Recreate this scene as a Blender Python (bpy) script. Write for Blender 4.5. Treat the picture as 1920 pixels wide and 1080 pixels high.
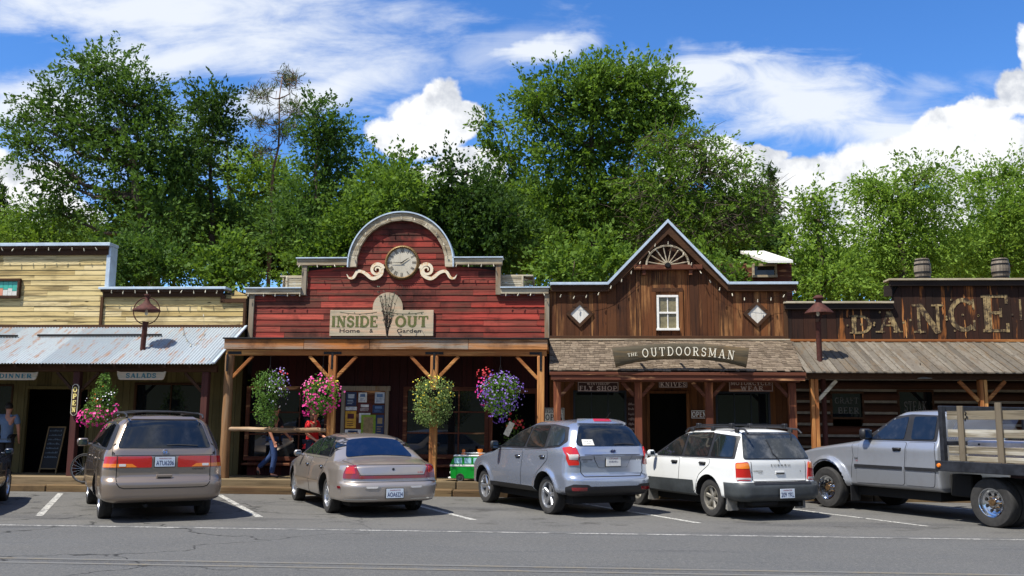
import bpy, bmesh, math, random
import numpy as np
from mathutils import Vector, Matrix, noise
from mathutils.bvhtree import BVHTree
from mathutils.geometry import delaunay_2d_cdt

random.seed(7); rng = np.random.default_rng(7)
scene = bpy.context.scene
for o in list(bpy.data.objects): bpy.data.objects.remove(o)
R = math.radians; PI = math.pi

# ---------------------------------------------------------------- camera, sky, sun, exposure
FPX, HC, YAW, ROLL = 1716.0, 1.63, R(3.67), R(0.40)
PITCH = math.atan(252/FPX)
cam_d = bpy.data.cameras.new('camera'); cam = bpy.data.objects.new('camera', cam_d)
scene.collection.objects.link(cam); scene.camera = cam
cam_d.sensor_width = 36; cam_d.lens = 36*FPX/1920; cam_d.clip_end = 3000; cam_d.clip_start = .1
FW = Vector((-math.sin(YAW)*math.cos(PITCH), math.cos(YAW)*math.cos(PITCH), math.sin(PITCH)))
R0 = Vector((math.cos(YAW), math.sin(YAW), 0)); U0 = R0.cross(FW)
RT = R0*math.cos(ROLL)+U0*math.sin(ROLL); UP = RT.cross(FW)
cam.matrix_world = Matrix(((RT.x, UP.x, -FW.x, 0), (RT.y, UP.y, -FW.y, 0), (RT.z, UP.z, -FW.z, HC), (0, 0, 0, 1)))
scene.view_settings.view_transform = 'Standard'; scene.view_settings.look = 'None'
scene.view_settings.gamma = 1; scene.view_settings.exposure = 0.52
scene.render.resolution_x = 1024; scene.render.resolution_y = 576
SUNV = Vector((0.42, 0.40, -1.0)).normalized()
elev = math.asin(-SUNV.z); az = math.atan2(-SUNV.x, -SUNV.y)
sd = bpy.data.lights.new('sun', 'SUN'); sd.energy = 4.9; sd.angle = R(.5); sd.color = (1, .95, .86)
so = bpy.data.objects.new('sun', sd); scene.collection.objects.link(so); so.location = (-10, -10, 30)
so.rotation_euler = SUNV.to_track_quat('-Z', 'Y').to_euler()

class NT:                                   # small node-tree writer
    def __init__(s, tree): s.t = tree; s.n = tree.nodes; s.l = tree.links
    def put(s, sock, v):
        if isinstance(v, bpy.types.NodeSocket): s.l.new(v, sock)
        elif v is not None:
            try: sock.default_value = v
            except Exception: sock.default_value = (*v, 1) if len(v) == 3 else v[:3]
    def node(s, typ, ins=None, **kw):
        n = s.n.new(typ)
        for k, v in kw.items(): setattr(n, k, v)
        for k, v in (ins or {}).items(): s.put(n.inputs[k], v)
        return n
    def m(s, op, a, b=None, c=None, clamp=False):
        n = s.n.new('ShaderNodeMath'); n.operation = op; n.use_clamp = clamp
        s.put(n.inputs[0], a)
        if b is not None: s.put(n.inputs[1], b)
        if c is not None: s.put(n.inputs[2], c)
        return n.outputs[0]
    def sm(s, v, lo, hi, a=0.0, b=1.0):     # smoothstep
        n = s.n.new('ShaderNodeMapRange'); n.interpolation_type = 'SMOOTHSTEP'
        for i, q in enumerate((v, lo, hi, a, b)): s.put(n.inputs[i], q)
        return n.outputs[0]
    def mix(s, f, a, b, mode='MIX'):
        n = s.n.new('ShaderNodeMix'); n.data_type = 'RGBA'; n.blend_type = mode
        s.put(n.inputs[0], f); s.put(n.inputs[6], a); s.put(n.inputs[7], b); return n.outputs[2]
    def noise(s, vec, scale, detail=4, rough=.6, dist=0):
        n = s.n.new('ShaderNodeTexNoise'); s.put(n.inputs['Vector'], vec)
        n.inputs['Scale'].default_value = scale; n.inputs['Detail'].default_value = detail
        n.inputs['Roughness'].default_value = rough; n.inputs['Distortion'].default_value = dist
        return n.outputs['Fac']
    def vm(s, op, a, b=None):
        n = s.n.new('ShaderNodeVectorMath'); n.operation = op
        s.put(n.inputs[0], a)
        if b is not None: s.put(n.inputs[1], b)
        return n
def c3(h):                                   # display colour 0-255 to linear
    f = lambda v: (v/255/12.92) if v/255 <= .04045 else ((v/255+.055)/1.055)**2.4
    return (f(h[0]), f(h[1]), f(h[2]), 1)

def build_world():
    w = bpy.data.worlds.new('World'); scene.world = w; w.use_nodes = True
    T = NT(w.node_tree); T.n.clear()
    sky = T.node('ShaderNodeTexSky', sky_type='NISHITA', sun_disc=False)
    sky.sun_elevation = elev; sky.sun_rotation = az; sky.altitude = 600; sky.dust_density = .3; sky.ozone_density = 2.0
    g = T.node('ShaderNodeTexCoord').outputs['Generated']
    dw = T.m('MAXIMUM', T.vm('DOT_PRODUCT', g, FW).outputs['Value'], .12)
    u = T.m('DIVIDE', T.vm('DOT_PRODUCT', g, RT).outputs['Value'], dw)
    v = T.m('DIVIDE', T.vm('DOT_PRODUCT', g, UP).outputs['Value'], dw)
    def P(px, py): return (px-960)/FPX, (540-py)/FPX
    uv = T.node('ShaderNodeCombineXYZ', {0: u, 1: v}).outputs[0]
    wob = T.noise(uv, 9, 5, .6); wob2 = T.noise(T.vm('ADD', uv, (5.2, 1.3, 0)).outputs[0], 9, 5, .6)
    uw = T.m('MULTIPLY_ADD', T.m('SUBTRACT', wob, .5), .055, u); vw = T.m('MULTIPLY_ADD', T.m('SUBTRACT', wob2, .5), .055, v)
    def ell(px, py, rx, ry, rot=0, warp=True):
        cx, cy = P(px, py); a, b = (uw, vw) if warp else (u, v)
        dx = T.m('SUBTRACT', a, cx); dy = T.m('SUBTRACT', b, cy)
        c_, s_ = math.cos(R(rot)), math.sin(R(rot))
        x = T.m('ADD', T.m('MULTIPLY', dx, c_*FPX/rx), T.m('MULTIPLY', dy, s_*FPX/rx))
        y = T.m('ADD', T.m('MULTIPLY', dx, -s_*FPX/ry), T.m('MULTIPLY', dy, c_*FPX/ry))
        r2 = T.m('ADD', T.m('MULTIPLY', x, x), T.m('MULTIPLY', y, y))
        return T.m('SUBTRACT', 1.0, T.m('SQRT', r2))
    def mx(L):
        o = L[0]
        for q in L[1:]: o = T.m('MAXIMUM', o, q)
        return o
    # heaped white clouds
    cu = mx([ell(800, 232, 88, 74), ell(822, 190, 48, 48), ell(740, 250, 60, 46), ell(866, 222, 46, 42), ell(880, 325, 75, 55), ell(780, 345, 70, 40),
             ell(1330, 300, 120, 50), ell(1520, 355, 210, 62), ell(1420, 300, 60, 26), ell(1700, 300, 190, 62, 12), ell(1850, 300, 150, 90), ell(1810, 220, 110, 42, 12),
             ell(1450, 430, 330, 75), ell(1800, 430, 330, 80), ell(880, 430, 160, 60), ell(60, 440, 160, 60), ell(1925, 165, 62, 50), ell(1948, 100, 44, 62), ell(40, 350, 120, 52), ell(-40, 330, 90, 60), ell(110, 400, 110, 40), ell(-400, 150, 260, 160), ell(2400, 200, 300, 200)])
    puff = T.noise(uv, 26, 6, .62)
    cum = T.sm(T.m('ADD', cu, T.m('MULTIPLY', T.m('SUBTRACT', puff, .5), .5)), -.02, .20)
    # thin streaked clouds
    st = T.node('ShaderNodeMapping', {0: uv}); st.inputs['Scale'].default_value = (2.0, 7.5, 1); st.inputs['Rotation'].default_value = (0, 0, R(-10))
    ci = T.noise(st.outputs[0], 2.6, 8, .62, .5)
    st2 = T.node('ShaderNodeMapping', {0: uv}); st2.inputs['Scale'].default_value = (3, 8.5, 1); st2.inputs['Rotation'].default_value = (0, 0, R(24))
    ci2 = T.noise(st2.outputs[0], 3.0, 8, .6, .8)
    m1 = mx([ell(560, 60, 320, 130, -8), ell(250, 20, 460, 75, -4), ell(600, 170, 220, 55, 8), ell(60, 190, 260, 70, 0), ell(300, 110, 300, 60, 10)])
    m2 = mx([ell(1480, 190, 330, 90, -8), ell(1330, 130, 110, 60, -10), ell(1700, 240, 230, 60, 0), ell(1010, 95, 120, 26, 8)])
    m3 = mx([ell(930, 100, 230, 70, 18), ell(200, 250, 420, 150, 0), ell(1700, 180, 300, 60, 15)])
    cir = T.m('MULTIPLY', T.sm(T.m('ADD', m1, T.m('MULTIPLY', T.m('SUBTRACT', ci, .5), 2.3)), -.15, .95), .95)
    cir2 = T.m('MULTIPLY', T.sm(T.m('ADD', m2, T.m('MULTIPLY', T.m('SUBTRACT', ci2, .5), 2.1)), -.15, .85), .95)
    cir3 = T.m('MULTIPLY', T.sm(T.m('ADD', m3, T.m('MULTIPLY', T.m('SUBTRACT', ci2, .5), 2.2)), .1, 1.2), .45)
    thin = mx([cir, cir2, cir3])
    hsv = T.node('ShaderNodeHueSaturation', {'Saturation': 1.25, 'Value': 1.25, 'Color': sky.outputs[0]})
    base = T.mix(1.0, hsv.outputs[0], (0.88, 1.03, 1.28, 1), 'MULTIPLY')
    bn = T.noise(T.vm('MULTIPLY', g, (1, 1, 2)).outputs[0], 2.2, 6, .6); base = T.mix(T.m('MULTIPLY', T.sm(bn, .42, .6), T.sm(T.vm('DOT_PRODUCT', g, FW).outputs['Value'], .55, .1)), base, (5.5, 5.7, 6.0, 1))  # unseen cloud cover behind the camera, added to whiten the fill light
    shade = T.noise(T.vm('ADD', uv, (.02, .03, 0)).outputs[0], 13, 5, .55)
    ccol = T.mix(T.sm(T.m('ADD', shade, T.m('MULTIPLY', T.m('SUBTRACT', puff, .5), .5)),  .33, .56), (4.9, 5.2, 5.8, 1), (8.2, 8.3, 8.4, 1))
    k = T.mix(thin, base, (7.0, 7.4, 8.0, 1)); k = T.mix(cum, k, ccol)
    bg = T.node('ShaderNodeBackground', {'Color': k, 'Strength': .09})
    T.l.new(bg.outputs[0], T.node('ShaderNodeOutputWorld').inputs[0])
build_world()

# ---------------------------------------------------------------- helpers
C = scene.collection
def PX(px, py, Y):                           # point of the plane y = Y seen at (px, py) of the 1920 x 1080 photograph
    d = FW*FPX+RT*(px-960)-UP*(py-540); t = Y/d.y
    return d.x*t, HC+d.z*t
def PG(px, py, Z=0.0):
    d = FW*FPX+RT*(px-960)-UP*(py-540); t = (Z-HC)/d.z
    return d.x*t, d.y*t
def tag(o, label=None, cat=None, group=None, kind=None):
    for k, v in (('label', label), ('category', cat), ('group', group), ('kind', kind)):
        if v: o[k] = v
    return o
def empty(name, loc=(0, 0, 0), label=None, cat=None, group=None, rz=0):
    o = bpy.data.objects.new(name, None); C.objects.link(o); o.location = loc; o.rotation_euler = (0, 0, rz)
    o.empty_display_size = .2
    return tag(o, label, cat, group)
def copy_tree(o, parent=None):
    c = o.copy(); C.objects.link(c)
    if parent: c.parent = parent
    for ch in list(o.children): copy_tree(ch, c)
    return c

class MB:
    def __init__(s): s.v = []; s.f = []; s.mi = []; s.t = []
    def add(s, vs, fs, mi=0, tint=None, M=None):
        b = len(s.v)
        if M is not None: vs = [M @ Vector(p) for p in vs]
        s.v += [tuple(p) for p in vs]
        t = random.random() if tint is None else tint
        for f in fs: s.f.append(tuple(i+b for i in f)); s.mi.append(mi); s.t.append(t)
        return s
    def box(s, x0, x1, y0, y1, z0, z1, mi=0, tint=None, M=None):
        if x0 > x1: x0, x1 = x1, x0
        if y0 > y1: y0, y1 = y1, y0
        if z0 > z1: z0, z1 = z1, z0
        vs = [(x, y, z) for z in (z0, z1) for y in (y0, y1) for x in (x0, x1)]
        return s.add(vs, [(0, 2, 3, 1), (4, 5, 7, 6), (0, 1, 5, 4), (2, 6, 7, 3), (0, 4, 6, 2), (1, 3, 7, 5)], mi, tint, M)
    def bbox(s, x0, x1, y0, y1, z0, z1, b=.01, mi=0, tint=None, M=None):   # box with chamfered edges
        xs = (x0, x1); ys = (y0, y1); zs = (z0, z1); vs = []; idx = {}
        for i in (0, 1):
            for j in (0, 1):
                for k in (0, 1):
                    for ax in range(3):
                        p = [xs[i], ys[j], zs[k]]
                        for a, q in enumerate((i, j, k)):
                            if a != ax: p[a] += b*(1-2*q)
                        idx[i, j, k, ax] = len(vs); vs.append(p)
        F = []
        for ax in range(3):
            a, c = [q for q in range(3) if q != ax]
            for e in (0, 1):
                q = []
                for (i, j) in ((0, 0), (1, 0), (1, 1), (0, 1)):
                    key = [0]*3; key[ax] = e; key[a] = i; key[c] = j; q.append(idx[(*key, ax)])
                F.append(q)
            for i in (0, 1):
                for j in (0, 1):
                    k0 = [0]*3; k0[ax] = 0; k0[a] = i; k0[c] = j; k1 = list(k0); k1[ax] = 1
                    F.append([idx[(*k0, a)], idx[(*k1, a)], idx[(*k1, c)], idx[(*k0, c)]])
        for i in (0, 1):
            for j in (0, 1):
                for k in (0, 1): F.append([idx[i, j, k, 0], idx[i, j, k, 1], idx[i, j, k, 2]])
        c = Vector(((x0+x1)/2, (y0+y1)/2, (z0+z1)/2)); G = []
        for f in F:
            n = (Vector(vs[f[1]])-Vector(vs[f[0]])).cross(Vector(vs[f[2]])-Vector(vs[f[1]]))
            m_ = sum((Vector(vs[i]) for i in f), Vector())/len(f)
            G.append(tuple(f) if n.dot(m_-c) > 0 else tuple(reversed(f)))
        return s.add(vs, G, mi, tint, M)
    def beam(s, a, b, w, h, mi=0, tint=None, up=(0, 0, 1), bev=.008):      # box between two points
        a = Vector(a); b = Vector(b); d = b-a; L = d.length; d.normalize()
        x = d.cross(Vector(up)); x.normalize(); z = x.cross(d)
        M = Matrix(((d.x, x.x, z.x, a.x), (d.y, x.y, z.y, a.y), (d.z, x.z, z.z, a.z), (0, 0, 0, 1)))
        return s.bbox(0, L, -w/2, w/2, -h/2, h/2, bev, mi, tint, M)
    def tube(s, pts, rad, n=8, mi=0, tint=None, caps=True):
        pts = [Vector(p) for p in pts]
        if not hasattr(rad, '__len__'): rad = [rad]*len(pts)
        t0 = (pts[1]-pts[0]).normalized(); x = t0.orthogonal().normalized(); vs = []; fs = []
        for i, p in enumerate(pts):
            t = (pts[min(i+1, len(pts)-1)]-pts[max(i-1, 0)]).normalized()
            x = (x-t*x.dot(t)).normalized(); y = t.cross(x)
            for k in range(n):
                a = 2*PI*k/n; vs.append(p+(x*math.cos(a)+y*math.sin(a))*rad[i])
        for i in range(len(pts)-1):
            for k in range(n):
                fs.append((i*n+k, i*n+(k+1) % n, (i+1)*n+(k+1) % n, (i+1)*n+k))
        if caps: fs.append(tuple(range(n-1, -1, -1))); fs.append(tuple((len(pts)-1)*n+k for k in range(n)))
        return s.add(vs, fs, mi, tint)
    def lathe(s, prof, n=24, mi=0, M=None, tint=None):                    # prof: (r, z) round the z axis
        vs = []; fs = []
        for r, z in prof:
            for k in range(n): a = 2*PI*k/n; vs.append((r*math.cos(a), r*math.sin(a), z))
        for i in range(len(prof)-1):
            for k in range(n): fs.append((i*n+k, i*n+(k+1) % n, (i+1)*n+(k+1) % n, (i+1)*n+k))
        return s.add(vs, fs, mi, tint, M)
    def prism(s, poly, y0, y1, mi=0, tint=None, M=None):                  # polygon in (x, z), extruded in y; y0 is the front
        n = len(poly); vs = [(p[0], y0, p[1]) for p in poly]+[(p[0], y1, p[1]) for p in poly]
        fs = [(i, i+n, (i+1) % n+n, (i+1) % n) for i in range(n)]
        r = delaunay_2d_cdt([Vector(p) for p in poly], [(i, (i+1) % n) for i in range(n)], [], 1, 1e-6)
        if len(r[0]) == n:
            for t in r[2]: fs.append(tuple(t)); fs.append(tuple(i+n for i in reversed(t)))
        else: fs += [tuple(range(n)), tuple(range(2*n-1, n-1, -1))]
        b = len(s.f); s.add(vs, fs, mi, tint, M); return s
    def build(s, name, mats, parent=None, smooth=False, ang=None, recalc=True):
        me = bpy.data.meshes.new(name); me.from_pydata(s.v, [], s.f)
        if not isinstance(mats, (list, tuple)): mats = [mats]
        for m in mats: me.materials.append(m)
        me.polygons.foreach_set('material_index', s.mi)
        a = me.attributes.new('tint', 'FLOAT', 'FACE'); a.data.foreach_set('value', s.t)
        if recalc:
            bm = bmesh.new(); bm.from_mesh(me); bmesh.ops.recalc_face_normals(bm, faces=bm.faces); bm.to_mesh(me); bm.free()
        if smooth or ang:
            me.polygons.foreach_set('use_smooth', [True]*len(me.polygons))
            if ang: me.set_sharp_from_angle(angle=R(ang))
        me.update(); o = bpy.data.objects.new(name, me); C.objects.link(o)
        if parent: o.parent = parent
        return o
def arc(cx, cz, rx, rz, a0, a1, n=16): return [(cx+rx*math.cos(R(a0+(a1-a0)*i/n)), cz+rz*math.sin(R(a0+(a1-a0)*i/n))) for i in range(n+1)]
def rot_m(ax, ang, loc=(0, 0, 0)): return Matrix.Translation(loc) @ Matrix.Rotation(ang, 4, ax)

# ---------------------------------------------------------------- materials
def newmat(name):
    m = bpy.data.materials.new(name); m.use_nodes = True; T = NT(m.node_tree); T.n.clear()
    out = T.node('ShaderNodeOutputMaterial'); b = T.node('ShaderNodeBsdfPrincipled'); T.l.new(b.outputs[0], out.inputs[0])
    return m, T, b, out
def plain(name, col, rough=.6, metal=0, var=.12, scale=9, coat=0, spec=.5, bump=0, ior=1.45):
    m, T, b, _ = newmat(name); co = T.node('ShaderNodeTexCoord').outputs['Object']
    n = T.noise(co, scale, 5, .65)
    k = T.mix(T.sm(n, .3, .7), tuple(c*(1-var) for c in col[:3])+(1,), tuple(min(1, c*(1+var)) for c in col[:3])+(1,))
    T.put(b.inputs['Base Color'], k); b.inputs['Roughness'].default_value = rough; b.inputs['Metallic'].default_value = metal
    b.inputs['Coat Weight'].default_value = coat; b.inputs['Coat Roughness'].default_value = .04; b.inputs['Specular IOR Level'].default_value = spec
    b.inputs['IOR'].default_value = ior
    T.put(b.inputs['Roughness'], T.m('ADD', rough-.04, T.m('MULTIPLY', n, .08)))
    if bump: T.put(b.inputs['Normal'], T.node('ShaderNodeBump', {'Height': T.noise(co, scale*4, 6, .7), 'Strength': bump, 'Distance': .01}).outputs[0])
    return m
def wood(name, cols, axis='X', dark=(.03, .02, .015, 1), worn=None, worn_amt=.5, grain=1.0, wscale=1.2, rough=.8, fine=1.0, stain=.35, knots=False):
    # boards: colour by the board's own tint, streaks along the grain, old paint worn away in patches
    m, T, b, _ = newmat(name); co = T.node('ShaderNodeTexCoord').outputs['Object']
    ti = T.node('ShaderNodeAttribute', attribute_name='tint').outputs['Fac']
    off = T.node('ShaderNodeCombineXYZ', {0: T.m('MULTIPLY', ti, 37.0), 1: T.m('MULTIPLY', ti, 11.0), 2: T.m('MULTIPLY', ti, 23.0)}).outputs[0]
    p = T.vm('ADD', co, off).outputs[0]
    sc = {'X': (.5, 9, 14), 'Z': (14, 9, .5), 'Y': (12, .6, 12)}[axis]
    mp = T.node('ShaderNodeMapping', {0: p}); mp.inputs['Scale'].default_value = sc
    g = T.noise(mp.outputs[0], 1.6*fine, 8, .68, .35)
    sc2 = tuple(q**.5 if q > 1 else q for q in sc)
    mp2 = T.node('ShaderNodeMapping', {0: p}); mp2.inputs['Scale'].default_value = sc2
    g2 = T.noise(mp2.outputs[0], wscale, 5, .62, .3)
    rp = T.node('ShaderNodeValToRGB', {0: ti}); el = rp.color_ramp.elements; n = len(cols)
    while len(el) < n: el.new(.5)
    for i, cc in enumerate(cols): el[i].position = i/(n-1) if n > 1 else 0; el[i].color = (*cc[:3], 1)
    k = rp.outputs[0]
    if worn: k = T.mix(T.m('MULTIPLY', T.sm(g2, .58-.22*worn_amt, .66), T.sm(g, .30, .56)), k, (*worn[:3], 1))
    k = T.mix(T.m('MULTIPLY', T.sm(g, .50, .34), grain*.75), k, dark)
    big = T.noise(co, .9, 5, .65)
    k = T.mix(T.m('MULTIPLY', T.sm(big, .48, .70), stain), k, dark)
    if knots:
        vo = T.node('ShaderNodeTexVoronoi', {'Scale': 2.2}); mp3 = T.node('ShaderNodeMapping', {0: p})
        mp3.inputs['Scale'].default_value = {'X': (.6, 1, 2), 'Z': (2, 1, .6), 'Y': (2, .6, 1)}[axis]
        T.l.new(mp3.outputs[0], vo.inputs['Vector'])
        k = T.mix(T.sm(vo.outputs['Distance'], .10, .04), k, dark)
    T.put(b.inputs['Base Color'], k); b.inputs['Roughness'].default_value = rough; b.inputs['Specular IOR Level'].default_value = .25
    T.put(b.inputs['Normal'], T.node('ShaderNodeBump', {'Height': g, 'Strength': .55, 'Distance': .012}).outputs[0])
    return m
YEL = [c3(x) for x in ((194, 172, 118), (210, 190, 138), (182, 158, 102), (216, 197, 150), (200, 180, 124))]
M = {}
M['yellow'] = wood('cream_paint_boards', YEL, 'X', c3((74, 60, 36)), c3((120, 104, 70)), .35, .75, stain=.42, knots=True)
M['yellow_v'] = wood('cream_paint_porch_shaded', [c3(x) for x in ((100, 90, 56), (110, 99, 62), (88, 78, 46))], 'Z', c3((46, 40, 24)), None, 0, .7, stain=.3)  # cream darkened to put the porch shade into the paint colour
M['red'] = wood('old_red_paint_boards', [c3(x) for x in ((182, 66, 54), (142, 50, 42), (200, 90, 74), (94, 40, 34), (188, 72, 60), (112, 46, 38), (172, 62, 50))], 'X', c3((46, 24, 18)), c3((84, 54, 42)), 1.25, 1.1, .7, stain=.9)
M['red_v'] = wood('dark_red_porch_shaded', [c3(x) for x in ((58, 19, 19), (43, 14, 14), (70, 24, 22))], 'Z', c3((26, 10, 10)), None, 0, .8, stain=.4)  # red lowered so the boards already carry the porch shade
M['brown_v'] = wood('brown_facade_boards', [c3(x) for x in ((98, 58, 30), (76, 43, 22), (116, 70, 38), (90, 52, 26), (62, 37, 22), (124, 76, 40))], 'Z', c3((32, 18, 11)), c3((156, 110, 66)), .36, 1.0, .8, stain=.5, knots=True)
M['honey_v'] = wood('honey_brown_porch_shaded', [c3(x) for x in ((104, 62, 30), (84, 49, 23), (116, 72, 36))], 'Z', c3((48, 26, 12)), None, 0, .8, stain=.4)  # honey tone darkened, building the porch shade into it
M['dance_v'] = wood('tarred_dark_boards', [c3(x) for x in ((44, 28, 20), (34, 22, 16), (54, 32, 22), (28, 20, 16), (60, 34, 22))], 'Z', c3((12, 8, 6)), c3((150, 92, 44)), .02, .8, .8, stain=.3)
M['grey_x'] = wood('weathered_grey_trim', [c3(x) for x in ((186, 174, 150), (166, 154, 130), (198, 188, 164))], 'X', c3((76, 64, 48)), c3((132, 112, 84)), .6, .9, stain=.4)
M['grey_z'] = wood('weathered_grey_post', [c3(x) for x in ((156, 146, 128), (136, 124, 106))], 'Z', c3((70, 58, 44)), c3((130, 96, 60)), .5, .9)
M['grey_y'] = wood('grey_roof_planks', [c3(x) for x in ((100, 94, 83), (114, 106, 94), (84, 78, 69), (122, 115, 103), (93, 86, 75))], 'Y', c3((60, 50, 40)), c3((100, 86, 68)), .5, .8, stain=.25)
M['trim'] = wood('dark_brown_trim', [c3(x) for x in ((74, 48, 28), (62, 40, 24))], 'X', c3((34, 22, 14)), None, 0, .7)
M['trim_z'] = wood('dark_brown_trim_upright', [c3(x) for x in ((78, 52, 30), (64, 42, 26))], 'Z', c3((34, 22, 14)), None, 0, .7)
M['orange_z'] = wood('oiled_orange_post', [c3(x) for x in ((160, 102, 56), (142, 86, 44), (170, 116, 68))], 'Z', c3((84, 44, 18)), c3((206, 152, 90)), .6, .85, .7, stain=.3)
M['orange_x'] = wood('oiled_orange_beam', [c3(x) for x in ((156, 98, 52), (138, 84, 44))], 'X', c3((80, 42, 18)), c3((204, 150, 88)), .6, .85, .7, stain=.3)
M['fascia'] = wood('weathered_fascia', [c3(x) for x in ((186, 116, 54), (170, 104, 50), (190, 130, 70))], 'X', c3((44, 28, 20)), c3((140, 134, 122)), .75, .9, .45, stain=.7)
M['rusty_x'] = wood('red_brown_stained', [c3(x) for x in ((98, 56, 38), (84, 46, 32))], 'X', c3((50, 24, 14)), c3((190, 140, 96)), .15, .7, 1.8, stain=.3)
M['rusty_z'] = wood('red_brown_post', [c3(x) for x in ((106, 58, 38), (90, 48, 32))], 'Z', c3((50, 24, 14)), c3((176, 112, 70)), .3, .7)
M['maroon_z'] = wood('maroon_post', [c3(x) for x in ((84, 48, 42), (74, 42, 38))], 'Z', c3((40, 22, 20)), None, 0, .6)
M['deck'] = wood('boardwalk_planks', [c3(x) for x in ((120, 104, 78), (104, 90, 66), (136, 118, 90), (92, 78, 58))], 'X', c3((46, 36, 24)), None, 0, .8, stain=.4)
M['timber'] = wood('old_kerb_timber', [c3(x) for x in ((118, 98, 68), (92, 74, 50), (130, 110, 78))], 'X', c3((44, 32, 20)), c3((86, 64, 42)), .8, 1, stain=.8)
M['log'] = wood('peeled_log', [c3(x) for x in ((140, 108, 76), (120, 86, 56))], 'X', c3((50, 30, 18)), c3((196, 176, 150)), .9, .9, .6, stain=.4)
M['shake'] = wood('cedar_shakes', [c3(x) for x in ((108, 95, 80), (122, 108, 92), (92, 80, 66), (134, 120, 102), (100, 86, 71))], 'Y', c3((56, 46, 36)), None, 0, .7, stain=.3)
M['logsign'] = wood('varnished_log_sign', [c3(x) for x in ((78, 71, 56), (70, 63, 49))], 'X', c3((36, 31, 24)), c3((112, 90, 58)), .4, .8, .8, stain=.4)
M['logdark'] = wood('dark_round_logs', [c3(x) for x in ((66, 38, 22), (52, 30, 18), (78, 42, 24))], 'X', c3((22, 12, 8)), None, 0, .8)
M['barrel'] = wood('grey_barrel_staves', [c3(x) for x in ((132, 122, 108), (108, 98, 86), (150, 140, 124))], 'Z', c3((44, 38, 32)), None, 0, .9, stain=.3)
M['chink'] = plain('log_chinking', c3((120, 112, 100)), .9, var=.2)
M['black'] = plain('shadow_black', (.006, .006, .006), .9)
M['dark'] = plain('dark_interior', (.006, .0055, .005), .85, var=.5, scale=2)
M['iron'] = plain('black_iron', (.015, .014, .014), .5, .5, bump=.2)
M['rust'] = plain('rusty_iron', c3((74, 38, 30)), .75, .2, var=.35, scale=14, bump=.4)
M['flash'] = plain('galvanised_flashing', c3((186, 200, 212)), .45, .25, var=.12, scale=5)
M['white'] = plain('white_paint', c3((226, 224, 216)), .6, var=.08, scale=20)
M['cream'] = plain('aged_cream', c3((222, 214, 192)), .7, var=.14, scale=16)
M['bulb'] = plain('frosted_bulb', c3((196, 188, 166)), .25, var=.03)
M['wire'] = plain('black_wire', (.02, .02, .02), .6)
M['green_t'] = plain('olive_green_lettering', c3((92, 96, 48)), .7, var=.35, scale=30)
M['ink'] = plain('dark_lettering', c3((46, 38, 34)), .7)
M['teal_t'] = plain('teal_lettering', c3((44, 104, 112)), .7)
M['white_t'] = plain('white_lettering', c3((232, 230, 222)), .6, var=.04)
M['tan_t'] = plain('faded_gold_lettering', c3((176, 150, 98)), .8, var=.45, scale=22)
M['dim_t'] = plain('dull_pink_lettering', c3((168, 146, 134)), .8, var=.2, scale=22)
M['glasswin'] = plain('shop_window_glass', (.008, .010, .012), .02, var=.1, spec=.5, ior=1.5)
def mat_corr():
    m, T, b, _ = newmat('rusting_corrugated_iron'); co = T.node('ShaderNodeTexCoord').outputs['Object']
    ti = T.node('ShaderNodeAttribute', attribute_name='tint').outputs['Fac']
    n = T.noise(co, 1.1, 7, .7); mp = T.node('ShaderNodeMapping', {0: co}); mp.inputs['Scale'].default_value = (5, .9, 1); n2 = T.noise(mp.outputs[0], 1.3, 6, .7)
    n3 = T.noise(co, 14, 4, .7)
    k = T.mix(ti, c3((140, 150, 156)), c3((162, 170, 174)))
    k = T.mix(T.m('MULTIPLY', T.sm(n3, .35, .7), .25), k, c3((110, 118, 128)))
    k = T.mix(T.m('MULTIPLY', T.sm(T.m('ADD', n2, T.m('MULTIPLY', n3, .2)), .62, .74), .75), k, c3((150, 108, 72)))
    T.put(b.inputs['Base Color'], k); b.inputs['Metallic'].default_value = .15; b.inputs['Roughness'].default_value = .6; return m
M['corr'] = mat_corr()
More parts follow.
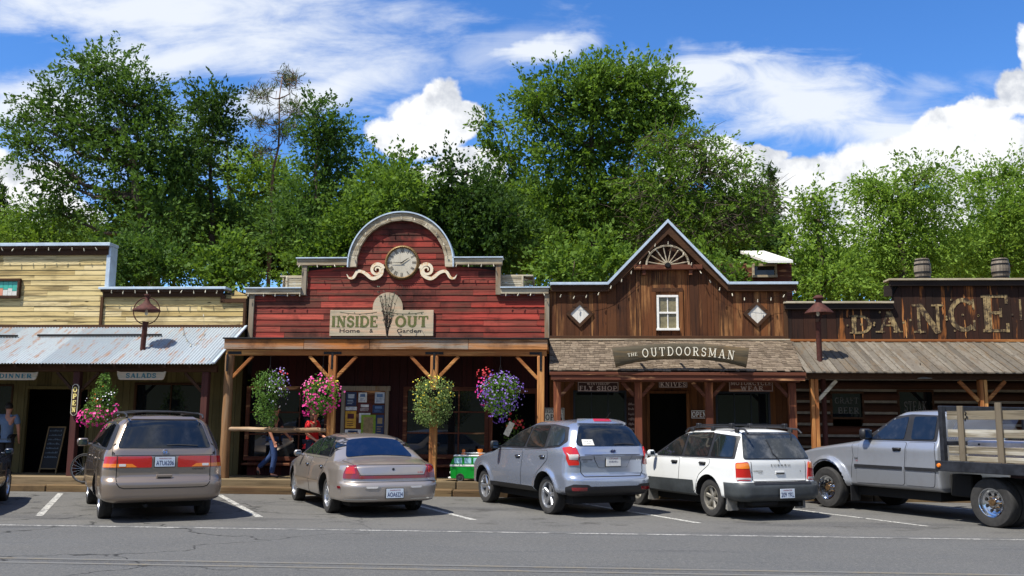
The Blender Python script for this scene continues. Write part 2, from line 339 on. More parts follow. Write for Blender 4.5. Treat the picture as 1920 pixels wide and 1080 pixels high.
def mat_asphalt():
    m, T, b, _ = newmat('worn_asphalt'); co = T.node('ShaderNodeTexCoord').outputs['Object']
    f = T.noise(co, 48, 5, .85); g = T.noise(co, .55, 6, .6); h = T.noise(co, 26, 4, .75)
    sx = T.node('ShaderNodeMapping', {0: co}); sx.inputs['Scale'].default_value = (.16, 1.1, 1); lane = T.noise(sx.outputs[0], .8, 5, .6)
    k = T.mix(g, (.064, .067, .070, 1), (.120, .118, .112, 1))
    k = T.mix(T.m('MULTIPLY', T.sm(lane, .42, .62), .5), k, (.100, .104, .106, 1))
    yy = T.node('ShaderNodeSeparateXYZ', {0: co}).outputs[1]
    k = T.mix(T.m('MULTIPLY', T.sm(yy, 14.1, 14.5), .55), k, T.mix(g, (.088, .085, .078, 1), (.165, .155, .135, 1)))
    k = T.mix(T.m('MULTIPLY', T.sm(T.m('ADD', lane, T.m('MULTIPLY', h, .15)), .60, .74), .6), k, (.045, .045, .048, 1))
    ag = T.noise(co, 17, 3, .7); k = T.mix(T.m('MULTIPLY', T.sm(ag, .52, .68), .5), k, (.17, .165, .15, 1)); k = T.mix(T.m('MULTIPLY', T.sm(ag, .46, .32), .5), k, (.045, .046, .048, 1)); oil = T.noise(co, 1.4, 4, .7); k = T.mix(T.m('MULTIPLY', T.sm(oil, .54, .66), T.sm(yy, 14.5, 15.5, 0, .7)), k, (.035, .033, .03, 1)); k = T.mix(T.m('MULTIPLY', T.sm(h, .62, .75), .6), k, (.045, .043, .040, 1))
    k = T.mix(T.m('MULTIPLY', T.sm(f, .48, .70), .7), k, (.24, .23, .21, 1))
    k = T.mix(T.m('MULTIPLY', T.sm(f, .48, .28), .6), k, (.03, .03, .03, 1))
    vo = T.node('ShaderNodeTexVoronoi', {'Scale': .33}, feature='DISTANCE_TO_EDGE')
    wv = T.vm('ADD', co, T.vm('SCALE', T.node('ShaderNodeTexNoise', {'Vector': co, 'Scale': 1.3, 'Detail': 5}).outputs['Color']).outputs[0])
    wv.inputs[1].default_value = (0, 0, 0); sc = [n for n in T.n if n.bl_idname == 'ShaderNodeVectorMath' and n.operation == 'SCALE'][-1]; sc.inputs['Scale'].default_value = 1.6
    T.l.new(sc.outputs[0], wv.inputs[1]); T.l.new(wv.outputs[0], vo.inputs['Vector'])
    xx = T.node('ShaderNodeSeparateXYZ', {0: co}).outputs[0]
    k = T.mix(T.m('MULTIPLY', T.sm(vo.outputs['Distance'], .014, .003), T.sm(xx, -1.5, -5.5, .0, .9)), k, (.018, .018, .018, 1))
    T.put(b.inputs['Base Color'], k); b.inputs['Roughness'].default_value = .88; b.inputs['Specular IOR Level'].default_value = .3
    T.put(b.inputs['Normal'], T.node('ShaderNodeBump', {'Height': T.m('ADD', f, h), 'Strength': .5, 'Distance': .012}).outputs[0]); return m
M['asphalt'] = mat_asphalt()
def mat_mark(name, col, edge):
    m, T, b, out = newmat(name); co = T.node('ShaderNodeTexCoord').outputs['Object']
    n = T.noise(co, 22, 5, .75); k = T.mix(T.sm(n, .40, .58), (.12, .118, .11, 1), col)
    T.put(b.inputs['Base Color'], T.mix(T.sm(T.noise(co, 3, 4, .6), .45-edge, .62), k, (.13, .13, .125, 1))); b.inputs['Roughness'].default_value = .8
    T.l.new(out.inputs[0].links[0].from_socket, out.inputs[0]); return m
M['mark'] = mat_mark('worn_white_road_paint', (.48, .47, .44, 1), .0)
M['markb'] = mat_mark('white_bay_paint', (.56, .55, .50, 1), -.1)
M['marky'] = mat_mark('worn_yellow_road_paint', (.18, .15, .10, 1), .12)
M['dirt'] = plain('packed_earth', c3((118, 98, 68)), .95, var=.4, scale=4, bump=.5)
def mat_hill():
    m, T, b, _ = newmat('dry_grass_slope'); co = T.node('ShaderNodeTexCoord').outputs['Object']
    n = T.noise(co, .35, 6, .65); n2 = T.noise(co, 9, 5, .75)
    k = T.mix(n2, c3((120, 96, 52)), c3((196, 168, 104))); k = T.mix(T.sm(n, .5, .62), k, (.02, .035, .010, 1)); k = T.mix(T.sm(T.node('ShaderNodeSeparateXYZ', {0: co}).outputs[1], -12, -22), k, T.mix(n2, (.018, .030, .012, 1), (.05, .065, .028, 1)))  # dark green covers the added, unseen hill behind the camera
    T.put(b.inputs['Base Color'], k); b.inputs['Roughness'].default_value = .95; return m
M['hill'] = mat_hill()
# ---------------------------------------------------------------- lettering
def plain_text(s, size=1.0):
    cu = bpy.data.curves.new('t', 'FONT'); cu.body = s; cu.size = size; cu.resolution_u = 3; cu.offset = .012*size
    o = bpy.data.objects.new('t', cu); me = bpy.data.meshes.new_from_object(o)
    vs = [(v.co.x, v.co.y) for v in me.vertices]; fs = [tuple(p.vertices) for p in me.polygons]
    bpy.data.objects.remove(o); bpy.data.curves.remove(cu); bpy.data.meshes.remove(me)
    return vs, fs
def A_(cx, cy, rx, ry, a0, a1, n=12): return arc(cx, cy, rx, ry, a0, a1, n)
TK, TN = .17, .085                           # thick and thin stroke widths
def SL(*xs): return [([(x-.15, y), (x+.15, y)], .07) for x, y in xs]
GL = {
 'A': (.84, [([(.14, 0), (.42, 1)], TN), ([(.42, 1), (.70, 0)], TK), ([(.22, .33), (.62, .33)], TN)]+SL((.14, .03), (.70, .03))),
 'B': (.72, [([(.18, 0), (.18, 1)], TK), ([(.18, .96)]+A_(.42, .74, .18, .22, 90, -90)+[(.18, .52)], .11), ([(.18, .52)]+A_(.44, .28, .20, .24, 90, -90)+[(.18, .04)], .12)]),
 'C': (.76, [(A_(.42, .5, .32, .45, 48, 312, 18), .14), ([(.68, .98), (.68, .66)], .06), ([(.68, .34), (.68, .02)], .06)]),
 'D': (.80, [([(.18, 0), (.18, 1)], TK), ([(.18, .96)]+A_(.36, .5, .34, .46, 90, -90, 16)+[(.18, .04)], .13)]+SL((.17, .96), (.17, .04))),
 'E': (.68, [([(.18, 0), (.18, 1)], TK), ([(.05, .96), (.62, .96)], .08), ([(.18, .52), (.46, .52)], .08), ([(.05, .04), (.62, .04)], .08), ([(.60, 1), (.60, .76)], .07), ([(.60, .24), (.60, 0)], .07), ([(.46, .64), (.46, .40)], .06)]),
 'F': (.64, [([(.18, 0), (.18, 1)], TK), ([(.05, .96), (.60, .96)], .08), ([(.18, .52), (.46, .52)], .08), ([(.58, 1), (.58, .74)], .07), ([(.46, .64), (.46, .40)], .06)]+SL((.18, .04))),
 'G': (.80, [(A_(.42, .5, .32, .45, 48, 320, 18), .14), ([(.66, .98), (.66, .68)], .06), ([(.68, .05), (.68, .42)], .13), ([(.50, .42), (.78, .42)], .07)]),
 'H': (.84, [([(.19, 0), (.19, 1)], TK), ([(.65, 0), (.65, 1)], TK), ([(.19, .5), (.65, .5)], TN)]+SL((.19, .96), (.19, .04), (.65, .96), (.65, .04))),
 'I': (.38, [([(.19, 0), (.19, 1)], TK)]+SL((.19, .96), (.19, .04))),
 'K': (.80, [([(.19, 0), (.19, 1)], TK), ([(.62, 1), (.22, .42)], TN), ([(.34, .58), (.68, 0)], TK)]+SL((.19, .96), (.19, .04), (.62, .96), (.67, .04))),
 'L': (.64, [([(.19, 0), (.19, 1)], TK), ([(.05, .04), (.60, .04)], .08), ([(.58, 0), (.58, .28)], .07)]+SL((.19, .96))),
 'M': (.98, [([(.16, 0), (.16, 1)], TN), ([(.16, 1), (.48, .15)], TK), ([(.48, .15), (.80, 1)], TN), ([(.80, 1), (.80, 0)], TK)]+SL((.14, .96), (.16, .04), (.82, .96), (.80, .04))),
 'N': (.84, [([(.18, 0), (.18, 1)], TN), ([(.18, 1), (.66, 0)], TK), ([(.66, 0), (.66, 1)], TN)]+SL((.16, .96), (.18, .04), (.66, .96))),
 'O': (.80, [(A_(.40, .5, .31, .45, 0, 360, 24), .14)]),
 'P': (.70, [([(.18, 0), (.18, 1)], TK), ([(.18, .96)]+A_(.40, .70, .21, .26, 90, -90)+[(.18, .44)], .12)]+SL((.18, .04), (.15, .96))),
 'R': (.78, [([(.18, 0), (.18, 1)], TK), ([(.18, .96)]+A_(.40, .73, .20, .23, 90, -90)+[(.18, .50)], .12), ([(.38, .50), (.66, 0)], TK)]+SL((.18, .04), (.66, .04), (.15, .96))),
 'S': (.66, [([(.57, .74)]+A_(.33, .735, .20, .215, 20, 270, 12)[1:]+A_(.33, .275, .22, .235, 90, -160, 12)+[(.09, .24)], .14), ([(.57, .98), (.57, .68)], .05), ([(.09, .32), (.09, .02)], .05)]),
 'T': (.74, [([(.37, 0), (.37, 1)], TK), ([(.06, .96), (.68, .96)], .08), ([(.06, 1), (.06, .72)], .07), ([(.68, 1), (.68, .72)], .07)]+SL((.37, .04))),
 'U': (.82, [([(.19, 1), (.19, .34)]+A_(.41, .34, .22, .29, 180, 360, 12)+[(.63, 1)], .14)]+SL((.19, .96), (.63, .96))),
 'V': (.80, [([(.16, 1), (.42, 0)], TK), ([(.42, 0), (.66, 1)], TN)]+SL((.16, .96), (.66, .96))),
 'W': (1.1, [([(.15, 1), (.36, 0)], TK), ([(.36, 0), (.54, .9)], TN), ([(.54, .9), (.74, 0)], TK), ([(.74, 0), (.94, 1)], TN)]+SL((.15, .96), (.94, .96))),
 'Y': (.76, [([(.15, 1), (.39, .45)], TK), ([(.64, 1), (.39, .45)], TN), ([(.39, .5), (.39, 0)], TK)]+SL((.15, .96), (.64, .96), (.39, .04))),
 '&': (.8, [([(.68, .05), (.30, .62)]+A_(.36, .80, .13, .15, 210, -30, 8)+[(.20, .44)]+A_(.34, .24, .21, .21, 130, 350, 10)+[(.64, .44)], .10)]),
}
def slab_text(s, h=1.0, gap=.06, sx=1.0, wmul=1.0):
    # strokes as thin quads; each stroke lies a hair prouder than the last so none are coplanar
    vs = []; fs = []; x0 = 0
    for ch in s:
        if ch == ' ': x0 += .45; continue
        w, st = GL[ch]
        for si, (pts, tw) in enumerate(st):
            tw = tw*wmul; n = len(pts); b = len(vs)
            for i, p in enumerate(pts):
                a = pts[max(i-1, 0)]; c = pts[min(i+1, n-1)]
                if n > 2 and pts[0] == pts[-1]: a = pts[(i-1) % (n-1)]; c = pts[(i+1) % (n-1)]
                dx, dy = c[0]-a[0], c[1]-a[1]; L = math.hypot(dx, dy) or 1; nx, ny = -dy/L*tw/2, dx/L*tw/2
                vs += [(x0+p[0]+nx, p[1]+ny, si*.0006), (x0+p[0]-nx, p[1]-ny, si*.0006)]
            fs += [(b+2*i, b+2*i+1, b+2*i+3, b+2*i+2) for i in range(n-1)]
        x0 += w+gap
    x0 -= gap
    return [(x*h*sx, y*h, z) for x, y, z in vs], fs, x0*h*sx
def put_text(mb, vs, fs, org, mi, ux=(1, 0, 0), uz=(0, 0, 1), un=(0, -1, 0), warp=None):
    ux, uz, un, org = Vector(ux), Vector(uz), Vector(un), Vector(org); out = []
    for v in vs:
        x, y = v[0], v[1]; d = v[2] if len(v) > 2 else 0
        if warp: x, y = warp(x, y)
        out.append(org+ux*x+uz*y+un*d)
    mb.add(out, fs, mi, .5)
def slab_on(mb, s, cx, cz, y, width, h, mi, gap=.06, wmul=1.0):      # centred lettering on a plane y facing the street
    v0, f0, w0 = slab_text(s, h, gap); k = width/w0
    put_text(mb, [(v[0]*k-width/2, v[1]-h/2, v[2]) for v in slab_text(s, h, gap, 1, wmul)[0]], f0, (cx, y, cz), mi)
def plain_on(mb, s, cx, cz, y, width, h, mi):
    vs, fs = plain_text(s); x0 = min(v[0] for v in vs); x1 = max(v[0] for v in vs); y0 = min(v[1] for v in vs); y1 = max(v[1] for v in vs)
    put_text(mb, [((v[0]-x0)/(x1-x0)*width-width/2, (v[1]-y0)/(y1-y0)*h-h/2) for v in vs], fs, (cx, y, cz), mi)

# ---------------------------------------------------------------- the setting: road, kerb, boardwalk, slope
YW, YP, YE = 22.7, 21.05, 20.72              # false fronts, porch posts, eaves
def sheet(name, x0, x1, y0, y1, z, mat, nx=1, ny=1):
    mb = MB(); vs = [(x0+(x1-x0)*i/nx, y0+(y1-y0)*j/ny, z) for j in range(ny+1) for i in range(nx+1)]
    fs = [(j*(nx+1)+i, j*(nx+1)+i+1, (j+1)*(nx+1)+i+1, (j+1)*(nx+1)+i) for j in range(ny) for i in range(nx)]
    mb.add(vs, fs, 0, .5); o = mb.build(name, mat, recalc=False); return tag(o, kind='structure')
def structure():
    # ground: one sheet, rising behind the shops to a dry slope
    mb = MB(); xs = [-900, -300, -120]+[-60+4*i for i in range(31)]+[120, 300, 900]; ys = [-400, -80, -60, -50, -44, -38, -33, -28, -24, -20, -16, 0, 20.4, 24, 27]+[29+2.5*i for i in range(14)]+[80, 140, 300, 900]
    def gz(x, y):
        if y < -16: t = min(1, (-16-y)/30); return -.012+(11+2*noise.noise(Vector((x*.03, 7, 0))))*t*t*(3-2*t)  # unseen hill behind the camera, added to darken reflections and porch fill
        if y < 27: return -.012
        t = min(1, (y-27)/22); h = 3.4*t*t*(3-2*t)+(.35*noise.noise(Vector((x*.11, y*.13, 0))) if y < 100 else 0)
        h -= 2.2*max(0, min(1, (x-8)/10))*t
        return h
    vs = [(x, y, gz(x, y)) for y in ys for x in xs]; n = len(xs)
    mb.add(vs, [(j*n+i, j*n+i+1, (j+1)*n+i+1, (j+1)*n+i) for j in range(len(ys)-1) for i in range(n-1)], 0, .5)
    o = mb.build('ground', M['hill'], smooth=True, recalc=False); tag(o, kind='structure')
    sheet('road', -60, 60, -14, 20.55, 0, M['asphalt'])
    for y0, y1, nm in ((14.0, 14.09, 'edge_line'),):
        tag(sheet(nm, -60, 60, y0, y1, .004, M['mark']), kind='structure')
    mb = MB()
    for y0, y1 in ((10.42, 10.52), (10.72, 10.82)): mb.add([(-60, y0, .004), (60, y0, .004), (60, y1, .004), (-60, y1, .004)], [(0, 1, 2, 3)])
    tag(mb.build('centre_line', M['marky'], recalc=False), kind='structure')
    mb = MB()
    for i, (x, w) in enumerate(((-9.02, .12), (-5.30, .12), (-1.62, .11), (2.12, .11), (5.80, .10), (9.5, .1), (-12.7, .12))):
        L = 5.2 if x < -3 else 5.1
        if x == -9.02: dx, dy = math.cos(R(116)), math.sin(R(116)); y0 = 15.42
        else: dx, dy = math.cos(R(118.5)), math.sin(R(118.5)); y0 = 15.72
        h = w/2/dy
        mb.add([(x-h, y0, .004), (x+h, y0, .004), (x+h+dx*L, y0+dy*L, .004), (x-h+dx*L, y0+dy*L, .004)], [(0, 1, 2, 3)])
    tag(mb.build('parking_lines', M['markb'], recalc=False), kind='structure')
    # kerb timber, step timber and boardwalk
    random.seed(11); mb = MB(); x = -22
    while x < 16:
        L = random.uniform(2.2, 4.4); mb.bbox(x, x+L-.012, 20.52+random.uniform(-.02, .02), 20.80, -.05, .155+random.uniform(-.012, .012), .022); x += L
    tag(mb.build('kerb', M['timber']), kind='structure')
    mb = MB(); x = -21.2
    while x < 16:
        L = random.uniform(1.6, 3.4); mb.bbox(x, x+L-.015, 20.81+random.uniform(-.02, .02), 20.99, .06, .315+random.uniform(-.012, .012), .018); x += L
    for j in range(12):
        x = -21.5-random.random()*2
        while x < 16:
            L = random.uniform(2.4, 4.2); y = 20.995+.15*j
            mb.bbox(x, x+L-.006, y, y+.144, .25, .292+random.uniform(-.004, .004), .006); x += L
    tag(mb.build('boardwalk', M['deck']), kind='structure')
structure()

# ---------------------------------------------------------------- board helpers
def boards_x(mb, zlo, zhi, bh, ext, y, mi=0, seg=(1.2, 3.4), lap=.014, jz=0.0):
    # horizontal boards; ext(z) gives (x0, x1) of the wall at a height; each board tilts so its lower edge stands proud
    z = zlo
    while z < zhi-.01:
        z1 = min(z+bh, zhi); e0 = ext(z+.002); e1 = ext(z1-.002)
        if e0 is None: z = z1; continue
        if e1 is None: e1 = e0
        x = min(e0[0], e1[0])-random.random()*seg[0]; XR = max(e0[1], e1[1])
        while x < XR:
            x2 = x+random.uniform(*seg); a0, b0 = max(x, e0[0]), min(x2, e0[1])-.004; a1, b1 = max(x, e1[0]), min(x2, e1[1])-.004
            if b0 > a0+.01 or b1 > a1+.01:
                b0 = max(b0, a0+.002); b1 = max(b1, a1+.002); p = random.uniform(0, .004)
                f0, f1 = y-lap-p, y-.002-p
                vs = [(a0, f0, z+.004), (b0, f0, z+.004), (b1, f1, z1), (a1, f1, z1), (a0, y+.02, z+.004), (b0, y+.02, z+.004), (b1, y+.02, z1), (a1, y+.02, z1)]
                mb.add(vs, [(0, 1, 2, 3), (5, 4, 7, 6), (4, 5, 1, 0), (3, 2, 6, 7), (4, 0, 3, 7), (1, 5, 6, 2)], mi)
            x = x2
        z = z1
def boards_z(mb, x0, x1, bw, top, zlo, y, mi=0, batten=0.0, jit=.3, dj=.008):
    x = x0
    while x < x1-.01:
        w = bw*random.uniform(1-jit, 1+jit); xe = min(x+w, x1); t0 = top(x+.004); t1 = top(xe-.008); f = y-random.uniform(0, dj)-.004
        vs = [(x+.003, f, zlo), (xe-.004, f, zlo), (xe-.004, f, t1), (x+.003, f, t0), (x+.003, y+.02, zlo), (xe-.004, y+.02, zlo), (xe-.004, y+.02, t1), (x+.003, y+.02, t0)]
        mb.add(vs, [(0, 1, 2, 3), (5, 4, 7, 6), (4, 5, 1, 0), (3, 2, 6, 7), (4, 0, 3, 7), (1, 5, 6, 2)], mi)
        if batten and xe < x1: mb.box(xe-batten/2, xe+batten/2, y-.032, y-.0125, zlo, top(xe)-.01, mi)
        x = xe
def XZ(px, py, Y=YW): return PX(px, py, Y)
def X_(px, Y=YW, py=600): return PX(px, py, Y)[0]
def Z_(px, py, Y=YW): return PX(px, py, Y)[1]
def bulb_string(pts, label, cat='string lights', drop=.05):
    # pts: bulb sockets in world space; wire between them and one bulb at each
    root = empty('string_lights', pts[0], label, cat); mb = MB(); o = Vector(pts[0]); path = []
    for i, p in enumerate(pts):
        q = Vector(p)-o; path.append(q)
        if i < len(pts)-1: path.append((q+Vector(pts[i+1])-o)/2+Vector((0, 0, -drop*.5)))
    mb.tube(path, .0035, 3); mb.build('cable', M['wire'], root)
    pr = [(.0, -.075), (.010, -.068), (.015, -.048), (.013, -.026), (.008, -.012), (.010, -.01), (.010, .010), (0, .012)]
    b0 = None
    for p in pts:
        if b0 is None:
            b = MB(); b.lathe(pr, 8); b0 = b.build('bulb', M['bulb'], root, smooth=True); bb = b0
        else: bb = b0.copy(); C.objects.link(bb); bb.parent = root
        bb.location = Vector(p)-o+Vector((0, -.02, -.01)); bb.rotation_euler = (random.uniform(-.5, .3), random.uniform(-.5, .5), 0)
    return root
def window(root, x0, x1, z0, z1, y, nx, nz, fr=.07, mat='trim', glass='glasswin', depth=.06, sill=True, name='window', mun=.03, panes=True):
    mb = MB(); f = fr
    mb.bbox(x0-f, x1+f, y-depth, y+.02, z1, z1+f, .006); mb.bbox(x0-f, x1+f, y-depth-(.03 if sill else 0), y+.02, z0-f, z0, .006)
    mb.bbox(x0-f, x0, y-depth+.003, y+.02, z0, z1, .006); mb.bbox(x1, x1+f, y-depth+.003, y+.02, z0, z1, .006)
    w = mb.build(name, M[mat], root); g = MB(); g.box(x0, x1, y-.004, y+.004, z0, z1); g.build('pane', M[glass], w)
    mm = MB()
    for i in range(1, nx): x = x0+(x1-x0)*i/nx; mm.box(x-mun/2, x+mun/2, y-.028, y-.0055, z0, z1)
    for j in range(1, nz): z = z0+(z1-z0)*j/nz; mm.box(x0, x1, y-.031, y-.0065, z-mun/2, z+mun/2)
    if nx > 1 or nz > 1: mm.build('glazing_bars', M[mat], w)
    return w

# ---------------------------------------------------------------- cream restaurant
def cream_building():
    random.seed(21); root = empty('restaurant_building', (-12, YW, 0), 'cream painted timber restaurant with stepped false front and corrugated awning', 'building')
    def L(mb, name, mat, **k): o = mb.build(name, mat, None, **k); o.parent = root; o.matrix_parent_inverse = Matrix.Translation((12, -YW, 0)); return o
    xl = -22; xt = X_(196, py=560); xr = X_(462, py=590); zb = Z_(300, 613); zt = Z_(100, 468); zl = Z_(300, 548)
    mb = MB(); boards_x(mb, zb, zt, .135, lambda z: (xl, xr if z < zl else xt), YW)
    mb.box(xl, xt-.02, YW+.022, YW+.18, zb-1.0, zt-.02, 1); mb.box(xt-.02, xr, YW+.022, YW+.18, zb-1.0, zl-.02, 1)
    L(mb, 'wall', [M['yellow'], M['dark']])
    mb = MB()                                                    # brown fascia, corner boards, foot board
    mb.bbox(xl, xt+.05, YW-.07, YW-.016, Z_(100, 479), zt+.02, .006); mb.bbox(xl, xt+.05, YW-.13, YW-.016, zt+.0, zt+.07, .006)
    xs = X_(420, py=550); mb.bbox(xt-.02, xs, YW-.07, YW-.018, Z_(300, 557), zl+.02, .006); mb.bbox(xt-.06, xs, YW-.13, YW-.018, zl, zl+.06, .006)
    mb.bbox(xs-.06, xs+.06, YW-.068, YW-.02, Z_(430, 568), Z_(430, 553), .004); mb.bbox(xs, xr, YW-.066, YW-.02, Z_(430, 568), Z_(430, 560), .004)
    mb.bbox(xl, xr, YW-.066, YW-.02, zb-.03, zb+.05, .004)
    L(mb, 'fascia', M['trim'])
    mb = MB(); mb.bbox(xt-.075, xt+.0, YW-.064, YW-.022, zb+.05, Z_(300, 557), .004); mb.bbox(xr-.07, xr, YW-.064, YW-.022, zb+.05, Z_(430, 568), .004)
    L(mb, 'corner_board', M['trim_z'])
    mb = MB(); mb.bbox(xl, xt+.13, YW-.17, YW+.30, zt+.07, zt+.15, .006); mb.bbox(xt+.0, xt+.11, YW-.05, YW+.30, Z_(200, 538), zt+.068, .006)
    mb.bbox(xt-.10, xs+.10, YW-.17, YW+.25, zl+.06, zl+.12, .006)
    L(mb, 'metal_coping', M['flash'])
    # awning
    z0, z1 = Z_(300, 682, YE-.05), Z_(300, 613, YW-.02); ya, yb = YE-.05, YW-.03; xe = X_(402, YE, 682)
    mb = MB(); n = 1500; xs_ = np.linspace(xl, xe, n); pt = .076
    top = []; bot = []
    for i, x in enumerate(xs_):
        w = .012*math.sin(2*PI*x/pt); top.append((x+.0, yb, z1+w)); bot.append((x, ya, z0+w))
    vs = top+bot; fs = [(i, i+1, n+i+1, n+i) for i in range(n-1)]
    b = len(mb.v); mb.v += vs; pan = {}
    for i, f in enumerate(fs): mb.f.append(f); mb.mi.append(0); k = int((xs_[i]+50)/.8); mb.t.append(pan.setdefault(k, random.random()))
    L(mb, 'awning_roof', M['corr'], smooth=True)
    mb = MB(); mb.beam((xe+.0, ya-.01, z0+.02), (xe+.0, yb, z1+.02), .07, .05)
    L(mb, 'awning_edge_flashing', M['flash'])
    def rf(px, py, dz=.03):
        # point of the sloping awning seen at (px, py)
        best = None
        for k in range(60):
            y = ya+(yb-ya)*k/59; x, z = PX(px, py, y); zz = z0+(z1-z0)*(y-ya)/(yb-ya)
            if best is None or abs(z-zz) < best[0]: best = (abs(z-zz), x, y, zz)
        return Vector((best[1], best[2], best[3]+dz))
    mb = MB(); mb.beam(rf(70, 632, .05), rf(303, 632, .05), .05, .05); mb.beam(rf(-120, 632, .05), rf(33, 633, .05), .05, .05)
    L(mb, 'snow_guard', M['iron'])
    # beam, rafters, posts, braces
    mb = MB(); zbm = Z_(200, 690, YP); mb.bbox(xl, xe-.05, YP-.07, YP+.07, zbm-.09, zbm+.07, .01)
    x = xl
    while x < xe: mb.beam((x, ya+.05, z0-.06), (x, yb, z1-.07), .05, .09); x += .6
    L(mb, 'awning_frame', M['trim'])
    for px in (-80, 141, 383):
        mb = MB(); x = PX(px, 780, YP)[0]; mb.bbox(x-.08, x+.08, YP-.08, YP+.08, .29, zbm-.09, .012); L(mb, 'post', M['maroon_z'])
    mb = MB()
    for px, s in ((141, -1), (141, 1), (383, -1)):
        x = PX(px, 780, YP)[0]; mb.beam((x+s*.08, YP, zbm-.55), (x+s*.52, YP, zbm-.1), .06, .07)
    L(mb, 'brace', M['trim'])
    # storefront
    mb = MB(); yf = YW-.05; zt2 = z1-.12
    dl, dr, dz = X_(68), X_(178), Z_(120, 730)
    wl, wr, wz0, wz1 = X_(267), X_(394), .95, Z_(330, 722)
    for a, b, c, d in ((xl, X_(-30), .29, zt2), (X_(36), dl, .29, zt2), (dl, dr, dz, zt2), (dr, wl, .29, zt2), (wl, wr, .29, wz0), (wl, wr, wz1, zt2), (wr, xr, .29, zt2), (X_(-30), X_(36), Z_(0, 724), zt2), (X_(-30), X_(36), .29, .9)):
        boards_z(mb, a, b, .2, lambda x, q=d: q, c, yf, 0, 0, .25)
    L(mb, 'storefront_wall', M['yellow_v'])
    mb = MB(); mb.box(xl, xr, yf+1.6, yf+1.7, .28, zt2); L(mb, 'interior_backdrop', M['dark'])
    mb = MB(); mb.bbox(dl-.05, dl, yf-.05, yf+.04, .29, dz, .004); mb.bbox(dr, dr+.05, yf-.05, yf+.04, .29, dz, .004); mb.bbox(dl-.05, dr+.05, yf-.05, yf+.04, dz, dz+.08, .004)
    L(mb, 'door_frame', M['yellow_v'])
    w = window(root, wl, wr, wz0, wz1, yf+.03, 2, 1, .06, 'trim'); w.matrix_parent_inverse = Matrix.Translation((12, -YW, 0))
    w = window(root, X_(-30), X_(36), .9, Z_(0, 724), yf+.03, 1, 1, .05, 'trim'); w.matrix_parent_inverse = Matrix.Translation((12, -YW, 0))
    # framed coloured-glass sign on the wall
    sg = empty('stained_glass_panel', (0, 0, 0), 'brown framed coloured glass panel on the cream wall', 'sign')
    x0, x1, za, zc = X_(-70), X_(41, py=540), Z_(20, 560), Z_(20, 523)
    mb = MB()
    for q in ((x0, x1, zc-.07, zc), (x0, x1, za, za+.07), (x0, x0+.07, za+.072, zc-.072), (x1-.07, x1, za+.072, zc-.072)): mb.bbox(q[0], q[1], YW-.10, YW-.016, q[2], q[3], .01)
    mb.build('frame', M['trim'], sg)
    mb = MB(); mb.box(x0+.07, x1-.07, YW-.045, YW-.02, za+.07, zc-.07, 0); xx = x0+.07
    while xx < x1-.1:
        w_ = random.uniform(.09, .2); zm = za+.07+random.uniform(.12, .2)
        mb.box(xx+.006, min(xx+w_, x1-.075), YW-.054, YW-.046, za+.078, zm, random.choice((1, 2, 3))); mb.box(xx+.006, min(xx+w_, x1-.075), YW-.0545, YW-.046, zm+.008, zc-.078, random.choice((1, 3, 3, 4))); xx += w_
    mb.build('glass', [M['iron'], plain('teal_glass', c3((70, 168, 150)), .15), plain('coral_glass', c3((206, 140, 110)), .15), plain('milk_glass', c3((208, 206, 196)), .15), plain('rose_glass', c3((212, 190, 186)), .15)], sg)
    # light strings under the copings
    pts = [(PX(p, 470, YW-.14)[0], YW-.15, zt+.02-.02*(i % 2)) for i, p in enumerate(range(-40, 200, 22))]
    bulb_string(pts, 'string of white bulbs under the coping of the tall cream wall')
    pts = [(PX(p, 548, YW-.14)[0], YW-.15, zl+.03-.02*(i % 2)) for i, p in enumerate(range(210, 420, 22))]
    bulb_string(pts, 'string of white bulbs under the coping of the low cream wall')
    pts = [rf(342, 613, .06), rf(345, 628, .05), rf(350, 640, .05), rf(358, 649, .05), rf(368, 648, .05), rf(377, 638, .05), rf(383, 628, .05), Vector((PX(382, 590, YW-.1)[0], YW-.1, Z_(382, 590)))]
    bulb_string(pts, 'loose dark light string drooping over the corrugated awning', drop=.03)
    return z0, z1, ya, yb
YAW = cream_building()

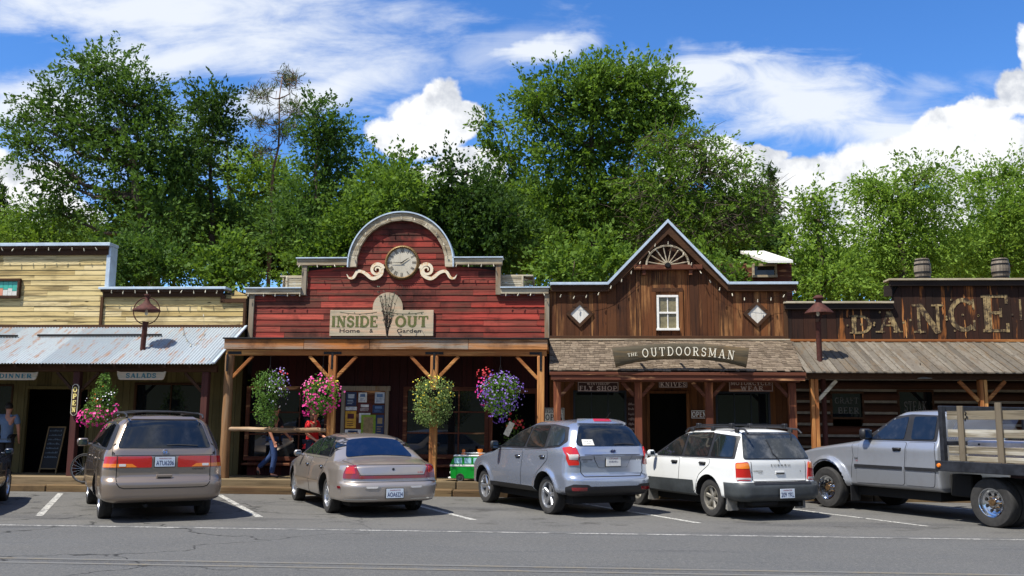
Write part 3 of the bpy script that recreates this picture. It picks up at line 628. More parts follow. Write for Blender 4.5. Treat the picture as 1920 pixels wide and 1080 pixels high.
# ---------------------------------------------------------------- red shop
def red_building():
    random.seed(31); root = empty('red_shop_building', (0, 0, 0), 'weathered red timber shop with round arched false front and log post porch', 'building')
    xa, xb = X_(469, py=600), X_(1028, py=600); xs0, xs1 = X_(577, py=520), X_(930, py=520)
    cx, cz = XZ(752.5, 497); ro = (X_(850, py=497)-X_(656, py=497))/2; rz = Z_(753, 401)-cz
    zb, ze, zs = Z_(750, 634), Z_(520, 553), Z_(600, 499)
    ri = ro-.19; rzi = rz-.19
    def ext(z):
        if z < ze: return (xa, xb)
        if z < zs: return (xs0, xs1)
        t = (z-cz)/rzi
        if t >= 1: return None
        h = ri*math.sqrt(max(0, 1-t*t)) if t > 0 else ri
        return (cx-h-.05, cx+h+.05)
    mb = MB(); boards_x(mb, zb, cz+rzi, .155, ext, YW, 0, (.7, 2.6), .016)
    mb.box(xa, xb, YW+.022, YW+.16, zb-.9, ze-.03, 1); mb.box(xs0, xs1, YW+.022, YW+.16, ze-.03, zs-.02, 1)
    mb.prism([(cx-ro+.04, zs-.02)]+[(p[0], p[1]) for p in reversed(arc(cx, cz, ro-.04, rz-.04, 0, 180, 28))]+[(cx+ro-.04, zs-.02)], YW+.022, YW+.16, 1)
    mb.build('wall', [M['red'], M['dark']], root)
    # arched trim in short straight boards
    mb = MB(); n = 14
    for i in range(n):
        a0, a1 = R(-3+186*i/n), R(-3+186*(i+.985)/n); q = []
        for a, rr, rzz in ((a0, ri, rzi), (a1, ri, rzi), (a1, ro, rz), (a0, ro, rz)): q.append((cx+rr*math.cos(a), cz+rzz*math.sin(a)))
        mb.prism(q, YW-.13, YW-.014)
    mb.build('arch_trim', M['grey_x'], root)
    mb = MB(); n = 40
    for i in range(n):
        a0, a1 = R(-3+186*i/n), R(-3+186*(i+1)/n); q = []
        for a, rr, rzz in ((a0, ro+.002, rz+.002), (a1, ro+.002, rz+.002), (a1, ro+.035, rz+.035), (a0, ro+.035, rz+.035)): q.append((cx+rr*math.cos(a), cz+rzz*math.sin(a)))
        mb.prism(q, YW-.17, YW+.2)
    xl2, xr2 = X_(558, py=492), X_(944, py=492)
    for a, b, z in ((xl2, cx-ro+.0, zs+.17), (cx+ro-.0, xr2, zs+.17), (X_(462, py=545), xs0-.12, ze+.145), (xs1+.12, X_(1031, py=545), ze+.145)): mb.bbox(a, b, YW-.17, YW+.18, z, z+.03, .003)
    mb.build('metal_coping', M['flash'], root)
    mb = MB()
    mb.bbox(xl2+.02, cx-ri+.0, YW-.128, YW-.018, zs+.0, zs+.168, .008); mb.bbox(cx+ri, xr2-.02, YW-.128, YW-.018, zs, zs+.168, .008)
    mb.bbox(X_(464, py=545), xs0-.13, YW-.128, YW-.018, ze+.0, ze+.143, .008); mb.bbox(xs1+.13, X_(1029, py=545), YW-.128, YW-.018, ze, ze+.143, .008)
    mb.build('shoulder_trim', M['grey_x'], root)
    mb = MB(); mb.bbox(xs0-.13, xs0+.0, YW-.10, YW-.018, ze-.02, zs-.002, .008); mb.bbox(xs1, xs1+.13, YW-.10, YW-.018, ze-.02, zs-.002, .008)
    mb.bbox(xa-.02, xa+.11, YW-.08, YW-.02, zb, ze-.002, .008); mb.bbox(xb-.09, xb+.03, YW-.08, YW-.02, zb, ze-.002, .008)
    mb.build('corner_trim', M['grey_z'], root)
    # two louvred vents behind the shoulders
    for s, (p0, p1, p2) in ((-1, (519, 533, 573)), (1, (999, 979, 933))):
        xA, xB, xC = X_(p0, py=530), X_(p1, py=530), X_(p2, py=530); z0, z1 = ze+.178, Z_(560, 516)
        f = MB(); x0, x1 = sorted((xB, xC)); n = 4
        for k in range(n):
            za = z0+.05+(z1-z0-.1)*k/n; f.bbox(x0+.05, x1, YW+.21, YW+.25, za, za+(z1-z0-.1)/n-.008, .003)
        f.bbox(x0, x1, YW+.20, YW+.26, z0, z0+.05, .004); f.bbox(x0, x1, YW+.20, YW+.26, z1-.05, z1, .004); f.bbox(x0, x0+.05, YW+.197, YW+.262, z0+.05, z1-.05, .004)
        f.bbox(min(xA, xC), max(xA, xC), YW+.23, YW+1.0, z1+.0, z1+.03, .004)
        # slanting louvred end
        a = Vector((xB, YW+.21, 0)); b = Vector((xA, YW+.55, 0))
        for p in (a, b): f.beam((p.x, p.y, z0), (p.x, p.y, z1), .05, .05, up=(1, 0, 0))
        for k in range(6):
            zz = z0+.06+(z1-z0-.1)*k/6; f.beam((a.x, a.y, zz), (b.x, b.y, zz), .07, .018, up=(0, -.6*s*0-.5, 1))
        f.build('louvred_vent', M['grey_x'], root)
    # scrolls
    for s in (-1, 1):
        pts = []; c0 = XZ(709 if s < 0 else 800, 504)
        for i in range(40):                                      # spiral
            t = i/39; a = R(90+t*500) ; r_ = .03+.19*(1-t)**.9
            pts.append((c0[0]-s*(-1)*0+s*r_*math.cos(a)*-1, c0[1]+r_*math.sin(a), .02+.055*(1-t)))
        sp = pts
        tail = []
        ctrl = [(718, 497, .085), (716, 515, .10), (700, 523, .11), (684, 512, .10), (672, 510, .09), (664, 521, .085), (656, 522, .05), (651, 514, .006)]
        ctrl = [((p if s < 0 else 1509-p), q, w) for p, q, w in ctrl]
        cp = [(*XZ(p, q), w*.82) for p, q, w in ctrl]
        for i in range(len(cp)-1):
            p0, p1, p2, p3 = cp[max(i-1, 0)], cp[i], cp[i+1], cp[min(i+2, len(cp)-1)]
            for k in range(6):
                t = k/6; tail.append(tuple(.5*((2*b)+(-a+c)*t+(2*a-5*b+4*c-d)*t*t+(-a+3*b-3*c+d)*t**3) for a, b, c, d in zip(p0, p1, p2, p3)))
        mb = MB()
        def rib(pl, ya, yb_):
            V = []; F = []
            for i, p in enumerate(pl):
                a, c = pl[max(i-1, 0)], pl[min(i+1, len(pl)-1)]; dx, dz = c[0]-a[0], c[1]-a[1]; l = math.hypot(dx, dz) or 1; nx, nz = -dz/l*p[2]/2, dx/l*p[2]/2
                V += [(p[0]+nx, ya, p[1]+nz), (p[0]-nx, ya, p[1]-nz), (p[0]+nx, yb_, p[1]+nz), (p[0]-nx, yb_, p[1]-nz)]
            for i in range(len(pl)-1):
                j = 4*i; F += [(j, j+1, j+5, j+4), (j+1, j+3, j+7, j+5), (j+2, j, j+4, j+6)]
            mb.add(V, F, 0)
        rib(tail, YW-.085, YW-.03)
        cxs, czs = XZ(708 if s < 0 else 801, 507); cxs += 0
        sp = [(cxs-s*(.145*(1-t)**.8+.02)*math.cos(R(10+t*560))*1, czs+(.145*(1-t)**.8+.02)*math.sin(R(10+t*560)), .068*(1-t)+.026) for t in [i/44 for i in range(45)]]
        rib(sp, YW-.088, YW-.032)
        mb.build('scroll_ornament', M['scroll'], root)
    # porch: drip edge, fascia, beam, posts, braces, iron straps
    xp0, xp1 = PX(421, 645, YP-.1)[0], PX(1027, 645, YP-.1)[0]; zf1, zf0 = Z_(700, 636, YP-.1), Z_(700, 655, YP-.1)
    mb = MB(); mb.bbox(xp0-.03, xp1+.03, YP-.16, YW-.02, zf1, zf1+.035, .004); mb.build('porch_roof_edge', M['iron'], root)
    mb = MB(); xx = xp0
    for L_ in (1.9, 1.55, 2.3, 2.0): 
        xe = min(xx+L_, xp1); mb.bbox(xx, xe-.006, YP-.12, YP-.065, zf0, zf1-.002, .006); xx = xe
    mb.build('fascia', M['fascia'], root)
    mb = MB(); zb1 = zf0+.02; zb0 = Z_(700, 667, YP); mb.bbox(xp0+.03, xp1-.03, YP-.062, YP+.09, zb0, zb1, .01)
    x = xp0+.1
    while x < xp1: mb.beam((x, YP+.1, zb1+.06), (x, YW-.1, zb1+.06), .06, .12); x += .62
    mb.build('beam', M['orange_x'], root)
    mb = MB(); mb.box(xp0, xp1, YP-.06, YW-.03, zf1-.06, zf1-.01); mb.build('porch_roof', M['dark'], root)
    PXS = [PX(425, 780, YP)[0], PX(621, 780, YP)[0], PX(813, 780, YP)[0], PX(1014, 780, YP)[0]]
    for i, x in enumerate(PXS):
        w = (.095, .085, .085, .082)[i]; mb = MB(); pts = []; rr = []
        rb = random.Random(i)
        for k in range(9):
            z = .29+(zb0-.29)*k/8; pts.append((x+rb.uniform(-.008, .008), YP, z)); rr.append(w*(1.12-.12*k/8)+rb.uniform(-.004, .004))
        if i == 0: mb.tube(pts, [r*1.12 for r in rr], 10)
        else: mb.bbox(x-w, x+w, YP-w, YP+w, .29, zb0-.001, .014)
        mb.build('post', M['orange_z' if i else 'postg'], root, ang=40)
        for s in ((1,) if i == 0 else (-1,) if i == 3 else (-1, 1)):
            b = MB(); b.beam((x+s*w*.9, YP-.01, zb0-.52), (x+s*.56, YP-.01, zb0-.01), .06, .075); b.build('brace', M['orange_x'], root)
        k = MB(); yq = YP-.075; wq = .21
        if i in (1, 2): k.bbox(x-wq, x+wq, yq, yq+.011, zb0+.03, zb0+.085, .002); k.bbox(x-.028, x+.028, yq-.012-.0, yq-.001, zb0-.32, zb0+.088, .002)
        elif i == 0: k.bbox(x-.02, x+.3, yq, yq+.011, zb0+.02, zb0+.09, .002); k.bbox(x-.03, x+.02, YP-w*1.28-.012, YP-w*1.28, zb0-.38, zb0+.02, .002)
        else: k.bbox(x-.26, x+.02, yq, yq+.011, zb0+.03, zb0+.085, .002); k.bbox(x-.026, x+.026, yq-.020, yq-.009, zb0-.34, zb0+.088, .002)
        for d in (-.15, -.08, .08, .15) if i in (1, 2) else (): k.lathe([(.012, 0), (.012, .01), (0, .012)], 6, M=rot_m('X', PI/2, (x+d, yq, zb0+.058)))
        for d in (.1, .2, .3): k.lathe([(.012, 0), (.012, .012), (0, .014)], 6, M=rot_m('X', PI/2, (x, yq-.02 if i else YP-w*1.28-.012, zb0-d)))
        k.build('iron_strap', M['iron'], root)
    # storefront: dark red boards, two windows, door, framed opening for notices
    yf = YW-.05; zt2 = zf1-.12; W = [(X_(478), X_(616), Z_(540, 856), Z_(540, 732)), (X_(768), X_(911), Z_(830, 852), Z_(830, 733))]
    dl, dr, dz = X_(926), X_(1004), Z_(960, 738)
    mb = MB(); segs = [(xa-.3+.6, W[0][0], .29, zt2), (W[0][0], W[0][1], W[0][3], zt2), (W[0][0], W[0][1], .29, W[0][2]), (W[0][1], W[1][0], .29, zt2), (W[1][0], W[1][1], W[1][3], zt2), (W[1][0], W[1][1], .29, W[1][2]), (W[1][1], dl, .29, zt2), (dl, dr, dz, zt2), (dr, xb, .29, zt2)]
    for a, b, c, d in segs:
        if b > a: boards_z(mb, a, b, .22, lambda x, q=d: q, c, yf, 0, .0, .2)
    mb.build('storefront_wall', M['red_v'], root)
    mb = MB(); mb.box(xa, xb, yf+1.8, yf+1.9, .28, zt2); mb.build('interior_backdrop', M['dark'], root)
    for (a, b, c, d), nx in zip(W, (3, 3)): window(root, a, b, c, d, yf+.03, nx, 3, .10, 'rusty_x', mun=.035)
    mb = MB(); mb.bbox(dl-.09, dl, yf-.05, yf+.04, .29, dz, .006); mb.bbox(dr, dr+.09, yf-.05, yf+.04, .29, dz, .006); mb.bbox(dl-.12, dr+.12, yf-.055, yf+.04, dz, dz+.13, .006)
    mb.build('door_frame', M['rusty_z'], root)
    # base bench shelf below the windows
    mb = MB()
    for a, b in ((X_(480), X_(616)), (X_(768), X_(911))): mb.bbox(a-.1, b+.1, yf-.22, yf-.03, Z_(540, 870)-.03, Z_(540, 870)+.03, .006)
    mb.build('window_ledge', M['rusty_x'], root)
    # light strings
    pts = []
    for i in range(11):
        a = R(170-160*i/10); pts.append((cx+(ro-.11)*math.cos(a), YW-.15, cz+(rz-.11)*math.sin(a)))
    bulb_string(pts, 'string of white bulbs following the grey arch over the clock', drop=.0)
    bulb_string([(X_(p, py=500), YW-.15, zs+.01) for p in (566, 598, 630)], 'short string of bulbs on the left shoulder of the red front')
    bulb_string([(X_(p, py=500), YW-.15, zs+.01) for p in (858, 880, 904, 926)], 'short string of bulbs on the right shoulder of the red front')
    bulb_string([(X_(p, py=555), YW-.15, ze+.01) for p in (470, 498, 520, 543, 566)], 'short string of bulbs along the low left step of the red front')
    bulb_string([(X_(p, py=550), YW-.15, ze+.01) for p in (950, 973, 996, 1020)], 'short string of bulbs along the low right step of the red front')
    return zb0, PXS
def mat_scroll():
    m, T, b, _ = newmat('cream_scroll_with_orange_edges'); co = T.node('ShaderNodeTexCoord').outputs['Object']
    k = T.mix(T.sm(T.noise(co, 14, 5, .7), .52, .66), c3((226, 212, 184)), c3((206, 150, 84))); T.put(b.inputs['Base Color'], k); b.inputs['Roughness'].default_value = .7; return m
M['scroll'] = mat_scroll()
M['postg'] = wood('half_weathered_post', [c3((150, 112, 74)), c3((132, 96, 62))], 'Z', c3((70, 48, 30)), c3((150, 138, 118)), .8, .9, .6, stain=.3)
RZB, RPX = red_building()

def signs_red():
    # clock
    cx, cz = XZ(754.5, 493); r = (X_(787, py=493)-X_(722, py=493))/2; y = YW-.02
    root = empty('wall_clock', (cx, YW, cz), 'round clock with roman numerals and bronze rim on the red false front', 'clock')
    def bl(mb, n, m, **k): return mb.build(n, m, root, **k)
    mb = MB(); mb.lathe([(r*.83, -.02), (r*.84, .05), (r*.90, .075), (r*.96, .06), (r, .03), (r, -.02)], 48, M=rot_m('X', PI/2, (0, -.02, 0)))
    for i in range(48): a = 2*PI*i/48; mb.bbox(r*.9*math.cos(a)-.011, r*.9*math.cos(a)+.011, -.106, -.09, r*.9*math.sin(a)-.011, r*.9*math.sin(a)+.011, .003)
    bl(mb, 'rim', plain('bronze_rim', c3((122, 98, 62)), .5, .4, var=.35, scale=20), ang=50)
    mb = MB(); mb.lathe([(0, .03), (r*.84, .03)], 48, M=rot_m('X', PI/2, (0, -.02, 0))); bl(mb, 'dial', M['dial'])
    mb = MB(); nums = ['XII', 'I', 'II', 'III', 'IV', 'V', 'VI', 'VII', 'VIII', 'IX', 'X', 'XI']
    X5 = {'X': (.55, [([(.05, 1), (.50, 0)], .14), ([(.50, 1), (.05, 0)], .06)]), 'V': (.55, [([(.05, 1), (.28, 0)], .14), ([(.28, 0), (.50, 1)], .06)]), 'I': (.26, [([(.13, 0), (.13, 1)], .13)])}
    h = r*.20
    for i, s in enumerate(nums):
        th = -2*PI*i/12; vs = []; fs = []; x0 = 0
        for ch in s:
            w, st = X5[ch]
            for si, (pts, tw) in enumerate(st):
                (xa, ya), (xb, yb) = pts; l = math.hypot(xb-xa, yb-ya); nx, ny = -(yb-ya)/l*tw/2, (xb-xa)/l*tw/2; b = len(vs)
                vs += [(x0+xa+nx, ya+ny, si*.0006), (x0+xa-nx, ya-ny, si*.0006), (x0+xb-nx, yb-ny, si*.0006), (x0+xb+nx, yb+ny, si*.0006)]; fs.append((b, b+1, b+2, b+3))
            x0 += w
        for q in (.0, 1.0):
            b = len(vs); vs += [(0, q-.03, .002), (x0, q-.03, .002), (x0, q+.03, .002), (0, q+.03, .002)]; fs.append((b, b+1, b+2, b+3))
        ct, stn = math.cos(th), math.sin(th)
        def wp(x, yq, x0=x0): 
            px, pz = (x-x0/2)*h*.9, r*.60+yq*h; return px*ct-pz*stn, px*stn+pz*ct
        put_text(mb, vs, fs, (0, -.056, 0), 0, warp=wp)
    bl(mb, 'numerals', M['ink'], recalc=False)
    mb = MB()
    def hand(ang, L, w, yy): 
        d = (math.sin(R(ang)), math.cos(R(ang))); n = (d[1], -d[0]); mb.prism([(-n[0]*w-d[0]*.04, -n[1]*w-d[1]*.04), (n[0]*w-d[0]*.04, n[1]*w-d[1]*.04), (n[0]*w*.6+d[0]*L*.7, n[1]*w*.6+d[1]*L*.7), (d[0]*L, d[1]*L), (-n[0]*w*.6+d[0]*L*.7, -n[1]*w*.6+d[1]*L*.7)], yy-.006, yy)
    hand(56, r*.52, .014, -.066); hand(-90, r*.62, .008, -.074); bl(mb, 'hands', M['iron'])
    # sign board
    x0, z0 = XZ(619, 630.5); x1, z1 = XZ(814, 582); cxs = (x0+x1)/2
    root = empty('shop_sign', (0, 0, 0), 'faded cream sign with a round top and green lettering on the red front', 'sign')
    mb = MB(); mb.bbox(x0, x1, YW-.075, YW-.03, z0, z1, .006); ccx, ccz = XZ(728, 577); rc = X_(756, py=577)-ccx
    mb.build('board', M['signc'], root)
    mb = MB(); mb.prism([(ccx-rc, z1+.001)]+list(reversed(arc(ccx, ccz, rc, rc, 4, 176, 20)))+[(ccx+rc, z1+.001)], YW-.07, YW-.035); mb.build('round_top', M['signc'], root)
    mb = MB(); zc = z0+(z1-z0)*.56; hh = (z1-z0)*.42
    slab_on(mb, 'INSIDE', X_(666, py=603), zc, YW-.0785, X_(710, py=603)-X_(623, py=603), hh, 0, .02, 1.35)
    slab_on(mb, 'OUT', X_(773, py=603), zc, YW-.0785, X_(804, py=603)-X_(742, py=603), hh, 0, .03, 1.35)
    mb.build('main_lettering', M['green_t'], root, recalc=False)
    mb = MB(); zc = z0+(z1-z0)*.205; hh = (z1-z0)*.15
    plain_on(mb, 'Home', X_(657, py=622), zc, YW-.078, X_(676)-X_(638), hh, 0); plain_on(mb, '&', X_(698), zc, YW-.078, .09, hh, 0); plain_on(mb, 'Garden', X_(768), zc, YW-.078, X_(791)-X_(746), hh, 0)
    mb.build('small_lettering', M['ink'], root, recalc=False)
    mb = MB(); rnd = random.Random(4)
    for s in (-1, 1):                                            # painted vine along the top edge
        P0 = [(cxs+s*(.12+.95*t), YW-.0775, z1-.05-.05*math.sin(t*PI)) for t in [i/12 for i in range(13)]]
        for a, b in zip(P0[:-1], P0[1:]): mb.add([(a[0], a[1], a[2]-.007), (b[0], b[1], b[2]-.007), (b[0], b[1], b[2]+.007), (a[0], a[1], a[2]+.007)], [(0, 1, 2, 3)])
        for p in P0[1::2]: a = rnd.uniform(.2, 1.2)*s; dx, dz = math.cos(a)*.07*s, math.sin(a)*.06*(1 if rnd.random() < .5 else -1); mb.add([(p[0], p[1]-.001, p[2]), (p[0]+dx*.6-dz*.3, p[1]-.001, p[2]+dz*.5+abs(dx)*.2), (p[0]+dx, p[1]-.001, p[2]+dz), (p[0]+dx*.6+dz*.3, p[1]-.001, p[2]+dz*.5-abs(dx)*.2)], [(0, 1, 2, 3)])
    mb.build('painted_vine', M['vine'], root, recalc=False)
    # bundle of dried branches and iron stems rising from the porch roof
    rnd = random.Random(9); bx, bz = PX(726, 633, YW-.5); root = empty('dried_branch_bundle', (bx, YW-.5, bz), 'bundle of dry dark branches fanning up in front of the cream sign', 'dried branches')
    mb = MB(); lf = MB()
    for i in range(20):
        t = rnd.uniform(-.30, .36); L_ = rnd.uniform(.7, 1.42)*(1-abs(t)*.5); pts = [(t*.10*k/5+t*L_*(k/5)**1.3*.75+rnd.uniform(-.01, .01), rnd.uniform(-.02, .02)-.1*k/5*rnd.random(), L_*k/5) for k in range(6)]
        mb.tube(pts, [.011*(1-.65*k/5) for k in range(6)], 5)
        for k in (2, 3, 4, 5):
            for q in range(3):
                p = Vector(pts[k]); d = Vector((rnd.uniform(-1, 1), rnd.uniform(-.6, .6), rnd.uniform(-.6, 1))).normalized(); e = d.orthogonal().normalized()*.017; s_ = rnd.uniform(.03, .07)
                if rnd.random() < .6: lf.add([p, p+d*s_*.5+e, p+d*s_, p+d*s_*.5-e], [(0, 1, 2, 3)])
    for q in ((-.06, .95, .25), (.10, 1.28, .20), (.02, 1.1, .3)): mb.tube([(0, 0, q[1]*.4), (q[0]*2, -.02, q[1]), (q[0]*2+q[2]*.6, -.02, q[1]+.05), (q[0]*2+q[2], -.02, q[1]-.09)], .006, 4)
    mb.build('branches', M['twig'], root); lf.build('dry_leaves', M['twigleaf'], root, recalc=False)
M['dial'] = wood('pale_dial_boards', [c3((204, 198, 180)), c3((190, 182, 164))], 'Z', c3((120, 110, 90)), None, 0, .5)
M['signc'] = wood('faded_sign_board', [c3((196, 184, 156)), c3((184, 170, 146))], 'X', c3((120, 116, 92)), c3((206, 170, 140)), .7, .5, stain=.4)
M['vine'] = plain('painted_dark_green', c3((74, 80, 58)), .8); M['twig'] = plain('dry_twig_bark', c3((62, 50, 42)), .9, var=.4)
M['twigleaf'] = plain('dry_leaf_grey', c3((96, 100, 84)), .9, var=.4)
signs_red()
# ---------------------------------------------------------------- brown gabled shop
def brown_building():
    random.seed(41); root = empty('gabled_shop_building', (0, 0, 0), 'dark brown timber shop with pointed gable false front and shingle porch roof', 'building')
    xa, xb = X_(1030.5, py=590), X_(1469, py=590); g0, gz0 = XZ(1140, 541); g1, gz1 = XZ(1363, 537); gx, gz = XZ(1251, 428); ze = Z_(1250, 540); zb = Z_(1250, 637)
    def top(x):
        if x < g0 or x > g1: return ze
        return ze+(gz-ze)*(x-g0)/(gx-g0) if x < gx else ze+(gz-ze)*(g1-x)/(g1-gx)
    mb = MB(); boards_z(mb, xa, xb, .19, lambda x: top(x)-.05, zb, YW, 0, 0, .45, .012)
    mb.prism([(xa, zb-.9), (xb, zb-.9), (xb, ze-.03), (g1, ze-.03), (gx, gz-.06), (g0, ze-.03), (xa, ze-.03)], YW+.024, YW+.18, 1)
    mb.build('wall', [M['brown_v'], M['dark']], root)
    mb = MB(); xl, xr = X_(1033, py=535), X_(1492, py=535); fh = .17
    mb.bbox(xl, g0+.02, YW-.13, YW-.02, ze-.10, ze+.06, .008); mb.bbox(g1-.02, xr, YW-.13, YW-.02, ze-.10, ze+.06, .008)
    sl = (gz-ze)/(gx-g0)
    for s, a in ((1, g0), (-1, g1)):
        q = [(a, ze-.10), (a, ze+.06), (gx, gz+.06+.05), (gx, gz-.17)]
        mb.prism(q if s > 0 else list(reversed(q)), YW-.145, YW-.022)
    mb.bbox(xa, xb, YW-.075, YW-.02, zb-.02, zb+.09, .006)
    mb.build('fascia', M['trim'], root)
    mb = MB(); mb.bbox(xl-.02, g0+.0, YW-.19, YW+.30, ze+.06, ze+.125, .006); mb.bbox(g1, xr+.02, YW-.19, YW+.30, ze+.06, ze+.125, .006)
    for s, a in ((1, g0), (-1, g1)):
        q = [(a, ze+.062), (a-.03*s, ze+.125), (gx, gz+.20), (gx, gz+.112)]
        mb.prism(q if s > 0 else list(reversed(q)), YW-.195, YW+.30)
    mb.build('metal_coping', M['flash'], root)
    mb = MB(); mb.bbox(xa-.09, xa+.0, YW-.012, YW+.22, zb-.4, ze+.055, .005); mb.bbox(xb-.0, xb+.1, YW-.02, YW+.15, zb, ze-.1, .005); mb.build('corner_board', M['trim_z'], root)
    # gable: beam, brackets, half wagon wheel
    bx0, bz1 = XZ(1188, 500); bx1, bz0 = XZ(1316, 507)
    mb = MB(); mb.bbox(bx0, bx1, YW-.16, YW-.025, bz0, bz1+.02, .01)
    for p in (1207, 1294): x = X_(p, py=512); mb.bbox(x-.045, x+.045, YW-.12, YW-.025, bz0-.13, bz0-.001, .01)
    mb.build('gable_beam', M['rusty_x'], root)
    cx, cz = XZ(1251, 501); r = X_(1292, py=500)-cx
    wh = MB(); ring = []
    for i in range(25): a = PI*i/24; ring.append((cx+r*.97*math.cos(a), YW-.11, cz+.02+r*.93*math.sin(a)))
    for a, b in zip(ring[:-1], ring[1:]): wh.beam(a, b, .045, .055, up=(0, 1, 0), bev=.004)
    for k in range(8):
        a = PI*(k+.5)/8; wh.tube([(cx+.07*math.cos(a), YW-.11, cz+.03+.07*math.sin(a)), (cx+r*.5*math.cos(a), YW-.11, cz+.02+r*.48*math.sin(a)), (cx+r*.95*math.cos(a), YW-.11, cz+.02+r*.91*math.sin(a))], [.022, .014, .018], 6)
    wo = wh.build('half_wagon_wheel', M['grey_x'], root)
    h = MB(); h.lathe([(.0, .09), (.05, .09), (.075, .05), (.085, -.04), (.085, -.08)], 14, M=rot_m('X', PI/2, (cx, YW-.12, cz+.02))); h.build('hub', M['iron'], wo, ang=40)
    mb = MB(); mb.prism([(bx0+.05, bz1+.021), (bx1-.05, bz1+.021), (gx, gz-.20)], YW-.03, YW-.024); mb.build('gable_panel', M['brown_v'], root)
    # upstairs window
    x0, z0 = XZ(1236, 616); x1, z1 = XZ(1267, 558); mb = MB()
    w = MB(); f = .055
    w.bbox(x0-f, x1+f, YW-.07, YW-.01, z1, z1+f, .004); w.bbox(x0-f-.015, x1+f+.015, YW-.10, YW-.01, z0-f, z0, .004); w.bbox(x0-f, x0, YW-.068, YW-.01, z0, z1, .004); w.bbox(x1, x1+f, YW-.068, YW-.01, z0, z1, .004)
    zm = (z0+z1)/2; w.bbox(x0, x1, YW-.062, YW-.02, zm-.022, zm+.022, .003); wo = w.build('window', M['white'], root)
    g = MB(); g.box(x0, x1, YW-.03, YW-.02, z0, z1); g.build('pane', M['curtain'], wo)
    g = MB(); xm = (x0+x1)/2; g.box(xm-.012, xm+.012, YW-.045, YW-.031, z0, zm-.022); g.box(xm-.012, xm+.012, YW-.045, YW-.031, zm+.022, z1); g.build('glazing_bars', M['white'], wo)
    mb.bbox(x0-f-.12, x0-f-.02, YW-.045, YW-.018, z0-.2, z1+.14, .004); mb.bbox(x1+f+.02, x1+f+.12, YW-.045, YW-.018, z0-.2, z1+.14, .004); mb.bbox(x0-f-.12, x1+f+.12, YW-.046, YW-.018, z1+.142, z1+.24, .004)
    mb.build('window_casing', M['brown_v'], root)
    for px in (1087, 1419):                                      # diamonds
        cx_, cz_ = XZ(px, 589); d0, d1 = .235, .34; mb = MB()
        P = [(0, -1), (1, 0), (0, 1), (-1, 0)]
        for i in range(4):
            a, b = P[i], P[(i+1) % 4]; mb.prism([(cx_+a[0]*d0, cz_+a[1]*d0), (cx_+a[0]*d1, cz_+a[1]*d1), (cx_+b[0]*d1, cz_+b[1]*d1), (cx_+b[0]*d0, cz_+b[1]*d0)], YW-.055, YW-.015)
        fo = mb.build('diamond_frame', M['trim'], root)
        mb = MB(); mb.prism([(cx_+a*(d0+.003), cz_+b*(d0+.003)) for a, b in P], YW-.032, YW-.014); mb.build('white_diamond', M['whitebd'], fo)
    # shingled porch roof
    z1r, z0r = Z_(1250, 640, YW-.03), Z_(1250, 697, YE-.05); ya, yb = YE-.05, YW-.03
    xl2 = lambda t: PX(1030, 697, ya)[0]*(1-t)+(xa-.0)*t; xr2 = lambda t: PX(1508, 697, ya)[0]*(1-t)+X_(1484, py=641)*t
    mb = MB(); rows = 15
    for r_ in range(rows):
        t0 = r_/rows; y0 = ya+(yb-ya)*t0; zz = z0r+(z1r-z0r)*t0; x = xl2(t0); xr = xr2(t0)
        while x < xr-.02:
            w_ = random.uniform(.07, .19); xe = min(x+w_, xr); j = random.uniform(-.030, .030); dy = (yb-ya)/rows; k = dy*1.9; tk = random.uniform(.012, .026)
            s_ = (z1r-z0r)/(yb-ya); yy = y0+j; zf = z0r+s_*(yy-ya); lift = .020+tk
            vs = [(x+.003, yy, zf+lift), (xe-.003, yy, zf+lift+random.uniform(-.004, .004)), (xe-.003, yy+k, zf+s_*k+.008), (x+.003, yy+k, zf+s_*k+.008), (x+.003, yy, zf+lift-tk), (xe-.003, yy, zf+lift-tk), (xe-.003, yy+k, zf+s_*k-.004), (x+.003, yy+k, zf+s_*k-.004)]
            mb.add(vs, [(0, 1, 2, 3), (4, 7, 6, 5), (0, 4, 5, 1), (1, 5, 6, 2), (0, 3, 7, 4)]); x = xe
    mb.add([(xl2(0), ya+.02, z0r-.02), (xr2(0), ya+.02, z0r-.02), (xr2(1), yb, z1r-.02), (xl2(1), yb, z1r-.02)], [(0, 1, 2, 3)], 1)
    mb.build('porch_roof', [M['shake'], M['dark']], root)
    mb = MB(); mb.bbox(xa, X_(1480, py=637), YW-.10, YW-.021, z1r+.02, z1r+.055, .004); mb.build('roof_flashing', M['grey_x'], root)
    mb = MB(); xf0, xf1 = PX(1033, 705, ya)[0], PX(1511, 705, ya)[0]; zf1 = z0r-.012; zf0 = Z_(1250, 713, ya)
    mb.bbox(xf0-.03, xf1, ya-.055, ya-.005, zf1-.07, zf1, .006); mb.bbox(xf0, xf1-.02, ya-.03, ya+.04, zf0, zf1-.072, .006); mb.build('fascia', M['rusty_x'], root)
    mb = MB(); mb.bbox(xf0+.05, xf1-.05, YP-.08, YP+.08, zf0-.02, zf0+.14, .01); mb.build('beam', M['rusty_x'], root)
    PXB = [PX(p, 780, YP)[0] for p in (1045, 1197, 1330, 1486)]
    for i, x in enumerate(PXB):
        mb = MB(); mb.bbox(x-.085, x+.085, YP-.078, YP+.078, .29, zf0-.022, .012); mb.build('post', M['rusty_z'], root)
        for s in (-1, 1):
            if (i, s) in ((0, -1), (3, 1)): continue
            b = MB(); b.beam((x+s*.08, YP, zf0-.34), (x+s*.36, YP, zf0-.03), .06, .08); b.build('brace', M['rusty_x'], root)
    # storefront
    yf = YW-.05; zt = z1r-.14; w0 = (X_(1078), X_(1169), Z_(1120, 850), Z_(1120, 736)); w1 = (X_(1341), X_(1434), Z_(1380, 850), Z_(1380, 738)); dl, dr, dz = X_(1215), X_(1283), Z_(1250, 738)
    mb = MB()
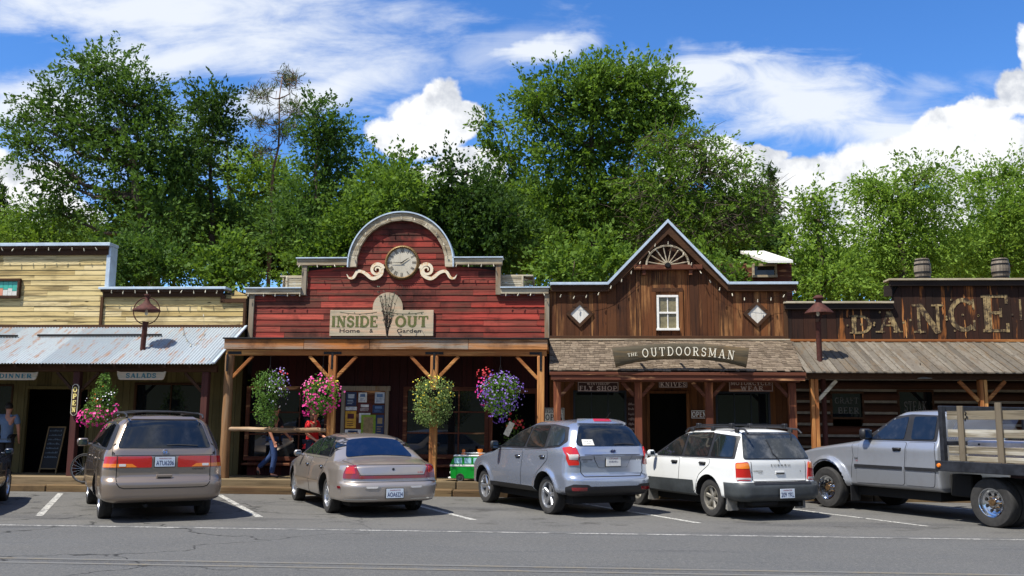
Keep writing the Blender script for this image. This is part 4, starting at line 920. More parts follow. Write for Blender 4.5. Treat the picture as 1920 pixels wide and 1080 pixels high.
    for a, b, c, d in ((xa, w0[0], .29, zt), (w0[0], w0[1], w0[3], zt), (w0[0], w0[1], .29, w0[2]), (w0[1], dl, .29, zt), (dl, dr, dz, zt), (dr, w1[0], .29, zt), (w1[0], w1[1], w1[3], zt), (w1[0], w1[1], .29, w1[2]), (w1[1], xb+.2, .29, zt)): boards_z(mb, a, b, .17, lambda x, q=d: q, c, yf, 0, .0, .3)
    mb.build('storefront_wall', M['honey_v'], root)
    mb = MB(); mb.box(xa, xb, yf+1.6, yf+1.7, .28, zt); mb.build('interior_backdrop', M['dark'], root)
    for a, b, c, d in (w0, w1): window(root, a, b, c, d, yf+.03, 3, 2, .05, 'bluewin', mun=.02)
    mb = MB(); mb.bbox(dl-.07, dl, yf-.05, yf+.04, .29, dz, .006); mb.bbox(dr, dr+.07, yf-.05, yf+.04, .29, dz, .006); mb.bbox(dl-.09, dr+.09, yf-.055, yf+.04, dz, dz+.07, .006)
    mb.build('door_frame', M['honey_v'], root)
    # bulbs along the eave and gable
    pts = [(PX(p, q, YW-.2)[0], YW-.2, PX(p, q, YW-.2)[1]) for p, q in ((1052, 552), (1077, 555), (1100, 553), (1123, 548), (1146, 536), (1166, 523), (1184, 508), (1201, 490), (1217, 471), (1229, 457), (1253, 453), (1282, 473), (1297, 492), (1313, 508), (1331, 525), (1350, 539), (1373, 550), (1396, 558), (1421, 561), (1446, 558), (1471, 552), (1490, 544))]
    pts = [(PX(1251+(p[0]-PX(1251, 500, YW-.2)[0])*0, 500, YW)[0]*0+p[0], YW-.165, p[2]) for p in pts]; bulb_string(pts, 'long string of bulbs following the pointed gable of the brown front', drop=.01)
    return z0r, z1r, ya, yb, zf0, PXB
M['curtain'] = plain('curtained_glass', c3((120, 112, 84)), .15, var=.25, scale=10); M['bluewin'] = plain('dark_blue_window_frame', c3((22, 30, 40)), .5)
M['whitebd'] = wood('white_painted_board', [c3((214, 210, 200)), c3((198, 192, 178))], 'Z', c3((96, 84, 70)), None, 0, .5, stain=.2)
BR = brown_building()

def brown_signs():
    # curved log sign in front of the shingle roof
    y = YE-.16; x0, z0 = PX(1151, 660, y); x1, z1 = PX(1401, 660, y); W = x1-x0; cx = (x0+x1)/2
    zc = Z_(1250, 663, y); root = empty('log_sign', (cx, y, zc), 'curved varnished log sign with pale raised lettering over the shingle roof', 'sign')
    def yc(u): return -.17*(2*u)**2*.86+.055           # arch of the sign's centre, u in -0.5..0.5
    mb = MB(); n = 24; vs = []; fs = []; K = 12
    for i in range(n+1):
        u = -.5+i/n; hh = .175+.045*abs(2*u)**4; sl = -.17*.86*8*u/W
        for k in range(K):
            a = 2*PI*k/K; ca, sa = math.cos(a), math.sin(a); sx = abs(ca)**.7*math.copysign(1, ca); sz = abs(sa)**.8*math.copysign(1, sa)
            vs.append((u*W-sz*hh*sl*.9, -.06*sx*1.2, yc(u)+sz*hh))
    for i in range(n):
        for k in range(K): fs.append((i*K+k, i*K+(k+1) % K, (i+1)*K+(k+1) % K, (i+1)*K+k))
    fs += [tuple(range(K)), tuple(n*K+k for k in reversed(range(K)))]
    mb.add(vs, fs, 0, .4); mb.build('log_board', M['logsign'], root, ang=50)
    for nm, s, ca, wd, h, org in (('small_lettering', 'THE', -.362, .22, .075, 1), ('large_lettering', 'OUTDOORSMAN', .055, W*.69, .195, 0)):
        mb = MB(); vs, fs, w0 = slab_text(s, h, .22 if not org else .08, 1, .72); k = wd/w0; vs = [(v[0]*k-wd/2, v[1]-h/2, v[2]) for v in vs]
        def wp(x, yq, ca=ca):
            u = ca+x/W; sl = -.17*.86*8*u/W; return ca*W+x-yq*sl, yc(u)+yq-.005
        put_text(mb, vs, fs, (0, -.083, 0), 0, warp=wp); mb.build(nm, M['cream'], root, recalc=False)
    mb = MB()
    for u in (-.3, 0, .3): mb.beam((u*W, .05, yc(u)-.05), (u*W, .5, yc(u)-.05-.02), .05, .05)
    mb.build('bracket', M['iron'], root)
    # small boards under the eave
    def board(px0, px1, py0, py1, lines, label, col='signdk', tcol='dim_t', Y=YP-.12, cat='sign', frame=True):
        xa, za = PX(px0, py1, Y); xb, zb = PX(px1, py0, Y); root = empty('shop_sign', ((xa+xb)/2, Y, za), label, cat); ox, oz = (xa+xb)/2, za
        mb = MB(); mb.bbox(xa-ox, xb-ox, 0, .03, 0, zb-za, .004); mb.build('board', M[col], root)
        if frame:
            t = .012; mb = MB(); H = zb-za; w = xb-xa
            for q in ((-w/2+.01, w/2-.01, .01, .01+t), (-w/2+.01, w/2-.01, H-.01-t, H-.01), (-w/2+.01, -w/2+.01+t, .011+t, H-.011-t), (w/2-.01-t, w/2-.01, .011+t, H-.011-t)): mb.box(q[0], q[1], -.004, .002, q[2], q[3])
            mb.build('border', M[tcol], root)
        mb = MB()
        for s, fx, fz, fw, fh in lines: slab_on(mb, s, (fx-.5)*(xb-xa), fz*(zb-za), -.006, fw*(xb-xa), fh*(zb-za), 0, .10, 1.1)
        mb.build('lettering', M[tcol], root, recalc=False); return root
    board(1083, 1160, 716, 734, [('WINTHROP', .5, .80, .55, .26), ('FLY SHOP', .5, .34, .92, .46)], 'dark board lettered FLY SHOP hanging over the left window', Y=YP+.3)
    board(1235, 1289, 714, 727, [('KNIVES', .5, .48, .90, .58)], 'small dark board lettered KNIVES over the open doorway', Y=YP+.3)
    board(1367, 1449, 714, 734, [('MOTORCYCLE', .5, .76, .93, .34), ('WEAR', .52, .30, .52, .40)], 'brown board lettered MOTORCYCLE WEAR over the right window', 'rusty_x', Y=YP+.3)
    board(1296, 1326, 769, 785, [('OPEN', .5, .5, .86, .62)], 'small wooden OPEN board beside the brown doorway', 'honey_v', 'white_t', Y=YW-.12)
    board(1020, 1058, 765, 800, [('INSIDE OUT', .5, .84, .9, .22), ('OPEN', .5, .52, .86, .26), ('DAILY', .5, .2, .7, .2)] if False else [('INSIDE OUT', .5, .84, .9, .22), ('OPEN', .5, .50, .86, .30)], 'white hanging board with black and green OPEN lettering beside the orange post', 'cream', 'ink', Y=YP+.6)
    rnd = random.Random(3); root = board(1177, 1192, 745, 815, [], 'narrow dark board with rows of pale handwriting beside the brown post', 'signdk', 'dim_t', Y=YW-.12, frame=False)
    mb = MB(); xw = PX(1177, 780, YW-.12)[0]-PX(1192, 780, YW-.12)[0]
    for r_ in range(6):
        z = .12+.12*r_; x = xw/2+.02
        while x < -xw/2-.03: w_ = rnd.uniform(.015, .03); mb.box(x, x+w_*.5, -.005, -.001, z-rnd.uniform(0, .02), z+rnd.uniform(.02, .05)); x += w_
    mb.build('handwriting', M['dim_t'], root)
    # the cream restaurant's boards and the upright OPEN board
    def ribbon(px0, px1, py0, py1, s, fx, label):
        Y = YP-.13; xa, za = PX(px0, py1, Y); xb, zb = PX(px1, py0, Y); ox = (xa+xb)/2; H = zb-za; w = (xb-xa)/2; root = empty('shop_sign', (ox, Y, za), label, 'sign')
        mb = MB(); P = [(-w+.09, 0), (w-.09, 0), (w-.05, .02), (w-.02, H*.5), (w+.0, H), (w-.08, H-.02), (-w+.08, H-.02), (-w, H), (-w+.02, H*.5), (-w+.05, .02)]; mb.prism(P, 0, .03); mb.build('board', M['signc'], root)
        mb = MB(); slab_on(mb, s, fx*w, H*.49, -.006, fx*0+(.62 if len(s) < 8 else .84)*2*w, H*.52, 0, .08, 1.3); mb.build('lettering', M['teal_t'], root, recalc=False)
    ribbon(218, 311, 696, 712, 'SALADS', 0, 'cream ribbon board with teal letters SALADS under the awning')
    ribbon(-78, 71, 697, 712, 'LUNCH DINNER', .02, 'cream ribbon board with teal letters ending in DINNER under the awning')
    Y = YP-.14; xa, za = PX(131.5, 779, Y); xb, zb = PX(148, 720, Y); root = empty('open_sign', ((xa+xb)/2, Y, za), 'upright brown board lettered OPEN on the maroon post', 'sign'); w = (xb-xa)/2; H = zb-za
    def oct_(w, z0, z1, c): return [(-w, z0+c), (-w+c, z0), (w-c, z0), (w, z0+c), (w, z1-c), (w-c, z1), (-w+c, z1), (-w, z1-c)]
    mb = MB(); mb.prism(oct_(w, 0, H, .05), 0, .035); mb.build('board', M['cream'], root)
    mb = MB(); mb.prism(oct_(w-.012, .012, H-.012, .045), -.004, .004); mb.build('panel', M['signdk'], root)
    mb = MB()
    for i, ch in enumerate('OPEN'): slab_on(mb, ch, 0, H*(.82-.21*i), -.009, w*1.25, H*.155, 0, .05, 1.5)
    mb.build('lettering', M['goldt'], root, recalc=False)
M['signdk'] = wood('dark_sign_board', [c3((58, 34, 28)), c3((50, 30, 26))], 'X', c3((26, 16, 12)), None, 0, .5); M['goldt'] = plain('pale_gold_lettering', c3((232, 212, 130)), .6, var=.05)
brown_signs()

# ---------------------------------------------------------------- dance hall
def dance_building():
    random.seed(51); root = empty('dance_hall_building', (0, 0, 0), 'tar dark timber dance hall with stepped front, plank porch roof and log walls', 'building')
    xa, xs, xe = X_(1471, py=600), X_(1672, py=560), 16.0; zb, zl, zu = Z_(1700, 639), Z_(1560, 570), Z_(1800, 527)
    mb = MB(); boards_z(mb, xa, xe, .22, lambda x: zl if x < xs else zu, zb, YW, 0, 0, .4, .010)
    mb.box(xa, xs+.05, YW+.022, YW+.16, zb-.9, zl-.02, 1); mb.box(xs+.051, xe, YW+.022, YW+.16, zb-.9, zu-.02, 1)
    mb.build('wall', [M['dance_v'], M['dark']], root)
    mb = MB(); rnd = random.Random(2)
    for px, py0, py1 in ((1601, 578, 636), (1617, 578, 634), (1589, 578, 596), (1695, 560, 634), (1699, 600, 634), (1808, 552, 575), (1811, 600, 634), (1863, 535, 636), (1768, 566, 590)):
        x, z0 = XZ(px, py1); z1 = Z_(px, py0); pts = [(x+rnd.uniform(-.012, .012), YW-.016, z0+(z1-z0)*k/6) for k in range(7)]
        V = []; F = []
        for k, p in enumerate(pts): w = rnd.uniform(.010, .026)*(1 if 0 < k < 6 else .3); V += [(p[0]-w, p[1], p[2]), (p[0]+w, p[1], p[2])]
        F = [(2*k, 2*k+1, 2*k+3, 2*k+2) for k in range(6)]; mb.add(V, F)
    mb.build('bare_wood_split', M['orange_z'], root, recalc=False)
    mb = MB(); mb.bbox(xa, xs+.0, YW-.10, YW-.02, zl-.14, zl+.0, .006); mb.bbox(xs-.06, xe, YW-.12, YW-.02, zu-.13, zu+.0, .006)
    mb.box(X_(1658, py=545), X_(1670, py=545), YW-.08, YW+.05, Z_(1660, 556), Z_(1660, 536)); mb.build('fascia', M['dance_x'], root)
    mb = MB(); mb.bbox(xa-.02, xs-.0, YW-.15, YW+.25, zl, zl+.05, .005); mb.bbox(xs-.10, xe, YW-.17, YW+.25, zu, zu+.045, .005); mb.build('coping', M['grey_x'], root)
    mb = MB(); mb.bbox(xa, xe, YW-.09, YW-.021, zb-.03, zb+.03, .006); mb.build('foot_board', M['orange_x'], root)
    # painted letters, growing towards the right
    mb = MB(); dots = []
    for ch, px0, px1, py0, py1 in (('D', 1590, 1637, 590, 627), ('A', 1640, 1692, 582, 625), ('N', 1708, 1772, 568, 627), ('C', 1775, 1831, 557, 624), ('E', 1836, 1894, 550, 626)):
        xx0, z0 = XZ(px0, py1); xx1, z1 = XZ(px1, py0); slab_on(mb, ch, (xx0+xx1)/2, (z0+z1)/2, YW-.0195, (xx1-xx0)*.92, (z1-z0)*.92, 0, .0, .95)
        for q in ((.0, .45), (.52, .5), (1.0, .47), (.2, .92), (.25, .06)): dots.append((xx0+(xx1-xx0)*q[0], z0+(z1-z0)*q[1]))
    x0_, z0_ = XZ(1912, 600); mb.add([(x0_, YW-.0195, z0_), (x0_+.05, YW-.0195, z0_), (x0_+.05, YW-.0195, z0_+.5), (x0_, YW-.0195, z0_+.5)], [(0, 1, 2, 3)])
    for x, z in dots: mb.add([(x+.028*math.cos(k*PI/5), YW-.0225, z+.028*math.sin(k*PI/5)) for k in range(10)], [tuple(range(10))])
    mb.build('painted_lettering', M['ghost_t'], root, recalc=False)
    # plank porch roof
    z1r, z0r = Z_(1700, 641, YW-.03), Z_(1700, 698, YE); ya, yb = YE, YW-.03; s_ = (z1r-z0r)/(yb-ya)
    mb = MB(); x = PX(1516, 690, ya)[0]-.30
    def skx(x, y): return x
    xlim = lambda y: PX(1508, 697, ya)[0]*(1-(y-ya)/(yb-ya))+X_(1484, py=641)*(y-ya)/(yb-ya)
    while x < xe:
        w_ = random.uniform(.15, .25); a, b = x, x+w_-.006; j = random.uniform(-.02, .03); zj = random.uniform(0, .008)
        if a > xlim(ya)-.1:
            a0 = max(a, xlim(ya)+.01)
            mb.add([(a0, ya+j, z0r+zj), (b, ya+j, z0r+zj), (b, yb, z1r+zj), (a, yb, z1r+zj), (a0, ya+j, z0r-.02), (b, ya+j, z0r-.02), (b, yb, z1r-.02), (a, yb, z1r-.02)], [(0, 1, 2, 3), (4, 7, 6, 5), (0, 4, 5, 1), (1, 5, 6, 2), (0, 3, 7, 4)])
            if random.random() < .85: mb.add([(b-.035, ya+j-.01, z0r+.022), (b+.035, ya+j-.01, z0r+.022), (b+.035, yb, z1r+.022), (b-.035, yb, z1r+.022), (b-.035, ya+j-.01, z0r-.004), (b+.035, ya+j-.01, z0r-.004), (b+.035, yb, z1r-.004), (b-.035, yb, z1r-.004)], [(0, 1, 2, 3), (4, 7, 6, 5), (0, 4, 5, 1), (1, 5, 6, 2), (0, 3, 7, 4)])
        x += w_
    mb.build('porch_roof', M['grey_y'], root)
    mb = MB(); xL = PX(1512, 705, ya)[0]; zb1 = z0r-.03; mb.bbox(xL, xe, YP-.12, YP+.06, zb1-.11, zb1+.03, .01); mb.build('beam', M['trim'], root)
    for i, px in enumerate((1528, 1845)):
        x = PX(px, 780, YP)[0]
        for q in (-.042, .045):
            mb = MB(); mb.bbox(x+q-.04, x+q+.04, YP-.08, YP+.08, .29, zb1-.112, .01); mb.build('post', M['orange_z'], root)
        for s in ((1,) if i == 0 else (-1, 1)): b = MB(); b.beam((x+s*.09, YP, zb1-.58), (x+s*.5, YP, zb1-.14), .07, .08); b.build('brace', M['grey_x' if i == 0 else 'orange_x'], root)
    mb = MB(); x = PX(1546, 780, YP+.9)[0]; mb.tube([(x, YP+.9, .29), (x, YP+.9, zb1+.1)], .06, 10); mb.build('pole', M['maroon_z'], root, ang=40)
    # log wall with chinking, windows
    yf = YW-.05; z = .29; k = 0; mb = MB(); ck = MB(); win = [(X_(1551), X_(1606), Z_(1570, 782), Z_(1570, 738)), (X_(1675), X_(1735), Z_(1700, 790), Z_(1700, 735))]
    while z < z1r-.2:
        h = .235; segs = [(xb_ := xa, xe)]
        for (a, b, c, d) in win:
            if z+h > c and z < d: segs = [q for s0 in segs for q in (((s0[0], a), (b, s0[1])) if s0[0] < a < s0[1] else (s0,))]
        for a, b in segs:
            pts = [(a, yf+.02, z+h/2), (b, yf+.02, z+h/2)]; mb.tube(pts, h*.5, 12); ck.box(a, b, yf-.055, yf+.03, z-.03, z+.03)
        z += h+.035
    mb.build('log_wall', M['logdark'], root, ang=40); ck.build('chinking', M['chink'], root)
    for a, b, c, d in win: window(root, a, b, c, d, yf-.02, 1, 1, .05, 'trim')
    for (a, b, c, d), tx in zip(win, ((('CRAFT', .5, .70, .8, .26), ('BEER', .55, .28, .72, .26)), (('STEAK', .5, .5, .7, .36),))):
        mb = MB()
        for s, fx, fz, fw, fh in tx: slab_on(mb, s, a+(b-a)*fx, c+(d-c)*fz, yf-.028, (b-a)*fw, (d-c)*fh, 0, .06, .8)
        mb.build('window_lettering', M['dim2'], root, recalc=False)
    return z0r, z1r, ya, yb
M['dance_x'] = wood('tarred_dark_fascia', [c3((50, 40, 34)), c3((38, 30, 26))], 'X', c3((14, 10, 8)), None, 0, .6); M['dim2'] = plain('dim_window_paint', c3((96, 92, 88)), .8)
def mat_ghost():
    m, T, b, out = newmat('worn_gold_paint'); co = T.node('ShaderNodeTexCoord').outputs['Object']
    n = T.noise(co, 7, 6, .75); mp = T.node('ShaderNodeMapping', {0: co}); mp.inputs['Scale'].default_value = (16, 1, 1.5); n2 = T.noise(mp.outputs[0], 1.5, 6, .7)
    k = T.mix(T.sm(T.m('ADD', T.m('MULTIPLY', n, .6), T.m('MULTIPLY', n2, .4)), .44, .57), c3((44, 30, 20)), T.mix(n2, c3((104, 80, 44)), c3((190, 166, 116))))
    T.put(b.inputs['Base Color'], k); b.inputs['Roughness'].default_value = .85; return m
M['ghost_t'] = mat_ghost()
DN = dance_building()

# ---------------------------------------------------------------- roof lamps, barrels, hanging shade
def roof_point(px, py, z0, z1, ya, yb):
    best = None
    for k in range(200):
        y = ya+(yb-ya)*k/199; x, z = PX(px, py, y); zz = z0+(z1-z0)*(y-ya)/(yb-ya)
        if best is None or abs(z-zz) < best[0]: best = (abs(z-zz), x, y, zz)
    return Vector(best[1:])
def shade_prof(r, h): return [(0, h+.05), (.05, h+.05), (.055, h), (r*.45, h*.62), (r, .02), (r+.01, -.02), (r-.005, -.015), (r*.42, h*.5), (0, h*.6)]
def lamps():
    p = roof_point(267, 655, *YAW); root = empty('roof_lamp', p, 'rusty lamp in an iron ring on a post through the corrugated awning', 'lamp'); y = p.y
    k = lambda py: PX(270, py, y)[1]-p.z
    mb = MB(); mb.tube([(0, 0, -.1), (.03, 0, k(607)), (.035, 0, k(603))], [.062, .062, .085], 12); mb.build('pole', M['rust'], root, ang=40)
    r = (PX(296, 582, y)[0]-PX(247, 582, y)[0])/2; cz = k(583); mb = MB(); mb.tube([(.04+r*math.cos(2*PI*i/40), 0, cz+r*math.sin(2*PI*i/40)) for i in range(41)], .014, 6, caps=False); mb.build('ring', M['rust'], root, smooth=True)
    s = MB(); s.lathe([(0, .38), (.07, .38), (.075, .35), (.05, .345), (.05, .24), (.09, .16), (r*.98, .0), (r, -.03), (r*.94, -.01), (.06, .13), (0, .15)], 28, M=Matrix.Translation((.04, 0, k(581)))); s.build('lamp_shade', M['rust'], root, ang=35)
    b = MB(); b.lathe([(0, -.14), (.03, -.12), (.042, -.08), (.03, -.03), (.018, 0), (.018, .14)], 12, M=Matrix.Translation((.04, 0, k(581)))); b.build('bulb', M['clearb'], root, smooth=True)
    p = roof_point(1537, 677, *DN); root = empty('roof_lamp', p, 'rusty lamp with wide cone shade on a post through the plank roof', 'lamp'); y = p.y
    k = lambda py: PX(1537, py, y)[1]-p.z
    mb = MB(); mb.tube([(0, 0, -.1), (0, 0, k(606)), (0, 0, k(604))], [.062, .062, .075], 12); mb.tube([(.03, 0, k(604)), (.07, 0, k(595)), (.11, 0, k(582)), (.07, 0, k(572))], .018, 6); mb.build('pole', M['rust'], root, ang=40)
    s = MB(); r = .31; s.lathe([(0, .39), (.06, .39), (.13, .33), (.13, .31), (.07, .30), (.075, .22), (.09, .2), (r, .0), (r+.01, -.03), (r-.02, -.01), (.08, .12), (0, .15)], 28, M=Matrix.Translation((.03, 0, k(585)))); s.build('lamp_shade', M['rust'], root, ang=35)
    b = MB(); b.lathe([(0, -.10), (.03, -.08), (.04, -.05), (.03, 0), (.018, .12)], 12, M=Matrix.Translation((.0, 0, k(585)))); b.build('bulb', M['clearb'], root, smooth=True)
    x, z = PX(1727, 710, YP+.1); root = empty('hanging_lamp', (x, YP+.1, z), 'flat enamel lamp shade hanging below the plank porch roof', 'lamp')
    s = MB(); s.lathe([(0, .11), (.05, .10), (.12, .07), (.27, .005), (.275, -.01), (.26, -.005), (.1, .05), (0, .07)], 28); s.build('lamp_shade', M['enamel'], root, ang=40)
    s = MB(); s.tube([(0, 0, .1), (0, 0, .35)], .01, 6); s.build('rod', M['iron'], root)
    for px, w in ((1730, 28), (1876.5, 30)):
        x, z = PX(px, 524, YW+.1); zt = PX(px, 485, YW+.1)[1]; h = zt-z; r = (PX(px+w/2, 500, YW+.1)[0]-x)
        root = empty('barrel', (x, YW+.08, DNZ), 'grey weathered barrel on the dance hall coping, '+('nearer the step' if px < 1800 else 'above the letter E'), 'barrel', 'barrels on the dance hall')
        mb = MB(); n = 18
        for i in range(n):
            a0, a1 = 2*PI*i/n, 2*PI*(i+.93)/n; V = []; F = []
            for q in range(7):
                t = q/6; rr = r*(.80+.20*math.sin(PI*t)); V += [(rr*math.cos(a0), rr*math.sin(a0), h*t), (rr*math.cos(a1), rr*math.sin(a1), h*t)]
            for q in range(6): F.append((2*q, 2*q+1, 2*q+3, 2*q+2))
            mb.add(V, F)
        mb.lathe([(r*.77, .01), (r*.95, h*.5), (r*.77, h-.03), (0, h-.03)], 18, 1); mb.build('staves', [M['barrel'], M['trim']], root, recalc=False)
        for t in (.10, .32, .70, .90):
            b = MB(); rr = r*(.80+.20*math.sin(PI*t))+.004; b.lathe([(rr-.01, h*t-.022), (rr, h*t-.022), (rr+.001, h*t+.022), (rr-.01, h*t+.022)], 24); b.build('hoop', M['iron'], root, ang=40)
M['clearb'] = plain('clear_bulb', c3((200, 196, 180)), .08); M['enamel'] = plain('grey_enamel', c3((140, 138, 128)), .4)
DNZ = Z_(1800, 527)+.045
lamps()
# ---------------------------------------------------------------- vehicles
def mat_paint(name, col, metal=.55, rough=.28, dirt=.25, coat=1.0):
    m, T, b, _ = newmat(name); co = T.node('ShaderNodeTexCoord').outputs['Object']
    n = T.noise(co, 2.2, 6, .65); fl = T.noise(co, 60, 1, .5); z = T.node('ShaderNodeSeparateXYZ', {0: co}).outputs[2]
    k = col
    d = T.m('MULTIPLY', T.m('ADD', T.sm(z, .75, .20, 0, .75), T.sm(n, .45, .7, 0, .35)), dirt)
    k = T.mix(d, k, (.16, .13, .095, 1)); T.put(b.inputs['Base Color'], k)
    b.inputs['Metallic'].default_value = metal; T.put(b.inputs['Roughness'], T.m('ADD', rough, T.m('MULTIPLY', d, .6)))
    b.inputs['Coat Weight'].default_value = coat; T.put(b.inputs['Coat Roughness'], T.m('ADD', .015, T.m('MULTIPLY', d, .5))); return m
def mat_glass(name, col, rough=.03, film=.06):
    m, T, b, _ = newmat(name); co = T.node('ShaderNodeTexCoord').outputs['Object']; n = T.noise(co, 3.5, 6, .7)
    T.put(b.inputs['Base Color'], T.mix(T.m('MULTIPLY', T.sm(n, .45, .7), film), col, (.25, .25, .25, 1))); b.inputs['Roughness'].default_value = rough
    b.inputs['Specular IOR Level'].default_value = .6; b.inputs['Coat Weight'].default_value = .3; b.inputs['Coat Roughness'].default_value = .01; return m
M['p_van'] = mat_paint('bronze_metallic_paint', c3((146, 131, 117)), .6, .28, .30)
M['p_sedan'] = mat_paint('beige_silver_metallic_paint', c3((176, 167, 159)), .6, .28, .35)
M['p_suv'] = mat_paint('ice_silver_metallic_paint', c3((168, 177, 194)), .65, .22, .18)
M['p_wag'] = mat_paint('white_gloss_paint', (.72, .73, .71, 1), 0, .32, .22)
M['p_truck'] = mat_paint('silver_truck_paint', c3((166, 170, 177)), .55, .32, .40)
M['p_dark'] = mat_paint('dark_grey_paint', c3((64, 66, 72)), .5, .3, .3)
M['clad'] = plain('grey_plastic_cladding', c3((62, 66, 68)), .45, 0, .2, 4, bump=.1)
M['blkplastic'] = plain('black_plastic', (.018, .018, .02), .5); M['gap'] = plain('panel_gap', (.008, .008, .008), .9); M['rubber'] = plain('tyre_rubber', (.030, .029, .028), .85, var=.25, scale=12, bump=.3)
M['alloy'] = plain('silver_alloy', c3((190, 192, 196)), .28, .85, .15, 8); M['chrome'] = plain('chrome', c3((205, 208, 212)), .12, 1, .05); M['steel'] = plain('tarnished_hub', c3((112, 88, 60)), .5, .7, .4, 20)
M['gl_tint'] = mat_glass('tinted_glass', (.006, .009, .014, 1)); M['gl_blue'] = mat_glass('sky_reflection_blue_glass', (.003, .008, .030, 1), .02, .03); M['gl_side'] = mat_glass('side_glass', (.010, .013, .014, 1), .02)  # the blue glass carries the sky's reflection in its own colour
M['gl_truck'] = mat_glass('blue_grey_glass', (.008, .012, .020, 1), .02, .1); M['gl_dusty'] = mat_glass('dusty_glass', (.022, .028, .034, 1), .08, .35)
def mat_lens(name, col, rough=.12, emit=0):
    m, T, b, _ = newmat(name); co = T.node('ShaderNodeTexCoord').outputs['Object']; mp = T.node('ShaderNodeMapping', {0: co}); mp.inputs['Scale'].default_value = (60, 60, 60)
    w = T.noise(mp.outputs[0], 1.5, 2, .5); T.put(b.inputs['Base Color'], T.mix(w, tuple(c*.75 for c in col[:3])+(1,), tuple(min(1, c*1.3) for c in col[:3])+(1,)))
    b.inputs['Roughness'].default_value = rough; b.inputs['Coat Weight'].default_value = 1; b.inputs['Coat Roughness'].default_value = .02; return m
M['l_red'] = mat_lens('red_lens', (.42, .012, .010, 1)); M['l_dred'] = mat_lens('dark_red_lens', (.17, .008, .012, 1)); M['l_amber'] = mat_lens('amber_lens', (.75, .20, .02, 1)); M['l_clear'] = mat_lens('clear_lens', (.62, .60, .58, 1))
M['plate'] = plain('plate_face', c3((206, 216, 226)), .4, var=.05); M['plate_b'] = plain('plate_blue_lettering', c3((24, 40, 92)), .5); M['plate_r'] = plain('plate_red_lettering', c3((150, 60, 70)), .5)

def smooth_table(pts, w=.08, n=600, lo=None, hi=None):
    xs = np.array([p[0] for p in pts]); zs = np.array([p[1] for p in pts]); lo = xs[0]-.5 if lo is None else lo; hi = xs[-1]+.5 if hi is None else hi
    X = np.linspace(lo, hi, n); Z = np.interp(X, xs, zs); k = max(1, int(w/(hi-lo)*n)); ker = np.hanning(2*k+3)[1:-1]; ker /= ker.sum()
    Zp = np.pad(Z, (len(ker)//2,), 'edge'); Z2 = np.convolve(Zp, ker, 'valid'); return lambda x: np.interp(x, X, Z2)
def mat_tr(l): return l
def body_geo(S):
    XR, XF, zb = S['XR'], S['XF'], S['zb']; top = smooth_table(S['top'], S.get('tw', .12), 800); rear = smooth_table(S['rear'], S.get('rw', .03)); front = smooth_table(S['front'], .06)
    hw = smooth_table(S['hw'], S.get('hww', .04)); plan = smooth_table(S['plan'], .25)
    L = XF-XR; W = max(p[1] for p in S['hw']); H = 1.3; rx, ry, rz = S.get('rad', (.30, .26, .13)); ZM = S.get('zmax', 2)
    def grid(n, l, r):
        a = [r*math.tan(PI/4*i/6)*1.0 for i in range(7)]; a = [x/ (math.tan(PI/4))*1 for x in a]; mid = np.linspace(r, l-r, n); return np.array(a[:-1]+list(mid)+[l-x for x in reversed(a[:-1])])
    gx = grid(S.get('nx', 120), L, rx); gy = grid(26, 2*W, ry)-W; gz = grid(34, H, rz)
    vs = {}; V = []; F = []
    def P(x, y, z):
        k = (round(x, 5), round(y, 5), round(z, 5))
        if k in vs: return vs[k]
        q = np.array([min(max(x, rx), L-rx), min(max(y, -W+ry), W-ry), min(max(z, rz), H-rz)]); d = (np.array([x, y, z])-q)/np.array([rx, ry, rz]); n = np.linalg.norm(d)
        mx_ = np.abs(d).max()
        if mx_ > 1e-9: d = d/n*mx_
        p = q+d*np.array([rx, ry, rz]); s, t, r = p[0]/L, p[1]/W, p[2]/H
        x0 = XR+L*s; zt = float(top(x0)); cam_ = S.get('camber', .05); zz = zb+r*(zt-zb-cam_*t*t)
        fr = max(0, 1-(x0-XR)/S.get('D', 1.1)); fr = fr*fr*(3-2*fr); ff = max(0, 1-(XF-x0)/.9); ff = ff*ff*(3-2*ff)
        xx = x0+float(rear(zz))*fr-float(front(zz))*ff+S.get('bulge', .05)*t*t*fr-.10*t*t*ff
        h = float(hw(zz))*float(plan(xx))
        for ax, ra, amp in S['arch']:
            dd = math.hypot(xx-ax, zz-S['tr']); h += amp*math.exp(-((dd-ra-.02)/.05)**2)+(amp*.5 if False else 0)
        yy = t*h
        vs[k] = len(V); V.append((xx, yy, zz)); return vs[k]
    for z in (0, H):
        for i in range(len(gx)-1):
            for j in range(len(gy)-1):
                q = [P(gx[i], gy[j], z), P(gx[i+1], gy[j], z), P(gx[i+1], gy[j+1], z), P(gx[i], gy[j+1], z)]; F.append(q if z else q[::-1])
    for y in (-W, W):
        for i in range(len(gx)-1):
            for j in range(len(gz)-1):
                q = [P(gx[i], y, gz[j]), P(gx[i+1], y, gz[j]), P(gx[i+1], y, gz[j+1]), P(gx[i], y, gz[j+1])]; F.append(q if y < 0 else q[::-1])
    for x in (0, L):
        for i in range(len(gy)-1):
            for j in range(len(gz)-1):
                q = [P(x, gy[i], gz[j]), P(x, gy[i+1], gz[j]), P(x, gy[i+1], gz[j+1]), P(x, gy[i], gz[j+1])]; F.append(q if x else q[::-1])
    return V, [tuple(f) for f in F]
